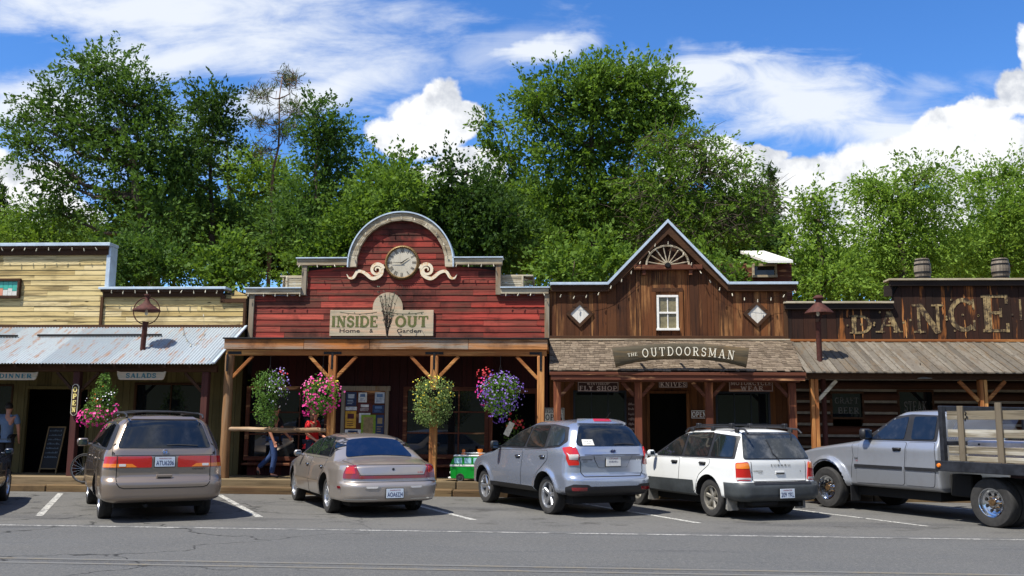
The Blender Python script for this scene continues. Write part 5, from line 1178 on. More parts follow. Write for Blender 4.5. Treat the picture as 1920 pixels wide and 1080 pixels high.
def rpoly(pts, r=.05, n=4):                 # round the corners of a 2-D polygon; points may carry their own radius
    out = []; m = len(pts)
    for i, p in enumerate(pts):
        rr = p[2] if len(p) > 2 else r; a = Vector(pts[i-1][:2]); b = Vector(p[:2]); c = Vector(pts[(i+1) % m][:2]); u = (a-b); v = (c-b); rr = min(rr, u.length*.45, v.length*.45)
        if rr < 1e-4: out.append(tuple(b)); continue
        u.normalize(); v.normalize(); A = b+u*rr; B = b+v*rr
        for k in range(n+1): t = k/n; out.append(tuple(A*(1-t)**2+b*2*t*(1-t)+B*t*t))
    return out
class Car:
    def __init__(s, S, loc, head, label, cat='car', name='parked_car'):
        s.S = S; s.root = empty(name, (*loc, 0), label, cat, 'vehicles parked nose-in at the kerb'); s.root.rotation_euler = (0, 0, R(head))
        V, F = body_geo(S); s.V = V; s.rear = smooth_table(S['rear'], S.get('rw', .03)); s.bvh = BVHTree.FromPolygons([Vector(v) for v in V], F)
        me = bpy.data.meshes.new('body'); me.from_pydata(V, [], F)
        o = bpy.data.objects.new('body', me); C.objects.link(o)
        cut = MB(); W = max(p[1] for p in S['hw']); tr = S['tr']
        for ax, ra, _ in S['arch']:
            for sg in (-1, 1):
                Mx = Matrix.Translation((ax, sg*(W-.02), tr+.02)) @ Matrix.Rotation(PI/2, 4, 'X')
                k = 40; vs = []
                for e in (-.30, .30):
                    for i in range(k): a = 2*PI*i/k; vs.append(Mx @ Vector((ra*math.cos(a), ra*math.sin(a), e)))
                fs = [(i, (i+1) % k, k+(i+1) % k, k+i) for i in range(k)]+[tuple(range(k-1, -1, -1)), tuple(range(k, 2*k))]; cut.add(vs, fs)
        if S['arch']:
            co = cut.build('cutter', M['gap']); md = o.modifiers.new('b', 'BOOLEAN'); md.object = co; md.operation = 'DIFFERENCE'; md.solver = 'EXACT'
            dg = bpy.context.evaluated_depsgraph_get(); me2 = bpy.data.meshes.new_from_object(o.evaluated_get(dg)); o.modifiers.clear(); o.data = me2; bpy.data.objects.remove(co)
        me = o.data; me.name = 'body'; me.materials.clear()
        for m_ in (M[S['paint']], M['gap'], M['clad']): me.materials.append(m_)
        mi = []
        for p in me.polygons:
            c = p.center; q = 0
            for ax, ra, _ in S['arch']:
                d = math.hypot(c.x-ax, c.z-tr-.02)
                if d < ra+.004 and (d > ra-.02 or abs(p.normal.y) > .9) and abs(c.y) > W-.36 and (d < ra-.0 or abs(p.normal.y) < .6): q = 1
            if c.z < S['zb']+.012: q = 1
            mi.append(q)
        me.polygons.foreach_set('material_index', mi); me.polygons.foreach_set('use_smooth', [True]*len(mi)); me.set_sharp_from_angle(angle=R(38)); me.update()
        o.parent = s.root; s.body = o
    def hit(s, dom, a, b):
        S = s.S
        if dom == 'L': o, d = Vector((a, 0, b)), Vector((0, 1, 0))
        elif dom == 'R': o, d = Vector((a, 0, b)), Vector((0, -1, 0))
        elif dom == 'T': o, d = Vector((a, b, 4)), Vector((0, 0, -1))
        elif dom == 'F': o, d = Vector((S['XF']+2, a, b)), Vector((-1, 0, 0))
        elif dom == 'B':
            xr = S['XR']+float(s.rear(b)); px = xr+.95; hwm = .80; u = abs(a); q = Vector((xr, a, b)) if u <= hwm else Vector((xr+u-hwm, math.copysign(hwm+.06, a), b)); o = Vector((px, 0, b)); d = (q-o).normalized()
        h = s.bvh.ray_cast(o, d)
        if h[0] is None: return None, None
        n = h[1]
        if n.dot(d) < 0 and dom in 'LRB': n = -n
        if dom in 'TF' and n.dot(d) > 0: n = -n
        return h[0], n
    def patch(s, name, dom, poly, mat, off=.004, thick=.012, res=.05, parent=None, r=None, bulge=0, build=True, mb=None, mi=0):
        off += .003; res *= .8; thick += .003
        if r is not None: poly = rpoly(poly, r)
        P = [Vector(p[:2]) for p in poly]; Q = []
        for i, p in enumerate(P):
            q = P[(i+1) % len(P)]; n = max(1, int((q-p).length/res+.5))
            for k in range(n): Q.append(p.lerp(q, k/n))
        nb = len(Q); x0 = min(p.x for p in Q); x1 = max(p.x for p in Q); y0 = min(p.y for p in Q); y1 = max(p.y for p in Q); pts = list(Q)
        def inside(p):
            c = False; j = nb-1
            for i in range(nb):
                a, b = Q[i], Q[j]
                if (a.y > p.y) != (b.y > p.y) and p.x < (b.x-a.x)*(p.y-a.y)/(b.y-a.y)+a.x: c = not c
                j = i
            return c
        dist = lambda p: min((p-q).length for q in Q)
        for i in range(int((x1-x0)/res)+1):
            for j in range(int((y1-y0)/res)+1):
                p = Vector((x0+res*(i+.5), y0+res*(j+.5)))
                if inside(p) and dist(p) > res*.45: pts.append(p)
        rs = delaunay_2d_cdt(pts, [(i, (i+1) % nb) for i in range(nb)], [], 1, 1e-6); p2 = rs[0]; V = []; N = []; ok = []
        for p in p2:
            h, n = s.hit(dom, p.x, p.y); ok.append(h is not None)
            if h is None: V.append(Vector()); N.append(Vector((0, 0, 1))); continue
            e = min(1, dist(p)/.06) if bulge else 0; V.append(h+n*(off+bulge*(1-(1-e)**2))); N.append(n)
        F = []
        for t in rs[2]:
            if all(ok[i] for i in t):
                a, b, c = (V[i] for i in t); n = (b-a).cross(c-a); F.append(tuple(t) if n.dot(N[t[0]]) > 0 else tuple(reversed(t)))
        cnt = {}
        for f in F:
            for i in range(len(f)): e = (f[i], f[(i+1) % len(f)]); cnt[e] = 1
        nV = len(V); VV = V+[v-n*thick for v, n in zip(V, N)]; G = list(F)
        for (a, b) in list(cnt):
            if (b, a) not in cnt: G.append((b, a, a+nV, b+nV))
        m = mb or MB(); m.add(VV, G, mi, .5)
        if not build: return m
        return m.build(name, M[mat] if isinstance(mat, str) else mat, parent or s.root, ang=45, recalc=False)
    def line(s, dom, pts, w=.010, off=.002, closed=False, r=0, mb=None, mi=0, name='panel_gap', mat='gap', parent=None, step=.04):
        if r: pts = rpoly(pts, r) if closed else pts
        P = [Vector(p[:2]) for p in pts]+([Vector(pts[0][:2])] if closed else []); Q = []
        for a, b in zip(P[:-1], P[1:]):
            n = max(1, int((b-a).length/.025)); Q += [a.lerp(b, k/n) for k in range(n)]
        Q.append(P[-1]); V = []; F = []
        for i, p in enumerate(Q):
            t = (Q[min(i+1, len(Q)-1)]-Q[max(i-1, 0)]).normalized(); n2 = Vector((-t.y, t.x))*w/2
            for q in (p+n2, p-n2):
                h, n = s.hit(dom, q.x, q.y); V.append((h+n*off) if h is not None else Vector((0, 0, -.5)))
        for i in range(len(Q)-1): F.append((2*i, 2*i+1, 2*i+3, 2*i+2))
        F = [f for f in F if all(V[i].z > 0 for i in f)]
        m = mb or MB(); m.add(V, F, mi, .5)
        if mb is not None: return m
        return m.build(name, M[mat], parent or s.root, recalc=False)
    def door(s, sg, poly, handle=None, hmat='blkplastic', name='door', glass=None, gmat='gl_side', chrome=False):
        # a panel standing 3 mm proud on a dark gap line
        dom = 'L' if sg > 0 else 'R'; pl = rpoly(poly, .05); mb = MB()
        s.line(dom, pl, .016, .0012, True, mb=mb, mi=1); s.patch('', dom, pl, '', .0035, .006, .07, build=False, mb=mb, mi=0)
        o = mb.build(name, [M[s.S['paint']], M['gap']], s.root, ang=40, recalc=False)
        if glass: s.patch('window', dom, glass[0], gmat, .012, .008, .06, parent=o, r=glass[1])
        if handle:
            hx, hz = handle; h, n = s.hit(dom, hx, hz)
            m2 = MB(); m2.bbox(-.10, .10, -.004, .006, -.032, .032, .006, 1); m2.bbox(-.085, .085, .012, .034, -.004, .022, .008, 0); m2.bbox(-.085, -.06, .0, .014, -.002, .02, .003, 0); m2.bbox(.06, .085, .0, .014, -.002, .02, .003, 0)
            ho = m2.build('handle', [M[hmat], M['gap']], o, ang=40); ho.location = h+n*.005; ho.rotation_euler = (0, 0, 0 if sg > 0 else PI)
        return o
    def wheel(s, x, y, r, w=.20, rimr=.20, spokes=5, style='alloy', mat='alloy', dual=False, steer=0):
        sg = 1 if y > 0 else -1; key = (round(r, 3), spokes, style, mat, round(w, 3))
        global WH
        if key not in WH:
            mb = MB(); mb.lathe([(.0, .02), (rimr*.72, .02), (rimr*.74, -.06), (rimr*.98, -.06)], 32, M=Matrix.Rotation(PI/2, 4, 'X') @ Matrix.Scale(-1, 4, (0, 0, 1)))
            hub = mb.build('wheel', M['gap'], ang=40)
            h = w/2; t = MB(); pr = [(rimr, -h*.8), (rimr+.012, -h*.92), (rimr+(r-rimr)*.45, -h*1.02), (r*.955, -h*.93), (r*.99, -h*.72), (r, -h*.5), (r, -h*.17), (r-.008, -h*.16), (r-.008, -h*.10), (r, -h*.09), (r+.001, h*.09), (r-.008, h*.10), (r-.008, h*.16), (r, h*.17), (r, h*.5), (r*.99, h*.72), (r*.955, h*.93), (r*.93, h*.99), (rimr+(r-rimr)*.45, h*1.02), (rimr+.03, h*.97), (rimr+.012, h*.92), (rimr, h*.8)]
            t.lathe(pr, 44, M=Matrix.Rotation(-PI/2, 4, 'X'))
            to = t.build('tyre', M['rubber'], hub, ang=30)
            m = MB(); Mx = Matrix.Rotation(-PI/2, 4, 'X'); m.lathe([(rimr*.90, -h*.5), (rimr*.93, h*.62), (rimr*.98, h*.90), (rimr+.008, h*.94), (rimr+.012, h*.84), (rimr, h*.5)], 44, M=Mx)
            if style == 'steel':
                m.lathe([(0, h*.62), (rimr*.30, h*.62), (rimr*.32, h*.34), (rimr*.50, h*.30), (rimr*.72, h*.46), (rimr*.80, h*.30), (rimr*.94, h*.38)], 44, M=Mx)
                for i in range(8):
                    a = 2*PI*i/8+.2; m.lathe([(.0, 0), (.024, 0)], 10, 1, M=Matrix.Translation((rimr*.62*math.cos(a), h*.455, rimr*.62*math.sin(a))) @ Matrix.Rotation(-PI/2, 4, 'X') @ Matrix.Scale(1.3, 4, (1, 0, 0)))
                for i in range(8): a = 2*PI*i/8; m.lathe([(0, .03), (.010, .03), (.012, 0)], 6, 2, M=Matrix.Translation((rimr*.40*math.cos(a), h*.32, rimr*.40*math.sin(a))) @ Matrix.Rotation(-PI/2, 4, 'X'))
                m.lathe([(0, h*.78), (rimr*.24, h*.78), (rimr*.26, h*.4)], 20, 2, M=Mx)
            else:
                m.lathe([(0, h*.66), (rimr*.16, h*.66), (rimr*.24, h*.58), (rimr*.26, h*.2)], 24, M=Mx)
                for i in range(spokes):
                    a = 2*PI*i/spokes+PI/2
                    c_, s_ = math.cos(a), math.sin(a); P0 = rimr*.18; P1 = rimr*.95; w0, w1 = rimr*.15, rimr*(.24 if spokes <= 6 else .12); V = []
                    for (rad, ww, d) in ((P0, w0, h*.60), ((P0+P1)/2, (w0+w1)*.42, h*.66), (P1, w1, h*.74)):
                        for q, dd in ((-1, -.02), (-.6, 0), (.6, 0), (1, -.02)): V.append((rad*c_-q*ww*s_, d+dd, rad*s_+q*ww*c_))
                        for q in (-1, 1): V.append((rad*c_-q*ww*s_*.9, d-.07, rad*s_+q*ww*c_*.9))
                    F = []
                    for k in range(2):
                        b = 6*k; F += [(b, b+1, b+7, b+6), (b+1, b+2, b+8, b+7), (b+2, b+3, b+9, b+8), (b+3, b+5, b+11, b+9), (b+4, b, b+6, b+10)]
                    m.add(V, F)
            m.build('rim', [M[mat], M['gap'], M['steel']], hub, ang=35, recalc=True); WH[key] = hub; first = True
        else: first = False
        hub = WH[key]
        if first: o = hub
        else: o = copy_tree(hub)
        o.parent = s.root; o.location = (x, y-sg*w/2, r-.006); o.rotation_euler = (0, random.uniform(0, 6), steer+(0 if sg > 0 else PI)); 
        if sg < 0: o.rotation_euler = (0, random.uniform(0, 6), PI+steer)
        return o
    def plate_(s, u, z, txt, w=.305, h=.155, mat='plate', extra='WASHINGTON', recess=None, frame='blkplastic', small=None, out=.022):
        p, n = s.hit('B', u, z); mb = MB(); mb.bbox(-w/2-.012, w/2+.012, .002, .012, -h/2-.012, h/2+.012, .004); o = mb.build('plate_frame', M[frame], s.root)
        n = Vector((n.x, n.y, 0)).normalized(); a = math.atan2(n.y, n.x)+PI/2; o.location = p+n*out; o.rotation_euler = (0, 0, a)
        mb = MB(); mb.bbox(-w/2, w/2, -.006, .004, -h/2, h/2, .002, 0); plain_on(mb, txt, 0, -.018 if not small else -.0, -.0075, w*(.90 if not small else .6), h*(.50 if not small else .2), 1)
        if extra: plain_on(mb, extra, 0, h*.36, -.0075, w*.62, h*.15, 2)
        mb.build('number_plate', [M[mat], M['plate_b'], M['plate_r']], o); return o
    def badge(s, dom, a, b, txt, w, h, mat='blkplastic', off=.006, name='badge', bold=True):
        vs, fs = plain_text(txt); x0 = min(v[0] for v in vs); x1 = max(v[0] for v in vs); y0 = min(v[1] for v in vs); y1 = max(v[1] for v in vs); V = []
        sg = -1 if dom in ('B', 'L') else 1
        for v in vs:
            q = (v[0]-x0)/(x1-x0)-.5; p, n = s.hit(dom, a+sg*q*w, b+((v[1]-y0)/(y1-y0)-.5)*h); V.append(p+n*off)
        m = MB(); m.add(V, fs, 0, .5); return m.build(name, M[mat], s.root, recalc=False)
    def mirror(s, x, z, sg=1, mat=None, w=.17, h=.12):
        dom = 'L' if sg > 0 else 'R'; p, n = s.hit(dom, x, z-.06); y = abs(p.y); m = MB()
        dom = 'L' if sg > 0 else 'R'; p, n = s.hit(dom, x, z-.06); y = abs(p.y); m = MB(); yc = sg*(y+.06+w/2); h2 = h/2; m.bbox(x-.03, x+.06, yc-w/2, yc+w/2, z-h2, z+h2, .03)
        m.bbox(x-.04, x-.028, yc-w/2+.02, yc+w/2-.02, z-h2+.02, z+h2-.02, .012); m.beam((x+.01, sg*(y-.03), z-.05), (x+.02, sg*(y+.10), z-.03), .04, .05)
        o = m.build('mirror', M[mat or s.S['paint']], s.root, ang=50); g = MB(); g.bbox(x-.045, x-.041, yc-w/2+.03, yc+w/2-.03, z-h2+.028, z+h2-.028, .0015); g.build('mirror_glass', M['mirr'], o)
WH = {}
M['mirr'] = plain('mirror_glass', c3((110, 128, 146)), .03, 1, .02)
def place(RL, head, W):                      # root at the rear axle's centre from the outer contact point of the rear left tyre
    th = R(head); l = Vector((-math.sin(th), math.cos(th))); p = Vector(RL)-l*(W/2-.05); return (p.x, p.y)

def minivan():
    S = dict(XR=-1.08, XF=4.0, zb=.30, tr=.335, paint='p_van', zmax=1.72, top=[(-1.2, 1.66), (-.9, 1.70), (.5, 1.73), (1.7, 1.70), (2.3, 1.58), (3.15, 1.10), (3.3, 1.05), (3.8, .92), (4.1, .72)],
             rear=[(.2, .07), (.34, .015), (.40, 0), (.60, .0), (.665, .015), (.70, .075), (.85, .085), (1.05, .10), (1.16, .125), (1.65, .40)], front=[(.2, .05), (.4, 0), (.7, .02), (1.0, .2)],
             hw=[(.28, .86), (.34, .93), (.55, .965), (.85, .955), (1.08, .92), (1.16, .885), (1.62, .69), (1.72, .66)], plan=[(-1.1, .965), (-.5, .995), (1, 1), (3, .99), (4, .90)], arch=[(0, .385, .02), (3.0, .385, .02)], rad=(.20, .22, .10), camber=.055, bulge=.05)
    c = Car(S, place((-7.90, 15.20), 121.5, 1.90), 121.5, 'bronze minivan with roof rack and wide red and amber tail lights')
    sp = .885
    c.patch('rear_window', 'B', [(-.765, 1.175), (.765, 1.175), (.60, 1.615), (-.60, 1.615)], 'gl_tint', .006, .01, .07, r=.07)
    tg = MB(); TG = rpoly([(-.745, .70), (-.745, .66), (-.70, .555, .09), (.70, .555, .09), (.745, .66), (.745, .70), (.745, 1.07, .02), (-.745, 1.07, .02)], .03)
    c.line('B', [(-.745, .86), (-.745, .68), (-.735, .62), (-.69, .565), (-.62, .545), (.62, .545), (.69, .565), (.735, .62), (.745, .68), (.745, .86)], .014, .0015, mb=tg, mi=1)
    c.line('B', [(-.80, 1.058), (.80, 1.058)], .010, .002, mb=tg, mi=1); c.line('B', [(.80, 1.07), (.815, 1.18), (.66, 1.60), (.60, 1.66), (-.60, 1.66), (-.66, 1.60), (-.815, 1.18), (-.80, 1.07)], .009, .002, mb=tg, mi=1)
    tailgate = tg.build('tailgate', [M['p_van'], M['gap']], c.root, recalc=False)
    c.patch('spoiler', 'B', [(-.58, 1.625), (.58, 1.625), (.56, 1.665), (-.56, 1.665)], 'p_van', .02, .03, .05, r=.01)
    h, n = c.hit('B', 0, .70); mb = MB(); mb.bbox(-.125, .125, 0, .02, -.03, .03, .008); o = mb.build('tailgate_handle', M['p_van'], tailgate); o.location = h+Vector((-.012, 0, .02)); o.rotation_euler = (0, 0, -PI/2); g = MB(); g.bbox(-.10, .10, -.004, .0, -.024, -.006, .001); g.build('handle_recess', M['gap'], o)
    for sg in (1, -1):
        t = c.patch('tail_light', 'B', [(sg*.20, .865), (sg*.985, .865), (sg*.97, 1.04), (sg*.20, 1.045, .03)], 'l_red', .014, .02, .05, r=.02)
        c.patch('amber_section', 'B', [(sg*.42, .872), (sg*.50, .925), (sg*.98, .930), (sg*.985, .872)], 'l_amber', .017, .006, .05, parent=t, r=.01)
        c.patch('reversing_light', 'B', [(sg*.60, .885), (sg*.71, .885), (sg*.71, .925), (sg*.60, .925)], 'l_clear', .021, .006, .05, parent=t, r=.008)
        c.line('B', [(sg*.745, .86), (sg*.745, 1.05)], .012, .0235, mat='gap', name='light_gap', parent=t)
        d = 'L' if sg > 0 else 'R'
        c.patch('window_surround', d, [(-.86, 1.15), (-.62, 1.55, .06), (.2, 1.60), (1.55, 1.585), (2.15, 1.47), (2.85, 1.13)], 'blkplastic', .004, .004, .08, r=.05)
        c.door(sg, [(.52, .40), (1.68, .40), (1.68, 1.11), (.10, 1.11), (.10, .80), (.40, .66)], (.34, .97), 'p_van', glass=([(.40, 1.18), (1.58, 1.18), (1.58, 1.55), (.42, 1.565)], .05), name='sliding_door')
        c.door(sg, [(1.72, .40), (2.62, .40), (2.74, .62), (2.84, 1.05), (2.80, 1.10), (1.72, 1.11)], (1.86, .97), 'p_van', glass=([(1.68, 1.18), (2.62, 1.16), (2.12, 1.44), (1.68, 1.54)], .05))
        c.patch('quarter_window', d, [(-.72, 1.18), (.30, 1.18), (.32, 1.57), (-.48, 1.54)], 'gl_tint', .012, .008, .08, r=.06)
        c.line(d, [(-.95, .985), (.10, .975)], .018, .001, name='slide_track')
        c.wheel(0, sg*sp, .335, .205, .205, 7); c.wheel(3.0, sg*sp, .335, .205, .205, 7)
        c.mirror(2.62, 1.20, sg, w=.20, h=.15)
        r_ = MB(); y = sg*.60; P = [(-.75, y, 1.665), (-.68, y, 1.715), (-.2, y, 1.745), (.9, y, 1.755), (1.7, y, 1.735), (1.9, y, 1.66)]; r_.tube(P, [.016]*6, 8)
        r_.build('roof_rail', M['blkplastic'], c.root, ang=50)
    for x, z in ((-.35, 1.755), (1.1, 1.775)):
        b = MB(); b.tube([(x, -.60, z-.02), (x, -.3, z+.012), (x, .3, z+.012), (x, .60, z-.02)], .016, 8); b.build('roof_bar', M['blkplastic'], c.root, ang=50)
    c.plate_(0, .955, 'ATU6206')
    c.badge('B', 0, 1.112, 'H', .055, .05, 'chrome', name='emblem'); e = MB(); h, n = c.hit('B', 0, 1.112); e.tube([(h.x-.012, .045*math.cos(2*PI*i/16), h.z+.036*math.sin(2*PI*i/16)) for i in range(17)], .006, 6, caps=False); e.build('emblem_ring', M['chrome'], c.root)
    c.badge('B', -.55, .835, 'ODYSSEY', .22, .026, 'blkplastic'); c.patch('lower_raised_panel', 'B', [(-.24, .845), (.24, .845), (.19, .86), (-.19, .86)], 'p_van', .006, .004, .05, r=.005)  # thin raised strip in body paint below the plate
    w = MB(); c.line('B', [(-.02, 1.215), (-.20, 1.222), (-.52, 1.205)], .016, .022, mb=w); w.build('wiper', M['blkplastic'], c.root, recalc=False)
    c.patch('windscreen', 'F', [(-.70, 1.12), (.70, 1.12), (.56, 1.58), (-.56, 1.58)], 'gl_tint', .006, .008, .1, r=.08)
    m = MB(); m.box(-.6, 3.6, -.7, .7, .20, .34); m.tube([(-.98, .25, .26), (-.4, .25, .26)], .03, 10); m.build('underbody', M['gap'], c.root)
    return c
def sedan():
    S = dict(XR=-1.27, XF=3.82, zb=.24, tr=.33, paint='p_sedan', zmax=1.42, top=[(-1.3, .905), (-1.15, .935), (-.6, .985), (-.38, 1.00), (.24, 1.345), (.62, 1.40), (1.2, 1.415), (1.7, 1.36), (2.55, 1.00), (2.7, .97), (3.5, .84), (3.9, .62)], tw=.07,
             rear=[(.2, .09), (.28, .03), (.36, 0), (.53, .0), (.575, .02), (.60, .075), (.75, .09), (.88, .12), (.93, .20)], rw=.022, front=[(.2, .05), (.4, 0), (.7, .04), (.9, .2)],
             hw=[(.22, .84), (.30, .90), (.45, .925), (.52, .94), (.60, .935), (.80, .91), (.92, .86), (.985, .815), (1.30, .63), (1.42, .58)], plan=[(-1.27, .92), (-.5, .99), (1, 1), (2.6, .99), (3.8, .86)], arch=[(0, .37, .018), (2.81, .37, .018)], rad=(.34, .34, .09), camber=.045, bulge=.09, nx=150)
    c = Car(S, place((-4.40, 16.62), 118.6, 1.86), 118.6, 'beige silver sedan with full-width red tail light strip and dark blue rear glass')
    c.patch('rear_window', 'T', [(-.34, -.63, .08), (-.33, 0, .0), (-.34, .63, .08), (.17, .49, .10), (.20, 0, .0), (.17, -.49, .10)], 'gl_blue', .010, .014, .04, r=.02)
    for sg in (1, -1):
        t = c.patch('tail_light', 'B', [(sg*.585, .655), (sg*1.0, .655), (sg*.985, .75), (sg*.88, .865), (sg*.70, .875)], 'l_dred', .012, .02, .04, r=.025)
        c.patch('lens_inner_panel', 'B', [(sg*.70, .74), (sg*.93, .735), (sg*.88, .84), (sg*.74, .85)], 'l_red', .016, .005, .04, parent=t, r=.02)  # brighter red panel on the dark red lens
        d = 'L' if sg > 0 else 'R'
        c.patch('window_surround', d, [(.0, .985), (-.10, 1.20), (.30, 1.325), (1.15, 1.355), (1.62, 1.29), (2.35, 1.0)], 'blkplastic', .003, .003, .07, r=.05)
        c.door(sg, [(1.27, .30), (2.28, .30), (2.36, .62), (2.36, .94), (1.22, .945)], (1.42, .80), 'chrome', glass=([(1.20, 1.0), (2.12, .995), (1.60, 1.25), (1.24, 1.31)], .05), gmat='gl_tint')
        c.door(sg, [(.44, .30), (1.22, .30), (1.17, .945), (.12, .95), (.14, .80), (.36, .62)], (.30, .80), 'chrome', glass=([(.16, 1.0), (1.13, 1.0), (1.15, 1.315), (.52, 1.315), (.36, 1.25)], .05), gmat='gl_tint')
        c.patch('quarter_window', d, [(.05, 1.03), (.12, 1.01), (.28, 1.25), (.0, 1.19)], 'gl_tint', .01, .008, .05, r=.03)
        c.line(d, [(-.40, .575), (-.38, .565)], .01, .001, name='trim_gap'); c.patch('side_moulding', d, [(.43, .555), (2.42, .535), (2.42, .575), (.43, .60)], 'p_sedan', .010, .01, .08, r=.008)
        c.patch('side_marker', d, [(-.96, .49), (-.86, .49), (-.86, .53), (-.96, .53)], 'l_dred', .006, .006, .05, r=.01)
        c.patch('bumper_insert', 'B', [(sg*.28, .49), (sg*.53, .49), (sg*.55, .535), (sg*.26, .535)], 'p_sedan', .004, .004, .05, r=.012); c.patch('reversing_light', 'B', [(sg*.31, .497), (sg*.50, .497), (sg*.515, .527), (sg*.29, .527)], 'l_clear', .008, .004, .05, r=.01)
        c.wheel(0, sg*.865, .325, .20, .21, 6); c.wheel(2.81, sg*.865, .325, .20, .21, 6); c.mirror(2.05, 1.0, sg, w=.15, h=.12)
    c.patch('light_strip', 'B', [(-.60, .655), (.60, .655), (.60, .705), (-.60, .705)], 'l_dred', .010, .015, .06, r=.004)
    tg = MB(); c.line('B', [(.63, .71), (-.63, .71)], .012, .0025, mb=tg, mi=1); c.line('B', [(.60, .715), (.705, .872), (.66, .885), (-.66, .885), (-.705, .872), (-.60, .715)], .009, .002, mb=tg, mi=1)
    c.line('T', [(-1.08, -.64), (-.50, -.73), (-.42, -.66)], .009, .002, mb=tg, mi=1); c.line('T', [(-1.08, .64), (-.50, .73), (-.42, .66)], .009, .002, mb=tg, mi=1); tg.build('boot_lid', [M['p_sedan'], M['gap']], c.root, recalc=False)
    c.line('B', [(-.98, .60), (-.5, .60), (.5, .60), (.98, .60)], .008, .002); c.line('B', [(-1.0, .315), (-.30, .315)], .014, .003, mat='chrome', name='bumper_trim'); c.line('B', [(.30, .315), (1.0, .315)], .014, .003, mat='chrome', name='bumper_trim')
    c.patch('plate_recess', 'B', [(-.20, .31), (.20, .31), (.21, .50), (-.21, .50)], 'p_sedan', .004, .004, .05, r=.02)
    c.plate_(0, .41, 'AOA6224'); e = MB(); h, n = c.hit('B', 0, .81); e.lathe([(0, .008), (.022, .006), (.024, 0)], 14, M=Matrix.Translation(h+n*.002) @ Matrix.Rotation(-PI/2, 4, 'Y')); e.build('boot_lock', M['blkplastic'], c.root)
    c.badge('B', -.52, .755, 'LSS', .11, .025, 'l_red')
    c.patch('windscreen', 'F', [(-.62, 1.02), (.62, 1.02), (.50, 1.32), (-.50, 1.32)], 'gl_tint', .006, .008, .1, r=.08)
    m = MB(); m.box(-.8, 3.5, -.66, .66, .17, .27); m.tube([(-1.15, -.45, .22), (-.5, -.45, .22)], .03, 10); m.build('underbody', M['gap'], c.root)
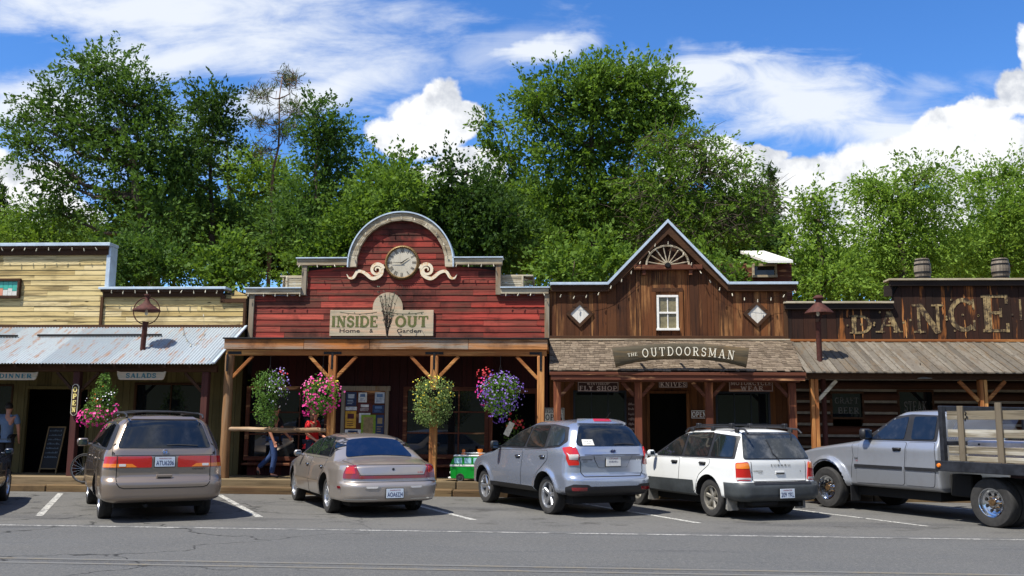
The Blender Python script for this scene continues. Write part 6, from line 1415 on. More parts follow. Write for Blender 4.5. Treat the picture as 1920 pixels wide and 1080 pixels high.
def suv():
    S = dict(XR=-.94, XF=3.55, zb=.36, tr=.345, paint='p_suv', zmax=1.7, top=[(-1.0, 1.62), (-.75, 1.67), (.1, 1.70), (.9, 1.68), (1.35, 1.55), (2.05, 1.20), (2.3, 1.12), (3.2, 1.0), (3.6, .72)],
             rear=[(.3, .09), (.42, .02), (.50, 0), (.66, .005), (.70, .05), (.74, .07), (1.0, .075), (1.06, .03), (1.09, .055), (1.20, .09), (1.62, .33)], rw=.02, front=[(.2, .05), (.4, 0), (.8, .04), (1.0, .15)],
             hw=[(.34, .87), (.42, .89), (.7, .905), (.95, .885), (1.10, .875), (1.16, .86), (1.22, .835), (1.60, .65), (1.72, .60)], plan=[(-.95, .95), (-.3, 1), (1, .99), (2.6, 1), (3.5, .88)], arch=[(0, .40, .035), (2.64, .40, .035)], rad=(.24, .24, .12), camber=.06, bulge=.06)
    c = Car(S, place((-.42, 16.90), 120.5, 1.79), 120.5, 'ice silver compact crossover with pale paper card in its rear window')
    c.patch('rear_window', 'B', [(-.68, 1.225), (.68, 1.225), (.74, 1.27), (.56, 1.575), (-.56, 1.575), (-.74, 1.27)], 'gl_tint', .006, .01, .07, r=.05)
    c.patch('spoiler', 'B', [(-.60, 1.585), (.60, 1.585), (.58, 1.66), (-.58, 1.66)], 'p_suv', .045, .05, .05, r=.02); c.patch('brake_light', 'B', [(-.20, 1.615), (.20, 1.615), (.20, 1.655), (-.20, 1.655)], 'l_red', .053, .02, .05, r=.01)
    tg = MB(); c.line('B', [(.60, .70), (-.60, .70), (-.67, .78), (-.665, .92), (-.74, 1.16), (-.80, 1.24)], .014, .002, mb=tg, mi=1); c.line('B', [(.60, .70), (.67, .78), (.665, .92), (.74, 1.16), (.80, 1.24)], .014, .002, mb=tg, mi=1); c.line('B', [(.60, 1.075), (-.60, 1.075)], .012, .002, mb=tg, mi=1)
    T = tg.build('tailgate', [M['p_suv'], M['gap']], c.root, recalc=False)
    c.patch('plate_recess', 'B', [(-.30, .86), (.30, .86), (.40, 1.055), (-.40, 1.055)], 'p_suv', .003, .003, .05, r=.03); c.line('B', [(-.41, 1.055), (-.30, .86), (.30, .86), (.41, 1.055)], .008, .004, name='recess_edge')
    c.patch('lower_bumper', 'B', [(-1.05, .375), (1.05, .375), (1.05, .52), (.82, .575), (.55, .565), (.5, .535), (-.5, .535), (-.55, .565), (-.82, .575), (-1.05, .52)], 'blkplastic', .012, .02, .06, r=.02)
    for sg in (1, -1):
        t = c.patch('tail_light', 'B', [(sg*.70, .90), (sg*.90, .89), (sg*1.00, 1.05), (sg*1.09, 1.19), (sg*.80, 1.215), (sg*.735, 1.15)], 'l_red', .016, .02, .04, r=.03)
        c.patch('reversing_light', 'B', [(sg*.735, 1.0), (sg*.88, 1.0), (sg*.97, 1.11), (sg*.90, 1.075), (sg*.74, 1.08)], 'l_clear', .020, .005, .04, parent=t, r=.015)
        c.patch('reflector', 'B', [(sg*.58, .47), (sg*.86, .47), (sg*.88, .52), (sg*.58, .52)], 'l_dred', .018, .01, .05, r=.01)
        d = 'L' if sg > 0 else 'R'
        c.patch('window_surround', d, [(-.60, 1.30), (-.46, 1.55), (.1, 1.60), (.80, 1.59), (1.28, 1.48), (1.98, 1.14), (.3, 1.15), (-.42, 1.20)], 'blkplastic', .003, .003, .07, r=.04)
        c.door(sg, [(.98, .46), (1.98, .46), (2.10, .72), (2.08, 1.09), (.92, 1.12)], (1.10, .99), 'chrome', glass=([(.88, 1.18), (1.85, 1.165), (1.26, 1.44), (.86, 1.555)], .05))
        c.door(sg, [(.38, .46), (.94, .46), (.88, 1.12), (-.05, 1.13), (-.06, .98), (.30, .72)], (.12, 1.01), 'chrome', glass=([(.10, 1.185), (.80, 1.18), (.80, 1.56), (.18, 1.57)], .05))
        c.patch('quarter_window', d, [(-.52, 1.31), (-.42, 1.23), (.02, 1.195), (.09, 1.56), (-.40, 1.52)], 'gl_dusty', .01, .008, .05, r=.06)
        c.patch('sill_cladding', d, [(.40, .375), (2.26, .375), (2.22, .47), (.42, .47)], 'blkplastic', .012, .01, .08, r=.01)
        c.patch('indicator', d, [(2.98, .92), (3.20, .90), (3.28, .98), (3.06, 1.03)], 'l_amber', .012, .01, .05, r=.02)
        c.wheel(0, sg*.845, .345, .215, .225, 5); c.wheel(2.64, sg*.845, .345, .215, .225, 5); c.mirror(1.86, 1.19, sg, 'blkplastic', w=.17, h=.16)
    c.plate_(0, .955, 'SUBARU', small=True, extra='CAR SALES', mat='white'); e = MB(); h, n = c.hit('B', 0, 1.135); e.lathe([(0, .012), (.7, .010), (1, 0)], 24, M=Matrix.Translation(h+n*.003) @ Matrix.Rotation(-PI/2, 4, 'Y') @ Matrix.Diagonal((.032, .058, 1, 1))); e.tube([(h.x-.012, .058*math.cos(2*PI*i/20), h.z+.032*math.sin(2*PI*i/20)) for i in range(21)], .004, 5, 1, caps=False)
    for a, b in ((.028, .004), (.0, -.010), (-.018, .008), (.006, .012), (-.03, -.008)): e.bbox(h.x-.022, h.x-.018, a-.004, a+.004, h.z+b-.004, h.z+b+.004, .001, 1)
    e.build('emblem', [M['plate_b'], M['chrome']], c.root)
    c.badge('B', .53, .99, 'FORESTER', .22, .022, 'clad'); c.badge('B', .57, .955, 'AWD', .09, .016, 'clad'); c.badge('B', -.56, .99, '2.5i', .09, .024, 'chrome')
    p = c.patch('paper_card', 'B', [(.36, 1.235), (.60, 1.235), (.59, 1.335), (.37, 1.335)], 'white', .011, .002, .05); c.badge('B', .48, 1.30, 'THANK YOU', .15, .018, 'clad', .014, 'card_writing'); c.badge('B', .48, 1.265, 'SALE', .10, .018, 'clad', .014, 'card_writing')
    w = MB(); c.line('B', [(-.05, 1.25), (-.25, 1.262), (-.50, 1.248)], .018, .022, mb=w); w.build('wiper', M['blkplastic'], c.root, recalc=False)
    a = MB(); a.tube([(-.45, -.08, 1.66), (-.62, -.12, 1.82)], .004, 5); a.build('aerial', M['blkplastic'], c.root)
    c.patch('windscreen', 'F', [(-.64, 1.2), (.64, 1.2), (.52, 1.55), (-.52, 1.55)], 'gl_tint', .006, .008, .1, r=.08)
    m = MB(); m.box(-.6, 3.2, -.66, .66, .22, .40); m.tube([(-.86, -.42, .30), (-.3, -.42, .30)], .035, 10); m.build('underbody', M['gap'], c.root)
def wagon():
    S = dict(XR=-.97, XF=3.45, zb=.33, tr=.335, paint='p_wag', zmax=1.58, top=[(-1.0, 1.50), (-.75, 1.545), (.2, 1.565), (.95, 1.53), (1.25, 1.42), (1.95, 1.04), (2.2, .99), (3.1, .90), (3.5, .66)],
             rear=[(.25, .06), (.33, .01), (.40, 0), (.60, .0), (.635, .02), (.65, .075), (.95, .085), (1.02, .10), (1.50, .33)], rw=.02, front=[(.2, .05), (.4, 0), (.8, .04), (1.0, .15)],
             hw=[(.30, .83), (.38, .855), (.60, .87), (.9, .855), (1.0, .835), (1.05, .815), (1.48, .645), (1.58, .60)], plan=[(-.97, .96), (-.3, 1), (1, 1), (2.5, .99), (3.4, .88)], arch=[(0, .385, .02), (2.525, .385, .02)], rad=(.16, .18, .08), camber=.045, bulge=.045)
    c = Car(S, place((2.50, 16.86), 117.0, 1.72), 117.0, 'white boxy wagon with grey bumper, grey lower sides and black roof rack')
    c.patch('rear_window_seal', 'B', [(-.755, 1.025), (.755, 1.025), (.60, 1.485), (-.60, 1.485)], 'blkplastic', .004, .006, .07, r=.06); c.patch('rear_window', 'B', [(-.735, 1.04), (.735, 1.04), (.585, 1.47), (-.585, 1.47)], 'gl_dusty', .009, .008, .07, r=.05)
    tg = MB(); c.line('B', [(.80, 1.50), (.80, 1.02), (.60, .99), (.60, .69), (.585, .655), (-.585, .655), (-.60, .69), (-.60, .99), (-.80, 1.02), (-.80, 1.50)] if False else [(.60, .99), (.585, .69), (.57, .657), (-.57, .657), (-.585, .69), (-.60, .99)], .012, .002, mb=tg, mi=1); T = tg.build('tailgate', [M['p_wag'], M['gap']], c.root, recalc=False)
    h, n = c.hit('B', 0, .79); mb = MB(); mb.bbox(-.10, .10, 0, .02, -.028, .028, .008); o = mb.build('tailgate_handle', M['p_wag'], T); o.location = h+Vector((-.010, 0, .01)); o.rotation_euler = (0, 0, -PI/2); g = MB(); g.bbox(-.085, .085, -.004, .0, -.024, -.004, .001); g.build('handle_recess', M['gap'], o)
    c.patch('bumper', 'B', [(-1.30, .335), (1.30, .335), (1.30, .628), (-1.30, .628)], 'clad', .020, .04, .06, r=.02, bulge=.012); c.patch('bumper_step', 'B', [(-.62, .60), (.62, .60), (.62, .622), (-.62, .622)], 'blkplastic', .034, .02, .06, r=.005)
    for sg in (1, -1):
        t = c.patch('tail_light', 'B', [(sg*.615, .665), (sg*.90, .665), (sg*.90, .965), (sg*.665, .985)], 'l_red', .016, .02, .04, r=.04)
        c.patch('amber_section', 'B', [(sg*.64, .875), (sg*.885, .87), (sg*.885, .95), (sg*.675, .968)], 'l_amber', .020, .005, .04, parent=t, r=.03); c.patch('reversing_light', 'B', [(sg*.625, .672), (sg*.89, .672), (sg*.89, .72), (sg*.63, .72)], 'l_clear', .020, .005, .04, parent=t, r=.01)
        d = 'L' if sg > 0 else 'R'
        c.patch('window_surround', d, [(-.70, 1.03), (-.62, 1.42), (.2, 1.475), (.92, 1.455), (1.18, 1.37), (1.86, 1.01)], 'blkplastic', .003, .003, .07, r=.03)
        c.door(sg, [(.96, .42), (1.90, .42), (2.02, .72), (1.98, .98), (.92, 1.0)], (1.08, .915), 'blkplastic', glass=([(.88, 1.05), (1.70, 1.035), (1.12, 1.37), (.88, 1.455)], .04))
        c.door(sg, [(.40, .42), (.92, .42), (.88, 1.0), (-.02, 1.0), (-.02, .92), (.30, .72)], (.18, .92), 'blkplastic', glass=([(.06, 1.055), (.80, 1.05), (.80, 1.46), (.06, 1.475)], .04))
        c.patch('quarter_window', d, [(-.64, 1.06), (-.02, 1.055), (-.02, 1.45), (-.57, 1.40)], 'gl_side', .01, .008, .06, r=.04)
        c.patch('side_cladding', d, [(.42, .345), (2.12, .345), (2.06, .60), (.47, .615)], 'clad', .014, .02, .08, r=.015)
        for x in (-.46, 2.07):
            mb = MB(); mb.prism([(-.0, .0), (.035, -.28), (-.10, -.30), (-.13, -.02)] if x < 0 else [(0, 0), (.05, -.30), (-.06, -.30), (-.10, -.0)], -.01, .01, M=Matrix.Translation((x+.05, sg*.77, .44)) @ Matrix.Rotation(PI/2*.85*sg*0, 4, 'Z')); mb.box(x-.06, x-.05, sg*.62, sg*.85, .15, .40); mb.build('mud_flap', M['flap'], c.root)
        c.wheel(0, sg*.825, .335, .205, .20, 6, mat='alloyd'); c.wheel(2.525, sg*.825, .335, .205, .20, 6, mat='alloyd'); c.mirror(1.72, 1.06, sg, w=.15, h=.12)
        r_ = MB(); y = sg*.585; r_.tube([(-.80, y, 1.47), (-.70, y, 1.54), (-.2, y, 1.575), (.7, y, 1.575), (1.0, y, 1.535), (1.08, y, 1.47)], .018, 8)
        for x, z in ((-.5, 1.54), (.2, 1.56), (.85, 1.54)): r_.bbox(x-.05, x+.05, y-.02, y+.02, z-.06, z+.02, .006)
        r_.build('roof_rail', M['blkplastic'], c.root, ang=50)
    for x, z in ((-.35, 1.60), (.65, 1.60)):
        b = MB(); b.bbox(x-.03, x+.03, -.60, .60, z, z+.022, .006, 0); b.build('roof_bar', M['blkplastic'], c.root)
        for y in (-.585, .585): b = MB(); b.bbox(x-.045, x+.045, y-.04, y+.04, z-.05, z+.04, .012); b.build('bar_clamp', M['blkplastic'], c.root)
    c.plate_(-.03, .455, '209 YKL', out=.062); c.badge('B', -.02, .925, 'S U B A R U', .42, .036, 'clad', name='maker_badge'); c.badge('B', .46, .83, 'FORESTER', .20, .022, 'blkplastic'); c.badge('B', .42, .80, 'AWD', .08, .018, 'blkplastic'); c.badge('B', -.46, .82, 'S', .022, .03, 'blkplastic')
    w = MB(); c.line('B', [(.01, .985), (.03, 1.04), (.10, 1.12), (.115, 1.25), (.14, 1.35)], .018, .024, mb=w); w.build('wiper', M['blkplastic'], c.root, recalc=False)
    c.patch('windscreen', 'F', [(-.62, 1.06), (.62, 1.06), (.52, 1.44), (-.52, 1.44)], 'gl_tint', .006, .008, .1, r=.08)
    m = MB(); m.box(-.7, 3.1, -.64, .64, .20, .36); m.bbox(-.90, -.60, .05, .60, .24, .34, .03); m.tube([(-.9, -.40, .26), (-.3, -.40, .26)], .03, 10); m.build('underbody', M['gap'], c.root)
M['alloyd'] = plain('dull_alloy', c3((150, 146, 136)), .45, .6, .25, 8); M['flap'] = plain('dusty_rubber_flap', c3((132, 130, 124)), .8, var=.3)
def dark_car():
    S = dict(XR=-1.1, XF=3.6, zb=.26, tr=.32, paint='p_dark', top=[(-1.3, .90), (-.4, .98), (.45, 1.36), (1.2, 1.42), (1.7, 1.36), (2.45, 1.02), (3.4, .86), (3.7, .62)], tw=.07, rear=[(.2, .09), (.36, 0), (.9, .15)], front=[(.2, .05), (.4, 0), (.7, .04), (.9, .2)],
             hw=[(.22, .82), (.45, .89), (.80, .88), (.97, .80), (1.42, .57)], plan=[(-1.2, .92), (1, 1), (3.6, .86)], arch=[(0, .36, .015), (2.7, .36, .015)], rad=(.3, .3, .09), camber=.045, bulge=.08, nx=80)
    # the side mirror stands at (28, 840) of the photograph
    hd = 113.5; th = R(hd); f = Vector((math.cos(th), math.sin(th))); l = Vector((-f.y, f.x)); mx, mz = PX(27, 840, 17.6)
    mp = Vector((mx, 17.6)); rc = mp-f*1.95+l*1.0
    c = Car(S, (rc.x, rc.y), hd, 'dark grey car at the left edge with only its right side and mirror showing')
    for sg in (1, -1):
        d = 'L' if sg > 0 else 'R'; c.patch('window_surround', d, [(-.3, .98), (.0, 1.22), (.40, 1.34), (1.15, 1.35), (1.55, 1.29), (2.25, .99)], 'blkplastic', .003, .003, .07, r=.05)
        c.door(sg, [(1.2, .32), (2.2, .32), (2.28, .62), (2.28, .93), (1.15, .935)], (1.32, .80), 'p_dark', glass=([(1.15, 1.0), (2.05, .99), (1.55, 1.25), (1.2, 1.31)], .05), gmat='gl_tint'); c.door(sg, [(.42, .32), (1.15, .32), (1.10, .94), (.12, .945), (.14, .80), (.34, .62)], (.26, .80), 'p_dark', glass=([(.16, 1.0), (1.08, 1.0), (1.10, 1.31), (.52, 1.31), (.36, 1.25)], .05), gmat='gl_tint')
        c.wheel(0, sg*.84, .32, .20, .20, 6); c.wheel(2.7, sg*.84, .32, .20, .20, 6); c.mirror(1.95, 1.0, sg, w=.16, h=.12)
    m = MB(); m.box(-.7, 3.2, -.66, .66, .17, .30); m.build('underbody', M['gap'], c.root)

def truck():
    S = dict(XR=1.02, XF=4.95, zb=.46, tr=.40, paint='p_truck', zmax=1.95, top=[(.9, 1.88), (1.2, 1.92), (2.0, 1.91), (2.25, 1.80), (2.82, 1.43), (2.95, 1.37), (4.2, 1.20), (4.8, 1.10), (5.0, .9)], tw=.10, rear=[(.4, .0), (1.9, .0)], front=[(.4, .05), (.7, 0), (1.0, .04), (1.2, .15)],
             hw=[(.44, .86), (.52, .91), (.85, .94), (1.0, .93), (1.22, .93), (1.32, .88), (1.38, .855), (1.80, .70), (1.95, .62)], plan=[(1.0, .99), (3, .98), (3.6, .97), (4.9, .90)], arch=[(3.72, .50, .055)], rad=(.06, .16, .10), camber=.05, bulge=.0, D=.3, nx=120)
    hd = 118.2; c = Car(S, place((6.86, 15.70), hd, 1.98), hd, 'silver pickup truck with wooden stake flatbed and dual rear wheels', 'truck', 'flatbed_truck')
    for sg in (1, -1):
        d = 'L' if sg > 0 else 'R'
        c.patch('window_surround', d, [(1.10, 1.345), (1.12, 1.80), (1.78, 1.825), (2.16, 1.78), (2.78, 1.345)], 'blkplastic', .003, .003, .07, r=.04)
        c.door(sg, [(1.82, .56), (2.98, .54), (2.90, .95), (2.86, 1.32), (1.74, 1.32)], (1.94, 1.19), 'blkplastic', glass=([(1.82, 1.375), (2.60, 1.365), (2.16, 1.72), (1.80, 1.785)], .04), gmat='gl_truck')
        c.door(sg, [(1.16, .56), (1.78, .56), (1.70, 1.32), (1.12, 1.32), (1.10, .90)], None, glass=([(1.16, 1.375), (1.66, 1.375), (1.68, 1.78), (1.18, 1.78)], .05), gmat='gl_tint', name='rear_door')
        for a, b in ((1.83, 2.98), (1.06, 1.76)): c.patch('side_moulding', d, [(a, .83), (b, .83), (b, .885), (a, .885)], 'blkplastic', .016, .016, .08, r=.008)
        c.badge(d, 2.86, .995, 'RAM 2500', .24, .045, 'blkplastic'); c.badge(d, 2.85, .95, 'TURBO DIESEL', .20, .02, 'l_red')
        c.line(d, [(3.05, 1.30), (3.02, 1.05), (3.10, .62)], .010, .0015); c.line(d, [(2.80, 1.36), (3.4, 1.27), (4.3, 1.17)], .010, .0015, name='bonnet_gap')
        # flared wheel arch lip
        P = [(3.72+.52*math.cos(R(a)), .42+.52*math.sin(R(a))) for a in range(12, 200, 8)]; Q = [(3.72+.60*math.cos(R(a)), .42+.60*math.sin(R(a))) for a in range(196, 10, -8)]
        c.patch('arch_flare', d, P+Q, 'p_truck', .030, .04, .06)
        c.wheel(3.72, sg*.96, .40, .24, .225, 8, 'steel', 'chrome')
        c.wheel(0, sg*1.0, .40, .24, .225, 8, 'steel', 'chrome'); c.wheel(0, sg*.72, .40, .24, .225, 8, 'steel', 'chrome')
        mb = MB(); mb.box(3.12, 3.14, sg*.66, sg*.90, .18, .48); mb.build('mud_flap', M['blkplastic'], c.root)
        mb = MB(); h, n = c.hit(d, 2.66, 1.38); y = abs(h.y); mb.bbox(2.58, 2.74, sg*(y+.10)-.11, sg*(y+.10)+.11, 1.36, 1.56, .04); mb.beam((2.66, sg*(y-.03), 1.40), (2.66, sg*(y+.05), 1.42), .05, .05); o = mb.build('mirror', M['blkplastic'], c.root, ang=50)
        g = MB(); g.bbox(2.572, 2.579, sg*(y+.10)-.085, sg*(y+.10)+.085, 1.385, 1.535, .002); g.build('mirror_glass', M['mirr'], o)
    # steering wheel seen in the glass, dark seats
    # chassis and flatbed
    m = MB(); m.box(1.2, 4.6, -.72, .72, .30, .50); m.box(-1.5, 1.4, -.45, .45, .45, .72); m.bbox(.55, 1.0, .45, .72, .42, .80, .02); m.bbox(-.06, .06, -.8, .8, .30, .48, .02); m.tube([(-1.2, -.5, .4), (1.2, -.5, .4)], .05, 10); m.build('chassis', M['gap'], c.root)
    m = MB(); m.bbox(-1.75, .90, -1.10, 1.10, .90, .96, .01); m.bbox(-1.75, .92, 1.08, 1.14, .86, 1.035, .008); m.bbox(-1.75, .92, -1.14, -1.08, .86, 1.035, .008); m.bbox(-1.75, -1.70, -1.08, 1.08, .86, 1.03, .008); m.build('bed_frame', M['bedblk'], c.root)
    m = MB()
    for k in range(12): m.bbox(-1.70, .80, -1.06+.177*k, -1.06+.177*k+.17, .962, .995, .004)
    m.build('bed_floor', M['grey_x'], c.root)
    m = MB(); z0, z1 = .963, 1.965
    m.bbox(.76, .84, 1.0, 1.10, z0, z1, .01); m.bbox(.76, .84, -1.10, -1.0, z0, z1, .01); m.bbox(.77, .83, -.998, .998, z1-.10, z1, .01); m.bbox(.77, .83, -.998, .998, z0+.33, z0+.40, .01); m.build('headache_rack', M['bedblk'], c.root)
    m = MB(); y = -.98
    while y < .98:
        for s_ in (-1, 1):
            a = (.80, y, z0+.42); b = (.80, y+s_*.45, z1-.11)
            if abs(b[1]) < .99: m.tube([a, b], .0035, 4, caps=False)
        y += .05
    for k in range(9): z = z0+.45+k*.055; 
    m.build('mesh_guard', M['chrome'], c.root)
    stk = (.40, -.32, -1.10)
    for sg in (1, -1):
        for zc, h_, xe in ((1.80, .145, -1.6), (1.50, .13, -1.6), (1.225, .12, -1.6), (1.085, .085, -1.6)):
            m = MB(); m.bbox(xe, .70, sg*1.035-.016, sg*1.035+.016, zc-h_/2, zc+h_/2, .004); m.build('stake_board', M['stake'], c.root)
        for i, x in enumerate(stk): m = MB(); m.bbox(x-.055, x+.055, sg*1.085-.018 if sg > 0 else sg*1.085-.018, sg*1.085+.018, 1.04, (1.955, 2.0, 1.97)[i], .005); m.build('stake_post', M['stakez'], c.root)
    m = MB(); m.bbox(-1.5, .55, .35, .80, 1.0, 1.385, .03); t = m.build('tool_box', M['alup'], c.root)
    m = MB(); 
    for x in (.30, -.15, -.6, -1.05): m.lathe([(0, .012), (.016, .01), (.018, 0)], 10, M=Matrix.Translation((x, .803, 1.32)) @ Matrix.Rotation(-PI/2, 4, 'X'))
    m.build('rivet', M['iron'], t)
    m = MB(); h_ = [(.30, 1.095, 1.86), (.27, 1.10, 1.84), (.29, 1.10, 1.80), (.26, 1.10, 1.77), (.29, 1.10, 1.74), (.30, 1.10, 1.70)]; m.tube(h_, .012, 6); m.build('hook', M['iron'], c.root)
    for sg in (1, -1): m = MB(); m.lathe([(0, .03), (.03, .025), (.038, 0)], 14, M=Matrix.Translation((.84, sg*1.14, .955)) @ Matrix.Rotation(-sg*PI/2, 4, 'X')); m.build('marker_light', M['l_amber'], c.root, ang=50)
M['bedblk'] = plain('worn_black_steel', (.022, .024, .030), .5, .3, .5, 6, bump=.2); M['alup'] = plain('white_tool_box_metal', c3((222, 214, 214)), .35, .3, .1)
M['stake'] = wood('grey_stake_boards', [c3(x) for x in ((136, 127, 108), (116, 107, 90), (146, 137, 118))], 'X', c3((60, 52, 42)), c3((182, 178, 166)), .5, .9, stain=.3); M['stakez'] = wood('grey_stake_posts', [c3(x) for x in ((112, 102, 86), (98, 88, 74))], 'Z', c3((52, 44, 36)), None, 0, .8)
if not globals().get('SKIP_CARS'):
    for f_ in (minivan, sedan, suv, wagon, dark_car, truck): f_()
# ---------------------------------------------------------------- leaves, trees
def mat_leaf(name, c0, c1, tr=.30):
    m, T, b, out = newmat(name); ti = T.node('ShaderNodeAttribute', attribute_name='tint').outputs['Fac']; k = T.mix(ti, (*c0, 1), (*c1, 1))
    T.put(b.inputs['Base Color'], k); b.inputs['Roughness'].default_value = .62; b.inputs['Specular IOR Level'].default_value = .16
    t = T.node('ShaderNodeBsdfTranslucent', {'Color': T.mix(.5, k, (c1[0]*1.5, c1[1]*1.5, c1[2]*.6, 1))}); x = T.node('ShaderNodeMixShader', {0: tr, 1: b.outputs[0], 2: t.outputs[0]}); T.l.new(x.outputs[0], out.inputs[0]); return m
M['lf_dark'] = mat_leaf('dark_green_leaves', (.026, .062, .014), (.100, .185, .034), .36); M['lf_mid'] = mat_leaf('mid_green_leaves', (.044, .098, .014), (.165, .270, .040), .38)
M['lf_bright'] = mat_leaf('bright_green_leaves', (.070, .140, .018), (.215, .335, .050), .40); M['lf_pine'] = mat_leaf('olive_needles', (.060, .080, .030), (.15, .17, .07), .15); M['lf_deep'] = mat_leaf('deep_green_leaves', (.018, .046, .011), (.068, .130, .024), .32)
M['lf_plant'] = mat_leaf('basket_leaves', (.05, .12, .02), (.16, .28, .06), .3); M['lf_lime'] = mat_leaf('lime_basket_leaves', (.10, .17, .04), (.26, .34, .12), .3)
M['bark'] = wood('grey_brown_bark', [c3((92, 80, 66)), c3((70, 60, 50))], 'Z', c3((34, 28, 22)), None, 0, .9, fine=.6); M['bark2'] = wood('reddish_bark', [c3((124, 96, 76)), c3((100, 76, 60))], 'Z', c3((50, 38, 30)), None, 0, .9)
def leaf_mesh(name, cen, axis, size, ratio, tint, mat, parent, droop=.5, rs=None):
    n = len(cen); rs = rs or rng; size = size*(.80 if n > 6000 else 1); a = axis+rs.normal(0, .55, (n, 3)); a /= np.linalg.norm(a, axis=1)[:, None]; b = np.cross(a, rs.normal(0, 1, (n, 3))); b /= np.linalg.norm(b, axis=1)[:, None]+1e-9
    L = (size*rs.uniform(.45, 1.45, n))[:, None]; V = np.stack([cen-a*L*.5, cen+b*L*ratio*.5, cen+a*L*.5, cen-b*L*ratio*.5], 1).reshape(-1, 3)
    me = bpy.data.meshes.new(name); me.vertices.add(4*n); me.vertices.foreach_set('co', V.astype(np.float32).ravel()); me.loops.add(4*n); me.loops.foreach_set('vertex_index', np.arange(4*n, dtype=np.int32))
    me.polygons.add(n); me.polygons.foreach_set('loop_start', np.arange(0, 4*n, 4, dtype=np.int32)); me.update(calc_edges=True)
    at = me.attributes.new('tint', 'FLOAT', 'FACE'); at.data.foreach_set('value', np.clip(tint, 0, 1).astype(np.float32)); me.materials.append(M[mat])
    o = bpy.data.objects.new(name, me); C.objects.link(o); o.parent = parent; return o
DM = 3.6
def ground_z(x, y):
    if y < 27: return -.01
    t = min(1, (y-27)/22); return 3.4*t*t*(3-2*t)-2.2*max(0, min(1, (x-8)/10))*t-.4
def tree(name, label, Y, blobs, trunk, mat, size=.17, dens=20, ratio=.5, droop=0.0, seed=0, up=.25, twig=.75, nleaf=17, bark='bark', rt=.22, cat='tree', group=None, gaps=.35, sticks=0):
    rs = np.random.default_rng(seed); rd = random.Random(seed); tx = PX(trunk, 500, Y)[0]; tz = ground_z(tx, Y); root = empty(name, (tx, Y, tz), label, cat, group); O = np.array([tx, Y, tz]); sc = Y/FPX
    B = []; 
    for (px, py, rx, ry) in blobs:
        x, z = PX(px, py, Y); B.append((np.array([x, Y+rs.normal(0, .35), z])-O, np.array([rx*sc, max(rx, ry)*sc*.85, ry*sc])))
    wb = MB(); cx = float(np.mean([b[0][0] for b in B])); zmin = min(b[0][2]-b[1][2] for b in B); zt = max(b[0][2] for b in B); spine = []
    fork = max(1.0, zmin+.3); N = 8
    for k in range(N+1): t = k/N; spine.append(Vector((cx*t**1.5*.9+rd.uniform(-.1, .1)*(k > 0), rd.uniform(-.12, .12), fork*.6+(zt-fork*.6)*t if k else -.2)))
    wb.tube(spine, [rt*.8*(1-.92*k/N)+.01 for k in range(N+1)], 8)
    C_ = []; A_x = []; TI = []; IN = []
    for c, r in B:
        s = min(spine, key=lambda q: abs(q.z-(c[2]-.35*np.linalg.norm(c[:2]-np.array([q.x, q.y]))))); e = Vector(c); mid = s.lerp(e, .5)+Vector((rd.uniform(-.2, .2), rd.uniform(-.2, .2), -.12*(e-s).length)); q0 = rt*.42
        wb.tube([s, s.lerp(mid, .5)+Vector((0, 0, -.02)), mid, mid.lerp(e, .5)+Vector((rd.uniform(-.1, .1), 0, .05)), e], [q0*.8, q0*.6, q0*.45, q0*.3, q0*.1], 6)
        area = PI*r[0]*r[2]; nt = max(12, int(area*dens*DM)); d = rs.normal(0, 1, (nt, 3)); d /= np.linalg.norm(d, axis=1)[:, None]
        lump = np.array([noise.noise(Vector((q[0]*2.1+c[0], q[1]*2.1+c[1], q[2]*2.1+c[2]))) for q in d]); u = rs.uniform(.0, 1, nt)**.55*(1+.40*lump); keep = rs.uniform(0, 1, nt) > gaps*np.clip(-lump*3, 0, 1); d, u = d[keep], u[keep]; nt = len(d)
        base = c+d*r*u[:, None]; ax = d*.8+np.array([0, 0, up-droop])+rs.normal(0, .28, (nt, 3)); ax /= np.linalg.norm(ax, axis=1)[:, None]; tl = twig*rs.uniform(.5, 1.3, nt)
        for i in range(min(nt, 12)): p = Vector(base[i]); m0 = mid.lerp(e, rd.uniform(.2, 1)); m_ = m0.lerp(p, .5)+Vector((rd.uniform(-.2, .2), rd.uniform(-.1, .1), rd.uniform(-.05, .25))); wb.tube([m0, m_, p], [q0*.16, q0*.09, .005], 4, caps=False)
        t = rs.uniform(0, 1, (nt, nleaf)); P = base[:, None, :]+ax[:, None, :]*(tl[:, None]*t)[..., None]+rs.normal(0, .085, (nt, nleaf, 3))*(1.15-.6*t)[..., None]; P[..., 2] -= droop*(t**2)*tl[:, None]*.5
        if twig > .3: ni = int(area*(46 if gaps < .85 else 26)); di = rs.normal(0, 1, (ni, 3)); di /= np.linalg.norm(di, axis=1)[:, None]; IN.append(c+di*r*.80*rs.uniform(0, 1, (ni, 1))**.5*np.array([1, 1, .95]))
        C_.append(P.reshape(-1, 3)); A_x.append(np.repeat(ax, nleaf, 0)); ct = rs.uniform(0, 1, nt)*.5+rs.normal(0, .16)+.05; TI.append((ct[:, None]+rs.uniform(0, .5, (nt, nleaf))).ravel())
    for _ in range(sticks):
        c, r = B[rd.randrange(len(B))]; a = Vector(c)+Vector((rd.uniform(-1, 1)*r[0], -r[1]*rd.uniform(.5, 1.0), rd.uniform(-1, .4)*r[2])); b = a+Vector((rd.uniform(-.9, .9), rd.uniform(-.3, .1), rd.uniform(-.7, .7))); wb.tube([a, a.lerp(b, .5)+Vector((0, 0, .06)), b], [.016, .011, .004], 4, caps=False)
    wb.build('trunk', M[bark], root, smooth=True); C_ = np.concatenate(C_); A_x = np.concatenate(A_x); TI = np.concatenate(TI); sz = np.full(len(C_), size)
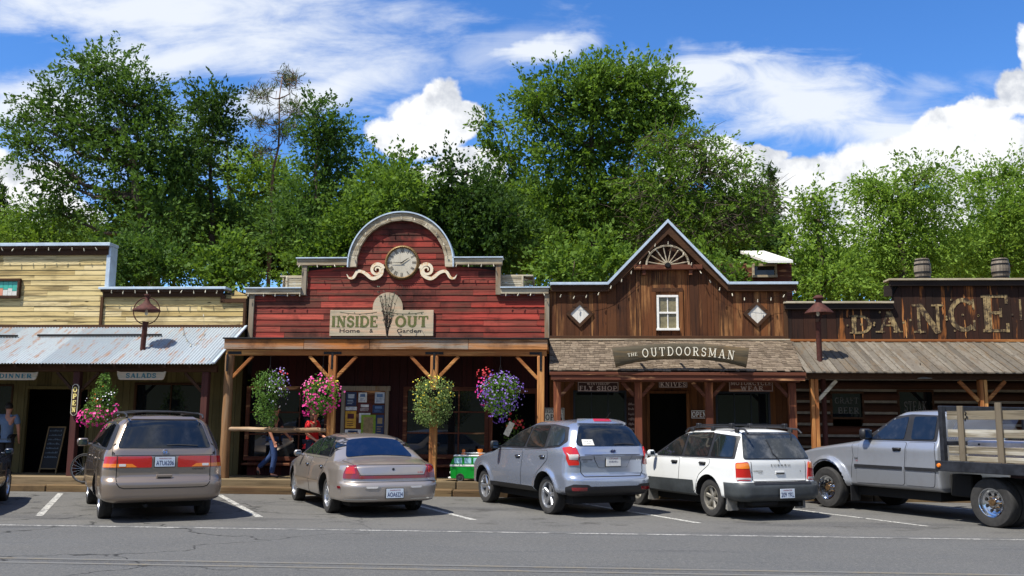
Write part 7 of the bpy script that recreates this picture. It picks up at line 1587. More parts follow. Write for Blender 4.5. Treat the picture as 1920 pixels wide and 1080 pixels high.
    if IN: IN = np.concatenate(IN); C_ = np.concatenate([C_, IN]); A_x = np.concatenate([A_x, rs.normal(0, 1, IN.shape)]); TI = np.concatenate([TI, rs.uniform(0, .6, len(IN))]); sz = np.concatenate([sz, np.full(len(IN), size*1.8)])
    leaf_mesh('crown', C_, A_x, sz, ratio, TI, mat, root, rs=rs)
    return root
def trees():
    g = 'trees behind the shops'
    tree('elm_tree', 'tall spreading dark elm rising above the tall cream wall', 31, [(180, 128, 70, 52), (95, 200, 62, 46), (238, 180, 60, 66), (66, 280, 50, 40), (160, 250, 85, 62), (258, 290, 70, 80), (120, 345, 62, 36), (210, 385, 66, 48), (300, 400, 60, 80), (45, 215, 24, 22), (110, 400, 45, 26), (285, 195, 28, 50)], 300, 'lf_dark', .19, 15, .45, .25, 1, rt=.34, group=g, gaps=.7)
    tree('leafy_tree', 'dark upright tree between the elm and the thin pine', 33, [(372, 192, 30, 30), (415, 206, 34, 40), (405, 255, 44, 55), (370, 330, 60, 60), (410, 420, 70, 60), (330, 470, 60, 50)], 400, 'lf_deep', .18, 18, .5, .1, 2, group=g, gaps=.6)
    tree('pine_tree', 'thin sparse pine with bare reddish branches', 34.5, [(528, 142, 18, 26), (505, 190, 26, 20), (548, 205, 22, 26), (492, 232, 24, 18), (535, 250, 28, 24), (500, 285, 22, 20), (560, 160, 12, 14)], 505, 'lf_pine', .24, 20, .12, 0, 3, up=.6, twig=.28, nleaf=13, bark='bark2', rt=.10, group=g, gaps=.9, sticks=60)
    tree('leafy_tree', 'mid green tree just right of the thin pine', 31, [(590, 222, 34, 36), (632, 250, 40, 30), (620, 300, 60, 60), (580, 370, 66, 62), (560, 440, 80, 56), (600, 255, 46, 40)], 590, 'lf_dark', .17, 18, .5, .1, 4, group=g, gaps=.7)
    tree('leafy_tree', 'yellow green tree glimpsed behind the dark trees on the left', 38, [(318, 225, 26, 28), (345, 290, 50, 50), (470, 330, 55, 60), (520, 350, 55, 55), (440, 420, 70, 50)], 430, 'lf_bright', .18, 14, .5, .1, 5, group=g)
    tree('maple_tree', 'dense green maple behind the left shoulder of the red shop', 29.5, [(742, 334, 46, 40), (700, 350, 55, 55), (755, 385, 46, 50), (690, 420, 70, 50), (640, 470, 70, 50), (770, 350, 22, 32), (590, 500, 70, 40)], 700, 'lf_mid', .17, 19, .65, .0, 6, group=g, gaps=.4)
    tree('maple_tree', 'dense dark maple behind the arch of the red shop', 31, [(845, 322, 18, 30), (842, 370, 40, 38), (812, 400, 40, 44), (895, 385, 50, 50), (860, 440, 80, 48), (940, 440, 66, 60), (880, 500, 90, 40), (905, 345, 24, 24)], 880, 'lf_deep', .17, 19, .65, .0, 7, group=g, gaps=.4)
    tree('elm_tree', 'tallest green elm rising over the middle of the street', 33, [(1125, 150, 52, 30), (1175, 158, 54, 38), (1222, 185, 58, 50), (1255, 215, 34, 28), (1050, 190, 66, 40), (1000, 215, 36, 46), (1120, 200, 85, 55), (1075, 285, 95, 66), (1190, 255, 80, 60), (1040, 380, 80, 70), (1140, 380, 90, 60), (1245, 215, 34, 34), (985, 165, 20, 14), (1110, 470, 100, 60), (990, 470, 70, 50)], 1110, 'lf_mid', .19, 17, .5, .2, 8, rt=.36, group=g, gaps=.7, sticks=15)
    tree('elm_tree', 'thin pale green tree leaning left beside the tallest elm', 35, [(915, 235, 24, 22), (925, 275, 34, 20), (965, 300, 34, 24), (955, 345, 40, 40)], 985, 'lf_mid', .17, 14, .45, .2, 9, rt=.14, group=g, gaps=.7)
    tree('elm_tree', 'broad green tree with grey dead twigs behind the gabled shop', 32, [(1262, 275, 60, 44), (1240, 350, 80, 60), (1330, 315, 60, 46), (1370, 370, 62, 56), (1300, 420, 90, 60), (1385, 420, 50, 44), (1430, 365, 30, 40), (1230, 430, 50, 50)], 1300, 'lf_mid', .17, 16, .45, .35, 10, rt=.28, group=g, gaps=.5, sticks=420)
    tree('pine_tree', 'narrow dark far conifer between the green crowns', 50, [(1444, 330, 7, 22), (1443, 362, 11, 22), (1444, 400, 16, 26), (1445, 445, 22, 30)], 1444, 'lf_deep', .3, 22, .2, .3, 11, twig=.4, rt=.16, group=g)
    tree('leafy_tree', 'bright green slender tree right of the white roofed house', 30, [(1530, 372, 32, 24), (1512, 395, 22, 30), (1535, 420, 48, 36), (1535, 480, 50, 44), (1572, 490, 46, 40), (1560, 530, 80, 34)], 1540, 'lf_bright', .16, 19, .5, .3, 12, group=g, gaps=.6)
    tree('willow_tree', 'bright green airy tree behind the left dance hall barrel', 31.5, [(1640, 345, 42, 26), (1712, 342, 58, 26), (1755, 366, 40, 32), (1670, 372, 60, 40), (1730, 405, 60, 40), (1660, 440, 80, 44), (1640, 500, 66, 36), (1740, 480, 80, 44), (1625, 350, 26, 24)], 1690, 'lf_bright', .16, 20, .45, .5, 13, rt=.28, group=g, gaps=.6)
    tree('willow_tree', 'bright green airy tree at the right edge of the view', 33, [(1845, 335, 44, 26), (1890, 330, 46, 30), (1915, 390, 50, 40), (1850, 410, 70, 46), (1830, 480, 80, 50), (1920, 480, 80, 60), (1975, 380, 60, 60)], 1880, 'lf_bright', .16, 20, .45, .4, 14, rt=.28, group=g, gaps=.6)
    tree('pine_tree', 'dark conifer cut by the left edge of the view', 36, [(2, 350, 12, 14), (6, 380, 20, 16), (0, 412, 26, 20), (-8, 450, 40, 30)], -8, 'lf_deep', .26, 22, .18, .1, 15, twig=.35, group=g)
    tree('leafy_tree', 'low green tree above the left end of the tall cream wall', 34, [(60, 405, 46, 22), (35, 435, 60, 26), (120, 430, 70, 30), (90, 465, 90, 34)], 80, 'lf_mid', .17, 16, .5, .2, 16, group=g)
    hb = 'bushes behind the shops'
    tree('bush', 'bright green bush above the low cream wall', 27.5, [(418, 470, 34, 26), (400, 505, 44, 30), (440, 520, 40, 26)], 415, 'lf_mid', .15, 22, .6, 0, 17, rt=.06, cat='bush', group=hb)
    tree('bush', 'dark bush between the tall cream wall and the bright bush', 28.5, [(250, 470, 66, 40), (320, 500, 60, 40), (230, 520, 60, 40)], 270, 'lf_dark', .16, 20, .6, .1, 18, rt=.08, cat='bush', group=hb)
    tree('bush', 'green bush behind the right shoulder of the red shop', 27.5, [(1040, 500, 46, 30), (1080, 520, 50, 30), (1130, 490, 50, 40)], 1060, 'lf_mid', .15, 20, .55, .1, 19, rt=.06, cat='bush', group=hb)
    tree('bush', 'loose light green bush in front of the small house', 26.8, [(1325, 492, 40, 26), (1376, 492, 24, 20), (1390, 512, 26, 14), (1340, 520, 40, 20)], 1350, 'lf_mid', .14, 14, .5, .2, 20, rt=.05, cat='bush', group=hb, gaps=.8)
    for i, (px, py, rx, ry, lb) in enumerate(((130, 470, 150, 60, 'behind the tall cream wall'), (330, 420, 90, 90, 'between the tall elm and the thin pine'), (480, 440, 90, 80, 'under the thin pine'), (650, 430, 110, 90, 'left of the clock arch'), (830, 450, 110, 80, 'right of the clock arch'), (1010, 430, 100, 90, 'under the left side of the tallest elm'), (1190, 420, 120, 90, 'above the gable'), (1370, 440, 90, 70, 'behind the small white roofed house'), (1545, 500, 60, 40, 'right of the small house'), (1700, 500, 100, 50, 'behind the left dance hall barrel'), (1880, 470, 110, 70, 'behind the right dance hall barrel'))):
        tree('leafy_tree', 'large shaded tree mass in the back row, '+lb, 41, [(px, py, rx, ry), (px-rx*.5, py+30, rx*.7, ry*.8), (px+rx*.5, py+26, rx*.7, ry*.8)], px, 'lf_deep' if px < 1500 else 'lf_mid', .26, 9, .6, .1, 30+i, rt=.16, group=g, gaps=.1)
trees()
def hill_house():
    Y = 27.6; x0, z0 = PX(1368, 528, Y); x1, z1 = PX(1484, 494, Y); root = empty('hillside_house', ((x0+x1)/2, Y, z0-3), 'small brown house with white metal roof among the trees', 'house'); ox, oz = (x0+x1)/2, z0-3
    mb = MB(); boards_x(mb, 0, z1-oz, .25, lambda z: (x0-ox-.4, x1-ox), 0); mb.box(x0-ox-.4, x1-ox, .03, 5, 0, z1-oz-.01, 0, .3); mb.build('wall', M['rusty_x'], root)
    xr0 = PX(1404, 480, Y)[0]-ox+.45; zr = PX(1440, 470, Y+3.2)[1]-oz-.75; mb = MB(); x1 = PX(1476, 490, Y)[0]-.6
    mb.add([(xr0-.1, -.7, z1-oz-.02), (x1-ox+.6, -.7, z1-oz-.02), (x1-ox+.6, 3.2, zr+.75), (xr0-.1, 3.2, zr+.75), (xr0-.1, -.7, z1-oz-.10), (x1-ox+.6, -.7, z1-oz-.10), (x1-ox+.6, 3.2, zr+.66), (xr0-.1, 3.2, zr+.66)], [(0, 1, 2, 3), (4, 7, 6, 5), (0, 4, 5, 1), (1, 5, 6, 2), (2, 6, 7, 3), (3, 7, 4, 0)]); mb.build('roof', M['white'], root)
    a, c = PX(1414, 517, Y); b, d = PX(1451, 500, Y); w = window(root, a-ox, b-ox, c-oz, d-oz, -.05, 1, 1, .07, 'grey_x'); 
M['redp'] = plain('faded_red_paint', c3((178, 64, 40)), .7, var=.25)
hill_house()

# ---------------------------------------------------------------- hanging baskets
FC = {k: plain(k+'_petals', c3(v), .6, var=.15, scale=60) for k, v in dict(magenta=(206, 36, 128), pink=(226, 96, 160), violet=(98, 62, 150), lilac=(150, 130, 190), white=(226, 224, 232), yellow=(224, 204, 64), red=(176, 32, 40), orange=(224, 120, 50)).items()}
def basket(px, py, blobs, fl, label, leaf='lf_plant', seed=0, n=1500, Y=YP-.30, top=None, size=.045):
    rs = np.random.default_rng(100+seed); rd = random.Random(seed); x, z = PX(px, py, Y); root = empty('flower_basket', (x, Y, z), label, 'hanging flowers', 'hanging flower baskets'); sc = Y/FPX
    P = []; T = []; W = [b[2]*b[3] for b in blobs]
    for (bx, by, rx, ry), w in zip(blobs, W):
        k = int(n*w/sum(W)); d = rs.normal(0, 1, (k, 3)); d /= np.linalg.norm(d, axis=1)[:, None]; u = rs.uniform(.2, 1, k)**.5*(1+.18*rs.normal(0, 1, k)*.6); r = np.array([rx*sc, rx*sc*.9, ry*sc]); P.append(np.array([(bx-px)*sc, 0, -(by-py)*sc])+d*r*u[:, None]); T.append(rs.uniform(0, 1, k))
    P = np.concatenate(P); leaf_mesh('foliage', P, np.tile([0, -.2, -.6], (len(P), 1)), size, .62, np.concatenate(T), leaf, root, rs=rs)
    pot = MB(); pot.lathe([(.0, -.14), (.10, -.13), (.16, -.04), (.18, .05), (.165, .05), (0, .03)], 18); pot.build('pot', M['iron'], root, ang=40)
    wz = PX(px, top or 668, Y)[1]-z; hg = MB()
    for a in (0, 2.1, 4.2): hg.tube([(.17*math.cos(a), .17*math.sin(a), .04), (0, 0, wz-.2)], .004, 4)
    hg.tube([(0, 0, wz-.2), (0, .0, wz), (0, .12, wz+.02), (0, .32, wz+.03)], .005, 5); hg.build('hanger', M['iron'], root)
    mats = [FC[f[0]] for f in fl]; mb = MB()
    for mi, (nm, cnt, (bx, by, rx, ry), fs) in enumerate(fl):
        for _ in range(cnt):
            th = rd.uniform(-PI, 0); ph = math.acos(rd.uniform(-1, 1)); u = rd.uniform(.8, 1.12); d = Vector((math.cos(th)*math.sin(ph), math.sin(th)*math.sin(ph), math.cos(ph))); c = Vector(((bx-px)*sc+d.x*rx*sc*u, d.y*rx*sc*u*.95, -(by-py)*sc+d.z*ry*sc*u)); nrm = (d+Vector((rd.uniform(-.5, .5), -.5, rd.uniform(-.3, .6)))).normalized(); a = nrm.orthogonal().normalized(); b = nrm.cross(a); r = fs*rd.uniform(.7, 1.25); V = [c+nrm*r*.0]
            for k in range(10): t = 2*PI*k/10; q = r*(1 if k % 2 == 0 else .62); V.append(c+a*q*math.cos(t)+b*q*math.sin(t)+nrm*r*(.28 if k % 2 == 0 else .1))
            mb.add(V, [(0, k+1, (k+1) % 10+1) for k in range(10)], mi)
    o = mb.build('flowers', mats, root, recalc=False); o['kind'] = 'stuff'; return root
def baskets():
    basket(505, 730, [(505, 725, 34, 32), (500, 765, 24, 36), (512, 780, 12, 24)], [('lilac', 46, (526, 715, 20, 26), .022), ('white', 26, (520, 738, 24, 28), .018), ('violet', 16, (530, 725, 16, 28), .020), ('red', 8, (530, 702, 14, 8), .022)], 'round leafy basket with lilac flowers, leftmost under the red porch', seed=1, n=2600)
    basket(604, 735, [(604, 738, 36, 34), (602, 758, 26, 22)], [('magenta', 110, (604, 742, 38, 36), .029), ('pink', 50, (608, 735, 40, 36), .028), ('yellow', 30, (612, 722, 30, 14), .022), ('magenta', 26, (576, 765, 10, 16), .034)], 'pink and magenta basket hanging beside the brown post in the red porch', seed=2, n=2400)
    basket(812, 735, [(812, 735, 38, 32), (800, 770, 26, 28), (830, 765, 20, 26), (812, 790, 22, 14)], [('yellow', 60, (812, 735, 40, 34), .020)], 'pale green trailing basket with tiny yellow flowers', 'lf_lime', 3, 3400)
    basket(938, 728, [(938, 730, 38, 30), (935, 760, 28, 22)], [('violet', 170, (938, 735, 42, 38), .024), ('lilac', 90, (942, 738, 42, 38), .022), ('red', 36, (908, 702, 16, 12), .026), ('magenta', 30, (905, 735, 12, 30), .026), ('violet', 30, (935, 782, 18, 10), .026)], 'dense purple flowered basket, rightmost under the red porch', seed=4, n=2600)
    basket(192, 745, [(195, 715, 14, 18), (194, 742, 26, 24), (190, 770, 34, 26), (176, 785, 22, 16)], [('magenta', 70, (178, 785, 30, 18), .036), ('pink', 24, (196, 778, 34, 20), .032), ('magenta', 14, (218, 770, 8, 14), .034), ('white', 24, (200, 760, 36, 30), .018), ('orange', 10, (196, 745, 22, 20), .026)], 'cone shaped leafy basket with magenta flowers under the corrugated awning', seed=5, n=2600, top=690)
baskets()

# ---------------------------------------------------------------- porch objects
def porch_objects():
    rd = random.Random(5)
    x0, z0 = PX(430, 805, YP-.02); x1, z1 = PX(612, 807, YP-.02); root = empty('hitching_rail', (x0, YP-.02, z0), 'rough log rail between the grey post and the brown post', 'rail'); mb = MB(); L = x1-x0
    mb.tube([(L*k/10, rd.uniform(-.015, .015), (z1-z0)*k/10+rd.uniform(-.01, .01)) for k in range(11)], [.062-.002*abs(5-k)+rd.uniform(-.004, .004) for k in range(11)], 12); mb.build('log', M['log'], root, ang=50)
    # notice board
    xa, za = PX(645, 816, YW-.1); xb, zb = PX(723, 733, YW-.1); root = empty('notice_board', ((xa+xb)/2, YW-.09, za), 'wood framed notice board covered with pinned posters', 'notice board'); w = (xb-xa)/2; H = zb-za
    mb = MB(); mb.bbox(-w-.12, w+.12, -.05, .03, H, H+.12, .008); mb.bbox(-w-.09, -w, -.045, .03, -.7, H, .008); mb.bbox(w, w+.09, -.045, .03, -.7, H, .008); mb.bbox(-w, w, -.04, .03, -.08, 0, .006); mb.build('frame', M['grey_z'], root)
    mb = MB(); mb.box(-w, w, -.01, .02, 0, H); mb.build('panel', M['rusty_x'], root)
    cols = dict(navy=(40, 56, 90), white=(214, 216, 214), blue=(90, 120, 160), yellow=(214, 164, 60), maroon=(90, 40, 44), lime=(128, 156, 48), sepia=(150, 130, 90), pale=(180, 190, 200))
    for k, v in cols.items(): M['po_'+k] = plain('poster_'+k, c3(v), .7, var=.25, scale=12)
    for i, (a, b, c, d, m1, m2) in enumerate(((.02, .28, .66, .97, 'navy', 'pale'), (.33, .54, .74, .96, 'white', 'blue'), (.74, .98, .72, .97, 'pale', 'blue'), (.33, .66, .52, .72, 'maroon', 'white'), (.02, .30, .56, .64, 'white', 'pale'), (.36, .64, .28, .50, 'white', 'pale'), (.69, .98, .50, .68, 'navy', 'blue'), (.02, .29, .16, .54, 'yellow', 'maroon'), (.02, .42, -.02, .13, 'white', 'navy'), (.78, .98, .02, .46, 'navy', 'sepia'))):
        mb = MB(); X0, X1 = -w+2*w*a, -w+2*w*b; y = -.014-.0012*i; mb.box(X0, X1, y, y+.001, H*c, H*d, 0); q = .12; mb.box(X0+(X1-X0)*.2, X1-(X1-X0)*.2, y-.0008, y-.0002, H*(c+(d-c)*.55), H*(c+(d-c)*.85), 1)
        for k in range(3): mb.box(X0+(X1-X0)*.15, X1-(X1-X0)*rd.uniform(.15, .4), y-.0008, y-.0002, H*(c+(d-c)*(.14+.12*k)), H*(c+(d-c)*(.18+.12*k)), 1)
        mb.build('poster', [M['po_'+m1], M['po_'+m2]], root)
    mb = MB(); X0, X1 = -w+2*w*.42, -w+2*w*.78; mb.bbox(X0, X1, -.045, -.030, -.06, H*.46, .004, 0); mb.bbox(X0+.06, X1-.06, -.048, -.044, 0, H*.41, .002, 1); mb.build('framed_poster', [M['po_lime'], M['po_sepia']], root)
    # chalkboard leaning in the doorway
    xa, za = PX(73, 874, YW-.25); xb, zb = PX(112, 799, YW-.25); root = empty('chalkboard', ((xa+xb)/2, YW-.25, .295), 'tall dark chalkboard sign in a thin wooden frame leaning in the doorway', 'chalkboard'); w = (xb-xa)/2; H = zb-.295
    Mx = Matrix.Rotation(-.16, 4, 'X'); Sx = Matrix(((1, 0, .06, 0), (0, 1, 0, 0), (0, 0, 1, 0), (0, 0, 0, 1))); MM = Sx @ Mx; mb = MB(); t = .025
    for q in ((-w, w, H-t, H), (-w, w, .10, .10+t), (-w, -w+t, 0, H-t-.002), (w-t, w, 0, H-t-.002)): mb.box(q[0], q[1], -.015, .015, q[2], q[3], M=MM)
    mb.build('frame', M['tanw'], root); mb = MB(); mb.box(-w+t, w-t, -.004, .006, .10+t, H-t, M=MM); mb.build('panel', M['iron'], root)
    mb = MB()
    for k in range(7):
        x = -w+.06; zz = H-.12-k*.11
        while x < w-.08: ww = rd.uniform(.01, .03); mb.box(x, x+ww, -.0065, -.005, zz, zz+rd.uniform(.015, .045), M=MM); x += ww+.012
    mb.build('chalk_writing', M['dimchalk'], root)
    # bicycle
    bx, bz = PX(158, 878, 20.62); root = empty('bicycle', (bx, 20.62, bz-.33), 'dark bicycle leaning at the kerb with its wheel showing beside the bronze minivan', 'bicycle')
    for cx in (0, 1.03):
        mb = MB(); mb.tube([(cx+.318*math.cos(2*PI*i/32), 0, .33+.318*math.sin(2*PI*i/32)) for i in range(33)], .017, 7, caps=False); wh = mb.build('wheel', M['rubber'], root, smooth=True)
        mb = MB(); mb.tube([(cx+.295*math.cos(2*PI*i/32), 0, .33+.295*math.sin(2*PI*i/32)) for i in range(33)], .008, 6, caps=False)
        for i in range(20): a = 2*PI*i/20; mb.tube([(cx+.02*math.cos(a+.8), .015*(-1)**i, .33+.02*math.sin(a+.8)), (cx+.29*math.cos(a), 0, .33+.29*math.sin(a))], .0016, 3, caps=False)
        mb.tube([(cx, -.05, .33), (cx, .05, .33)], .018, 8); mb.build('spokes', M['alloy'], wh)
    mb = MB(); S_, H_, Bt = (.88, 0, .70), (.18, 0, .82), (.58, 0, .30)
    for a, b, r in ((H_, S_, .014), (H_, Bt, .017), (S_, Bt, .015), (Bt, (1.03, 0, .33), .010), (S_, (1.03, 0, .33), .008), (H_, (.0, 0, .33), .013), (H_, (.15, 0, .93), .015), (S_, (.91, 0, .84), .012)): mb.tube([a, b], r, 8)
    mb.build('frame', M['po_navy'], root, ang=50); mb = MB(); mb.tube([(.05, -.28, .97), (.14, -.2, .95), (.15, 0, .94), (.14, .2, .95), (.05, .28, .97)], .012, 7); mb.build('handlebar', M['blkplastic'], root, smooth=True)
    mb = MB(); mb.lathe([(0, .03), (.6, .026), (1, .0), (.8, -.02), (0, -.02)], 14, M=Matrix.Translation((.92, 0, .86)) @ Matrix.Diagonal((.13, .07, 1, 1))); mb.build('saddle', M['blkplastic'], root, smooth=True)
    # green toy camper van
    y = YP+.15; xa, _ = PX(846, 880, y); za = .29; root = empty('toy_van', (xa+.45, y, za), 'small green and white toy camper van with a surfboard and toys on its roof', 'toy van')
    mb = MB(); P = rpoly([(-.44, .08, .04), (.44, .08, .04), (.45, .34, .01), (-.45, .34, .01)], .04); mb.prism(P, -.2, .2); mb.build('body', M['toyg'], root)
    mb = MB(); P = rpoly([(-.45, .385, .01), (.45, .385, .01), (.40, .56, .05), (-.37, .56, .05)], .05); mb.prism(P, -.19, .19); mb.build('cabin', M['toyg'], root)
    mb = MB(); mb.bbox(-.458, .458, -.205, .205, .342, .383, .006); mb.bbox(-.38, .41, -.195, .195, .562, .60, .015); mb.build('white_band', M['toyw'], root)
    for a, b in ((-.36, -.18), (-.13, .03), (.08, .24)): mb = MB(); mb.bbox(a, b, -.198, -.191, .41, .535, .003); mb.build('window', M['toyp'], root)
    mb = MB(); mb.bbox(-.50, -.30, -.16, .16, .06, .11, .02); mb.lathe([(0, .02), (.03, .015), (.035, 0)], 10, M=Matrix.Translation((-.45, -.12, .2)) @ Matrix.Rotation(-PI/2, 4, 'Y')); mb.build('bumper', M['toyw'], root)
    for cx in (-.22, .25): mb = MB(); mb.lathe([(0, .05), (.03, .05), (.04, .04), (.085, .05), (.095, .03), (.095, -.04)], 18, M=Matrix.Translation((cx, -.17, .095)) @ Matrix.Rotation(PI/2, 4, 'X')); mb.build('wheel', M['rubber'], root, ang=40)
    mb = MB(); mb.lathe([(0, .02), (1, 0), (0, -.02)], 16, M=Matrix.Translation((.08, 0, .64)) @ Matrix.Diagonal((.34, .09, 1, 1))); mb.build('surfboard', M['toyw'], root, smooth=True)
    t = empty('toy_figure', (xa+.28, y, za+.60), 'small yellow toy figure on the roof of the green toy van', 'toy'); mb = MB(); mb.lathe([(0, .13), (.035, .11), (.04, .08), (.025, .055), (.05, .03), (.055, 0)], 12); mb.build('body', FC['orange'], t, smooth=True)
    t = empty('toy_bucket', (xa+.66, y, za+.60), 'small red toy bucket on the roof of the green toy van', 'toy'); mb = MB(); mb.lathe([(0, 0), (.05, 0), (.07, .13), (.06, .13), (.045, .02)], 14); mb.build('bucket', M['l_amber'], t, ang=40)
    # lamp and things inside the fly shop window
    x, z = PX(1148, 778, YW+.5); root = empty('table_lamp', (x, YW+.35, z-.5), 'small table lamp with amber shade inside the left brown shop window', 'lamp'); mb = MB(); mb.lathe([(0, 0), (.08, 0), (.03, .05), (.02, .4), (0, .42)], 12); mb.build('stand', M['rust'], root, ang=40); mb = MB(); mb.lathe([(.05, .66), (.13, .46)], 18); mb.build('lamp_shade', M['ambers'], root, smooth=True)
    # cloth banner and potted flowers by the right door of the red shop
    x, z = PX(957, 800, YW-.55); root = empty('potted_plant', (x+.08, YW-.6, .295), 'tall potted red flowers with a pale card beside the dark red shop door', 'plant'); mb = MB(); mb.lathe([(0, 0), (.13, 0), (.17, .35), (.15, .36), (0, .33)], 18); mb.build('pot', M['rust'], root, ang=40)
    n = 500; rs = np.random.default_rng(77); P = rs.normal(0, 1, (n, 3))*np.array([.11, .09, .33])+np.array([0, 0, .85]); leaf_mesh('foliage', P, np.tile([0, -.3, .4], (n, 1)), .07, .4, rs.uniform(0, 1, n), 'lf_plant', root, rs=rs)
    mb = MB()
    for _ in range(16): c = Vector((rd.gauss(.05, .10), -.10, rd.gauss(1.28, .10))); V = [c+Vector((.035*math.cos(k), rd.uniform(-.01, .01), .035*math.sin(k))) for k in (0, 1.25, 2.5, 3.77, 5.0)]; mb.add(V, [(0, 1, 2, 3, 4)], rd.choice((0, 0, 1)))
    mb.build('flowers', [FC['red'], FC['orange']], root, recalc=False); mb = MB(); mb.box(-.07, .07, -.005, .005, -.17, .17, M=Matrix.Translation((-.10, -.14, 1.18)) @ Matrix.Rotation(.45, 4, 'Y')); mb.build('card', M['cream'], root)
M['tanw'] = plain('tan_frame_wood', c3((128, 104, 66)), .7); M['dimchalk'] = plain('faint_chalk', c3((96, 110, 120)), .9); M['toyg'] = plain('toy_green_gloss', c3((16, 138, 42)), .25, var=.05, coat=.6); M['toyw'] = plain('toy_white', c3((224, 226, 220)), .35, var=.04); M['toyp'] = plain('toy_pale_window', c3((160, 206, 212)), .2, var=.05)
M['ambers'] = plain('amber_lamp_shade', c3((214, 150, 40)), .8)
porch_objects()
# ---------------------------------------------------------------- people
def skin_mesh(name, V, E, Rr, mat, parent, sub=2, root_i=0):
    me = bpy.data.meshes.new(name); me.from_pydata([tuple(v) for v in V], E, []); o = bpy.data.objects.new(name, me); C.objects.link(o)
    md = o.modifiers.new('s', 'SKIN'); md.use_smooth_shade = True; md.branch_smoothing = .4
    for i, r in enumerate(Rr): rr = r if hasattr(r, '__len__') else (r, r); me.skin_vertices[0].data[i].radius = rr; me.skin_vertices[0].data[i].use_root = (i == root_i)
    if sub: s = o.modifiers.new('u', 'SUBSURF'); s.levels = sub; s.render_levels = sub
    dg = bpy.context.evaluated_depsgraph_get(); m2 = bpy.data.meshes.new_from_object(o.evaluated_get(dg)); o.modifiers.clear(); o.data = m2; m2.name = name; m2.materials.clear(); m2.materials.append(M[mat])
    a = m2.attributes.get('tint') or m2.attributes.new('tint', 'FLOAT', 'FACE'); o.parent = parent; return o
def person(loc, rz, J, label, top, legs, hair, shoe='blkplastic', female=False):
    # J: joints in metres, x forward, y left, z up
    root = empty('person', loc, label, 'person'); root.rotation_euler = (0, 0, rz); V = []; E = []; Rr = []; ix = {}
    def add(n, p, r, par=None): ix[n] = len(V); V.append(Vector(p)); Rr.append(r); E.append((ix[par], ix[n])) if par else None
    g = lambda n: Vector(J[n]); sw = .9 if female else 1
    add('pelvis', g('pelvis'), (.145, .11)); add('waist', g('pelvis').lerp(g('chest'), .45), (.135*sw, .10), 'pelvis'); add('chest', g('chest'), (.155*sw, .11), 'waist'); add('neck', g('neck'), .055, 'chest'); add('head0', g('head')+Vector((.0, 0, -.07)), (.062, .07), 'neck'); add('head', g('head')+Vector((.005, 0, .02)), (.075, .088), 'head0'); add('crown', g('head')+Vector((-.01, 0, .09)), (.062, .074), 'head')
    for s in 'LR':
        sg = 1 if s == 'L' else -1; add('sh'+s, g('sh'+s), .056*sw, 'chest'); add('el'+s, g('el'+s), .044*sw, 'sh'+s); add('wr'+s, g('wr'+s), .028, 'el'+s); d = (g('wr'+s)-g('el'+s)).normalized(); palm = g('wr'+s)+d*.075; add('pa'+s, palm, (.038, .016), 'wr'+s)
        fw_ = Vector((1, 0, 0)); side = fw_ if abs(d.x) < .7 else Vector((0, 0, 1)); side = (side-d*side.dot(d)).normalized(); nrm = d.cross(side)*-sg
        for k, (o_, L_) in enumerate(((.027, .070), (.010, .078), (-.009, .072), (-.026, .058))):
            b = palm+side*o_+d*.012; add(f'f{k}{s}a', b, .0095, 'pa'+s); add(f'f{k}{s}b', b+d*L_*.55+nrm*.006, .0085, f'f{k}{s}a'); add(f'f{k}{s}c', b+d*L_*.9+nrm*.022, .0075, f'f{k}{s}b')
        b = g('wr'+s)+d*.03+side*.03; add('t'+s+'a', b, .011, 'pa'+s); add('t'+s+'b', b+side*.022+d*.035, .0095, 't'+s+'a')
        add('hp'+s, g('hp'+s), .088, 'pelvis'); add('kn'+s, g('kn'+s), .056, 'hp'+s); add('an'+s, g('an'+s), .038, 'kn'+s); add('to'+s, g('to'+s), (.036, .025), 'an'+s)
    skin_mesh('body', V, E, Rr, 'skin', root, 2)
    def sub(name, names, edges, rad, mat): skin_mesh(name, [V[ix[n]] if isinstance(n, str) else n for n in names], edges, rad, mat, root, 2)
    el = lambda s, t: V[ix['sh'+s]].lerp(V[ix['el'+s]], t)
    sub('shirt', ['pelvis', 'waist', 'chest', 'shL', el('L', .75), 'shR', el('R', .75), V[ix['pelvis']]+Vector((0, 0, -.07)), V[ix['chest']].lerp(V[ix['neck']], .55)], [(0, 1), (1, 2), (2, 3), (3, 4), (2, 5), (5, 6), (0, 7), (2, 8)], [(.172, .145), (.172*sw, .145), (.20*sw, .155), .098*sw, .072*sw, .098*sw, .072*sw, (.178, .148), .092], top)
    N = ['pelvis']; Ed = []; Ra = [(.155, .125)]
    for s in 'LR':
        b = len(N); N += ['hp'+s, 'kn'+s, V[ix['kn'+s]].lerp(V[ix['an'+s]], .5), V[ix['kn'+s]].lerp(V[ix['an'+s]], .97)]; Ed += [(0, b), (b, b+1), (b+1, b+2), (b+2, b+3)]; Ra += [.100, .074, .068, .062]
    sub('trousers', N, Ed, Ra, legs)
    for s in 'LR': a = V[ix['an'+s]]; t = V[ix['to'+s]]; d = (t-a); d.z = 0; skin_mesh('shoe', [a+Vector((0, 0, -.03))-d*.25, a.lerp(t, .55)+Vector((0, 0, -.012)), t+d*.12], [(0, 1), (1, 2)], [(.044, .040), (.046, .034), (.040, .026)], shoe, root, 2)
    h = g('head'); hm = MB(); prof = [(0, .105), (.35, .10), (.7, .075), (.95, .03), (1.0, -.01), (.96, -.05)]; hm.lathe(prof, 20, M=Matrix.Translation(h+Vector((-.022, 0, .035))) @ Matrix.Diagonal((.098, .088, 1, 1))); 
    if female: hm.lathe([(.8, .02), (1, -.05), (.9, -.14), (.5, -.18), (0, -.18)], 16, M=Matrix.Translation(h+Vector((-.045, 0, 0))) @ Matrix.Diagonal((.075, .08, 1, 1)))
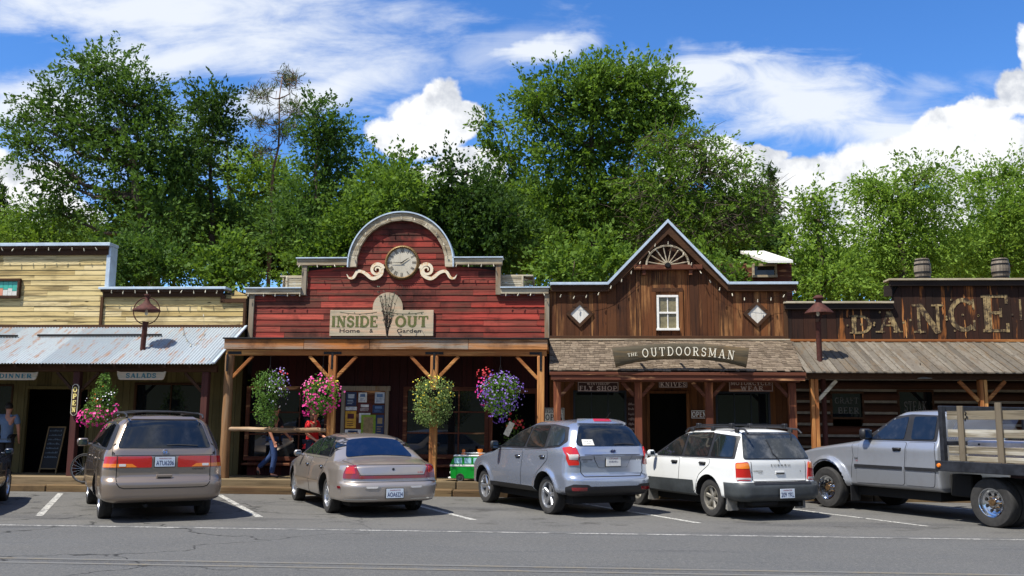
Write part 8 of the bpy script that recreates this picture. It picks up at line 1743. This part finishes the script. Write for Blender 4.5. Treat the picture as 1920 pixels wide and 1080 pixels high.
    hm.build('hair', M[hair], root, smooth=True)
    f = MB(); f.lathe([(0, .016), (.010, .010), (.016, -.006), (0, -.012)], 8, M=Matrix.Translation(h+Vector((.088, 0, -.005))) @ Matrix.Rotation(PI/2, 4, 'Y'))
    for s in (-1, 1): f.lathe([(0, .012), (.018, .008), (.028, 0), (.02, -.01)], 10, M=Matrix.Translation(h+Vector((-.002, s*.076, 0))) @ Matrix.Rotation(-s*PI/2, 4, 'X'))
    f.build('nose_and_ears', M['skin'], root, smooth=True)
    f = MB()
    for s in (-1, 1): f.bbox(.078, .084, s*.032-.012, s*.032+.012, .0, .010); 
    fo = f
    fm = MB()
    for s in (-1, 1): fm.lathe([(0, .006), (.008, .004), (.010, 0)], 8, M=Matrix.Translation(h+Vector((.080, s*.030, .018))) @ Matrix.Rotation(PI/2, 4, 'Y'))
    fm.build('eyes', M['ink'], root); fm = MB(); fm.lathe([(0, .004), (1, 0)], 10, M=Matrix.Translation(h+Vector((.082, 0, -.045))) @ Matrix.Rotation(PI/2, 4, 'Y') @ Matrix.Diagonal((.007, .024, 1, 1))); fm.build('mouth', M['lip'], root)
    return root
M['skin'] = plain('skin', c3((190, 132, 106)), .55, var=.06); M['lip'] = plain('lips', c3((150, 80, 72)), .5); M['redshirt'] = plain('red_cotton', c3((204, 24, 32)), .8, var=.1, bump=.2); M['greyshirt'] = plain('blue_grey_cotton', c3((100, 118, 140)), .85, var=.12, bump=.2)
M['denim'] = plain('blue_denim', c3((40, 62, 104)), .85, var=.25, scale=20, bump=.2); M['navy'] = plain('navy_cotton', c3((26, 32, 54)), .85, var=.15); M['darkcloth'] = plain('charcoal_cloth', c3((30, 30, 36)), .85, var=.2); M['brownhair'] = plain('brown_hair', c3((62, 42, 28)), .6, var=.3, scale=40); M['darkhair'] = plain('dark_hair', c3((34, 26, 22)), .6, var=.3, scale=40)
def people():
    zb = .292
    st = dict(pelvis=(0, 0, .93), chest=(.0, 0, 1.27), neck=(0, 0, 1.47), head=(.02, 0, 1.60), shL=(0, .19, 1.40), shR=(0, -.19, 1.40), elL=(.0, .25, 1.12), elR=(.02, -.25, 1.12), wrL=(.10, .24, .88), wrR=(.10, -.24, .88), hpL=(0, .09, .88), hpR=(0, -.09, .88), knL=(.02, .10, .48), knR=(.02, -.10, .48), anL=(-.02, .10, .09), anR=(-.02, -.10, .09), toL=(.15, .11, .035), toR=(.15, -.11, .035))
    # walker in jeans behind the rail, stepping right with the trailing leg lifted
    x, _ = PX(513, 850, YW-1.1); J = dict(st); J.update(chest=(.03, 0, 1.27), knR=(.06, -.10, .48), anR=(.0, -.10, .09), toR=(.16, -.11, .035), knL=(-.08, .10, .52), anL=(-.40, .10, .22), toL=(-.36, .10, .07), elR=(-.04, -.24, 1.10), wrR=(.07, -.24, .86), elL=(.12, .24, 1.12), wrL=(.26, .22, .98))
    person((x, YW-1.1, zb), 0, J, 'person in a dark shirt and blue jeans walking behind the log rail', 'darkcloth', 'denim', 'brownhair')
    x, _ = PX(584, 850, YW-1.35); J = dict(st); J.update(pelvis=(0, 0, .86), chest=(.02, 0, 1.18), neck=(.03, 0, 1.36), head=(.06, 0, 1.49), shL=(.0, .17, 1.30), shR=(.0, -.17, 1.30), elL=(.05, .22, 1.04), elR=(-.01, -.22, 1.04), wrL=(.26, .15, .96), wrR=(.22, -.17, .90), hpL=(0, .09, .82), hpR=(0, -.09, .82), knL=(.06, .10, .45), knR=(-.02, -.10, .45))
    person((x, YW-1.35, zb), R(-18), J, 'person in a red T-shirt and navy trousers under the pink flower basket', 'redshirt', 'navy', 'brownhair', female=True)
    x, _ = PX(14, 800, YW-.8); J = dict(st)
    person((x, YW-.8, zb), R(100), J, 'person in a blue grey T-shirt standing by the left edge of the restaurant', 'greyshirt', 'darkcloth', 'darkhair')
people()

# ---------------------------------------------------------------- building volumes behind the fronts, unseen, added to keep interiors dark
def volume(name_root, x0, x1, z, mat='trim'):
    root = next(o for o in bpy.data.objects if o.name.startswith(name_root)); inv = Matrix.Translation(-root.location)
    for nm, q in (('side_wall', (x0, x0+.12, YW+.2, 26.2, 0, z)), ('side_wall', (x1-.12, x1, YW+.2, 26.2, 0, z)), ('back_wall', (x0+.12, x1-.12, 26.08, 26.2, 0, z)), ('main_roof', (x0-.0, x1+.0, YW+.19, 26.3, z+.001, z+.12)), ('floor', (x0+.121, x1-.121, 22.80, 26.07, .05, .28))):
        mb = MB(); mb.box(*q); o = mb.build(nm, M[mat], root); o.matrix_parent_inverse = inv
    for nm, q in (('ceiling', (x0+.02, x1-.02, YW+.03, 26.0, 3.25, 3.3)),): mb = MB(); mb.box(*q); o = mb.build(nm, M['dark'], root); o.matrix_parent_inverse = inv
volume('restaurant_building', -22, X_(462)-.02, Z_(300, 556)-.25); volume('red_shop_building', X_(469)+.02, X_(1027)-.02, Z_(750, 580)); volume('gabled_shop_building', X_(1034)+.02, X_(1468)-.02, Z_(1250, 560)); volume('dance_hall_building', X_(1471)+.02, 16, Z_(1560, 585))

# ---------------------------------------------------------------- one mesh per piece
def split_pieces(o):
    me = o.data; n = len(me.vertices); par = list(range(n))
    def find(a):
        while par[a] != a: par[a] = par[par[a]]; a = par[a]
        return a
    for e in me.edges: a, b = find(e.vertices[0]), find(e.vertices[1]); par[a] = b
    comp = {}
    for i in range(n): comp.setdefault(find(i), []).append(i)
    boxes = []; co = np.empty(3*n); me.vertices.foreach_get('co', co); co = co.reshape(-1, 3)
    for k, ids in comp.items(): p = co[ids]; boxes.append([p.min(0)-.012, p.max(0)+.012, {k}])
    ch = True
    while ch and len(boxes) > 1:
        ch = False; out = []
        for b in boxes:
            for q in out:
                if (b[0] <= q[1]).all() and (q[0] <= b[1]).all(): q[0] = np.minimum(q[0], b[0]); q[1] = np.maximum(q[1], b[1]); q[2] |= b[2]; ch = True; break
            else: out.append(b)
        boxes = out
    if not 1 < len(boxes) <= 24: return
    for b in boxes[1:]:
        c = o.copy(); c.data = me.copy(); C.objects.link(c); c.name = o.name.split('.')[0]; bm = bmesh.new(); bm.from_mesh(c.data); bm.verts.ensure_lookup_table(); bmesh.ops.delete(bm, geom=[bm.verts[i] for i in range(n) if find(i) not in b[2]], context='VERTS'); bm.to_mesh(c.data); bm.free()
    bm = bmesh.new(); bm.from_mesh(me); bm.verts.ensure_lookup_table(); bmesh.ops.delete(bm, geom=[bm.verts[i] for i in range(n) if find(i) not in boxes[0][2]], context='VERTS'); bm.to_mesh(me); bm.free()
for o in list(C.objects):
    if o.type == 'MESH' and o.parent and not o.children and o.data.users == 1 and o.name.split('.')[0] in ('metal_coping', 'shoulder_trim', 'corner_trim', 'corner_board', 'fascia', 'window_casing', 'gable_beam', 'brace', 'snow_guard', 'bracket', 'window_ledge', 'coping', 'white_band', 'iron_strap'): split_pieces(o)
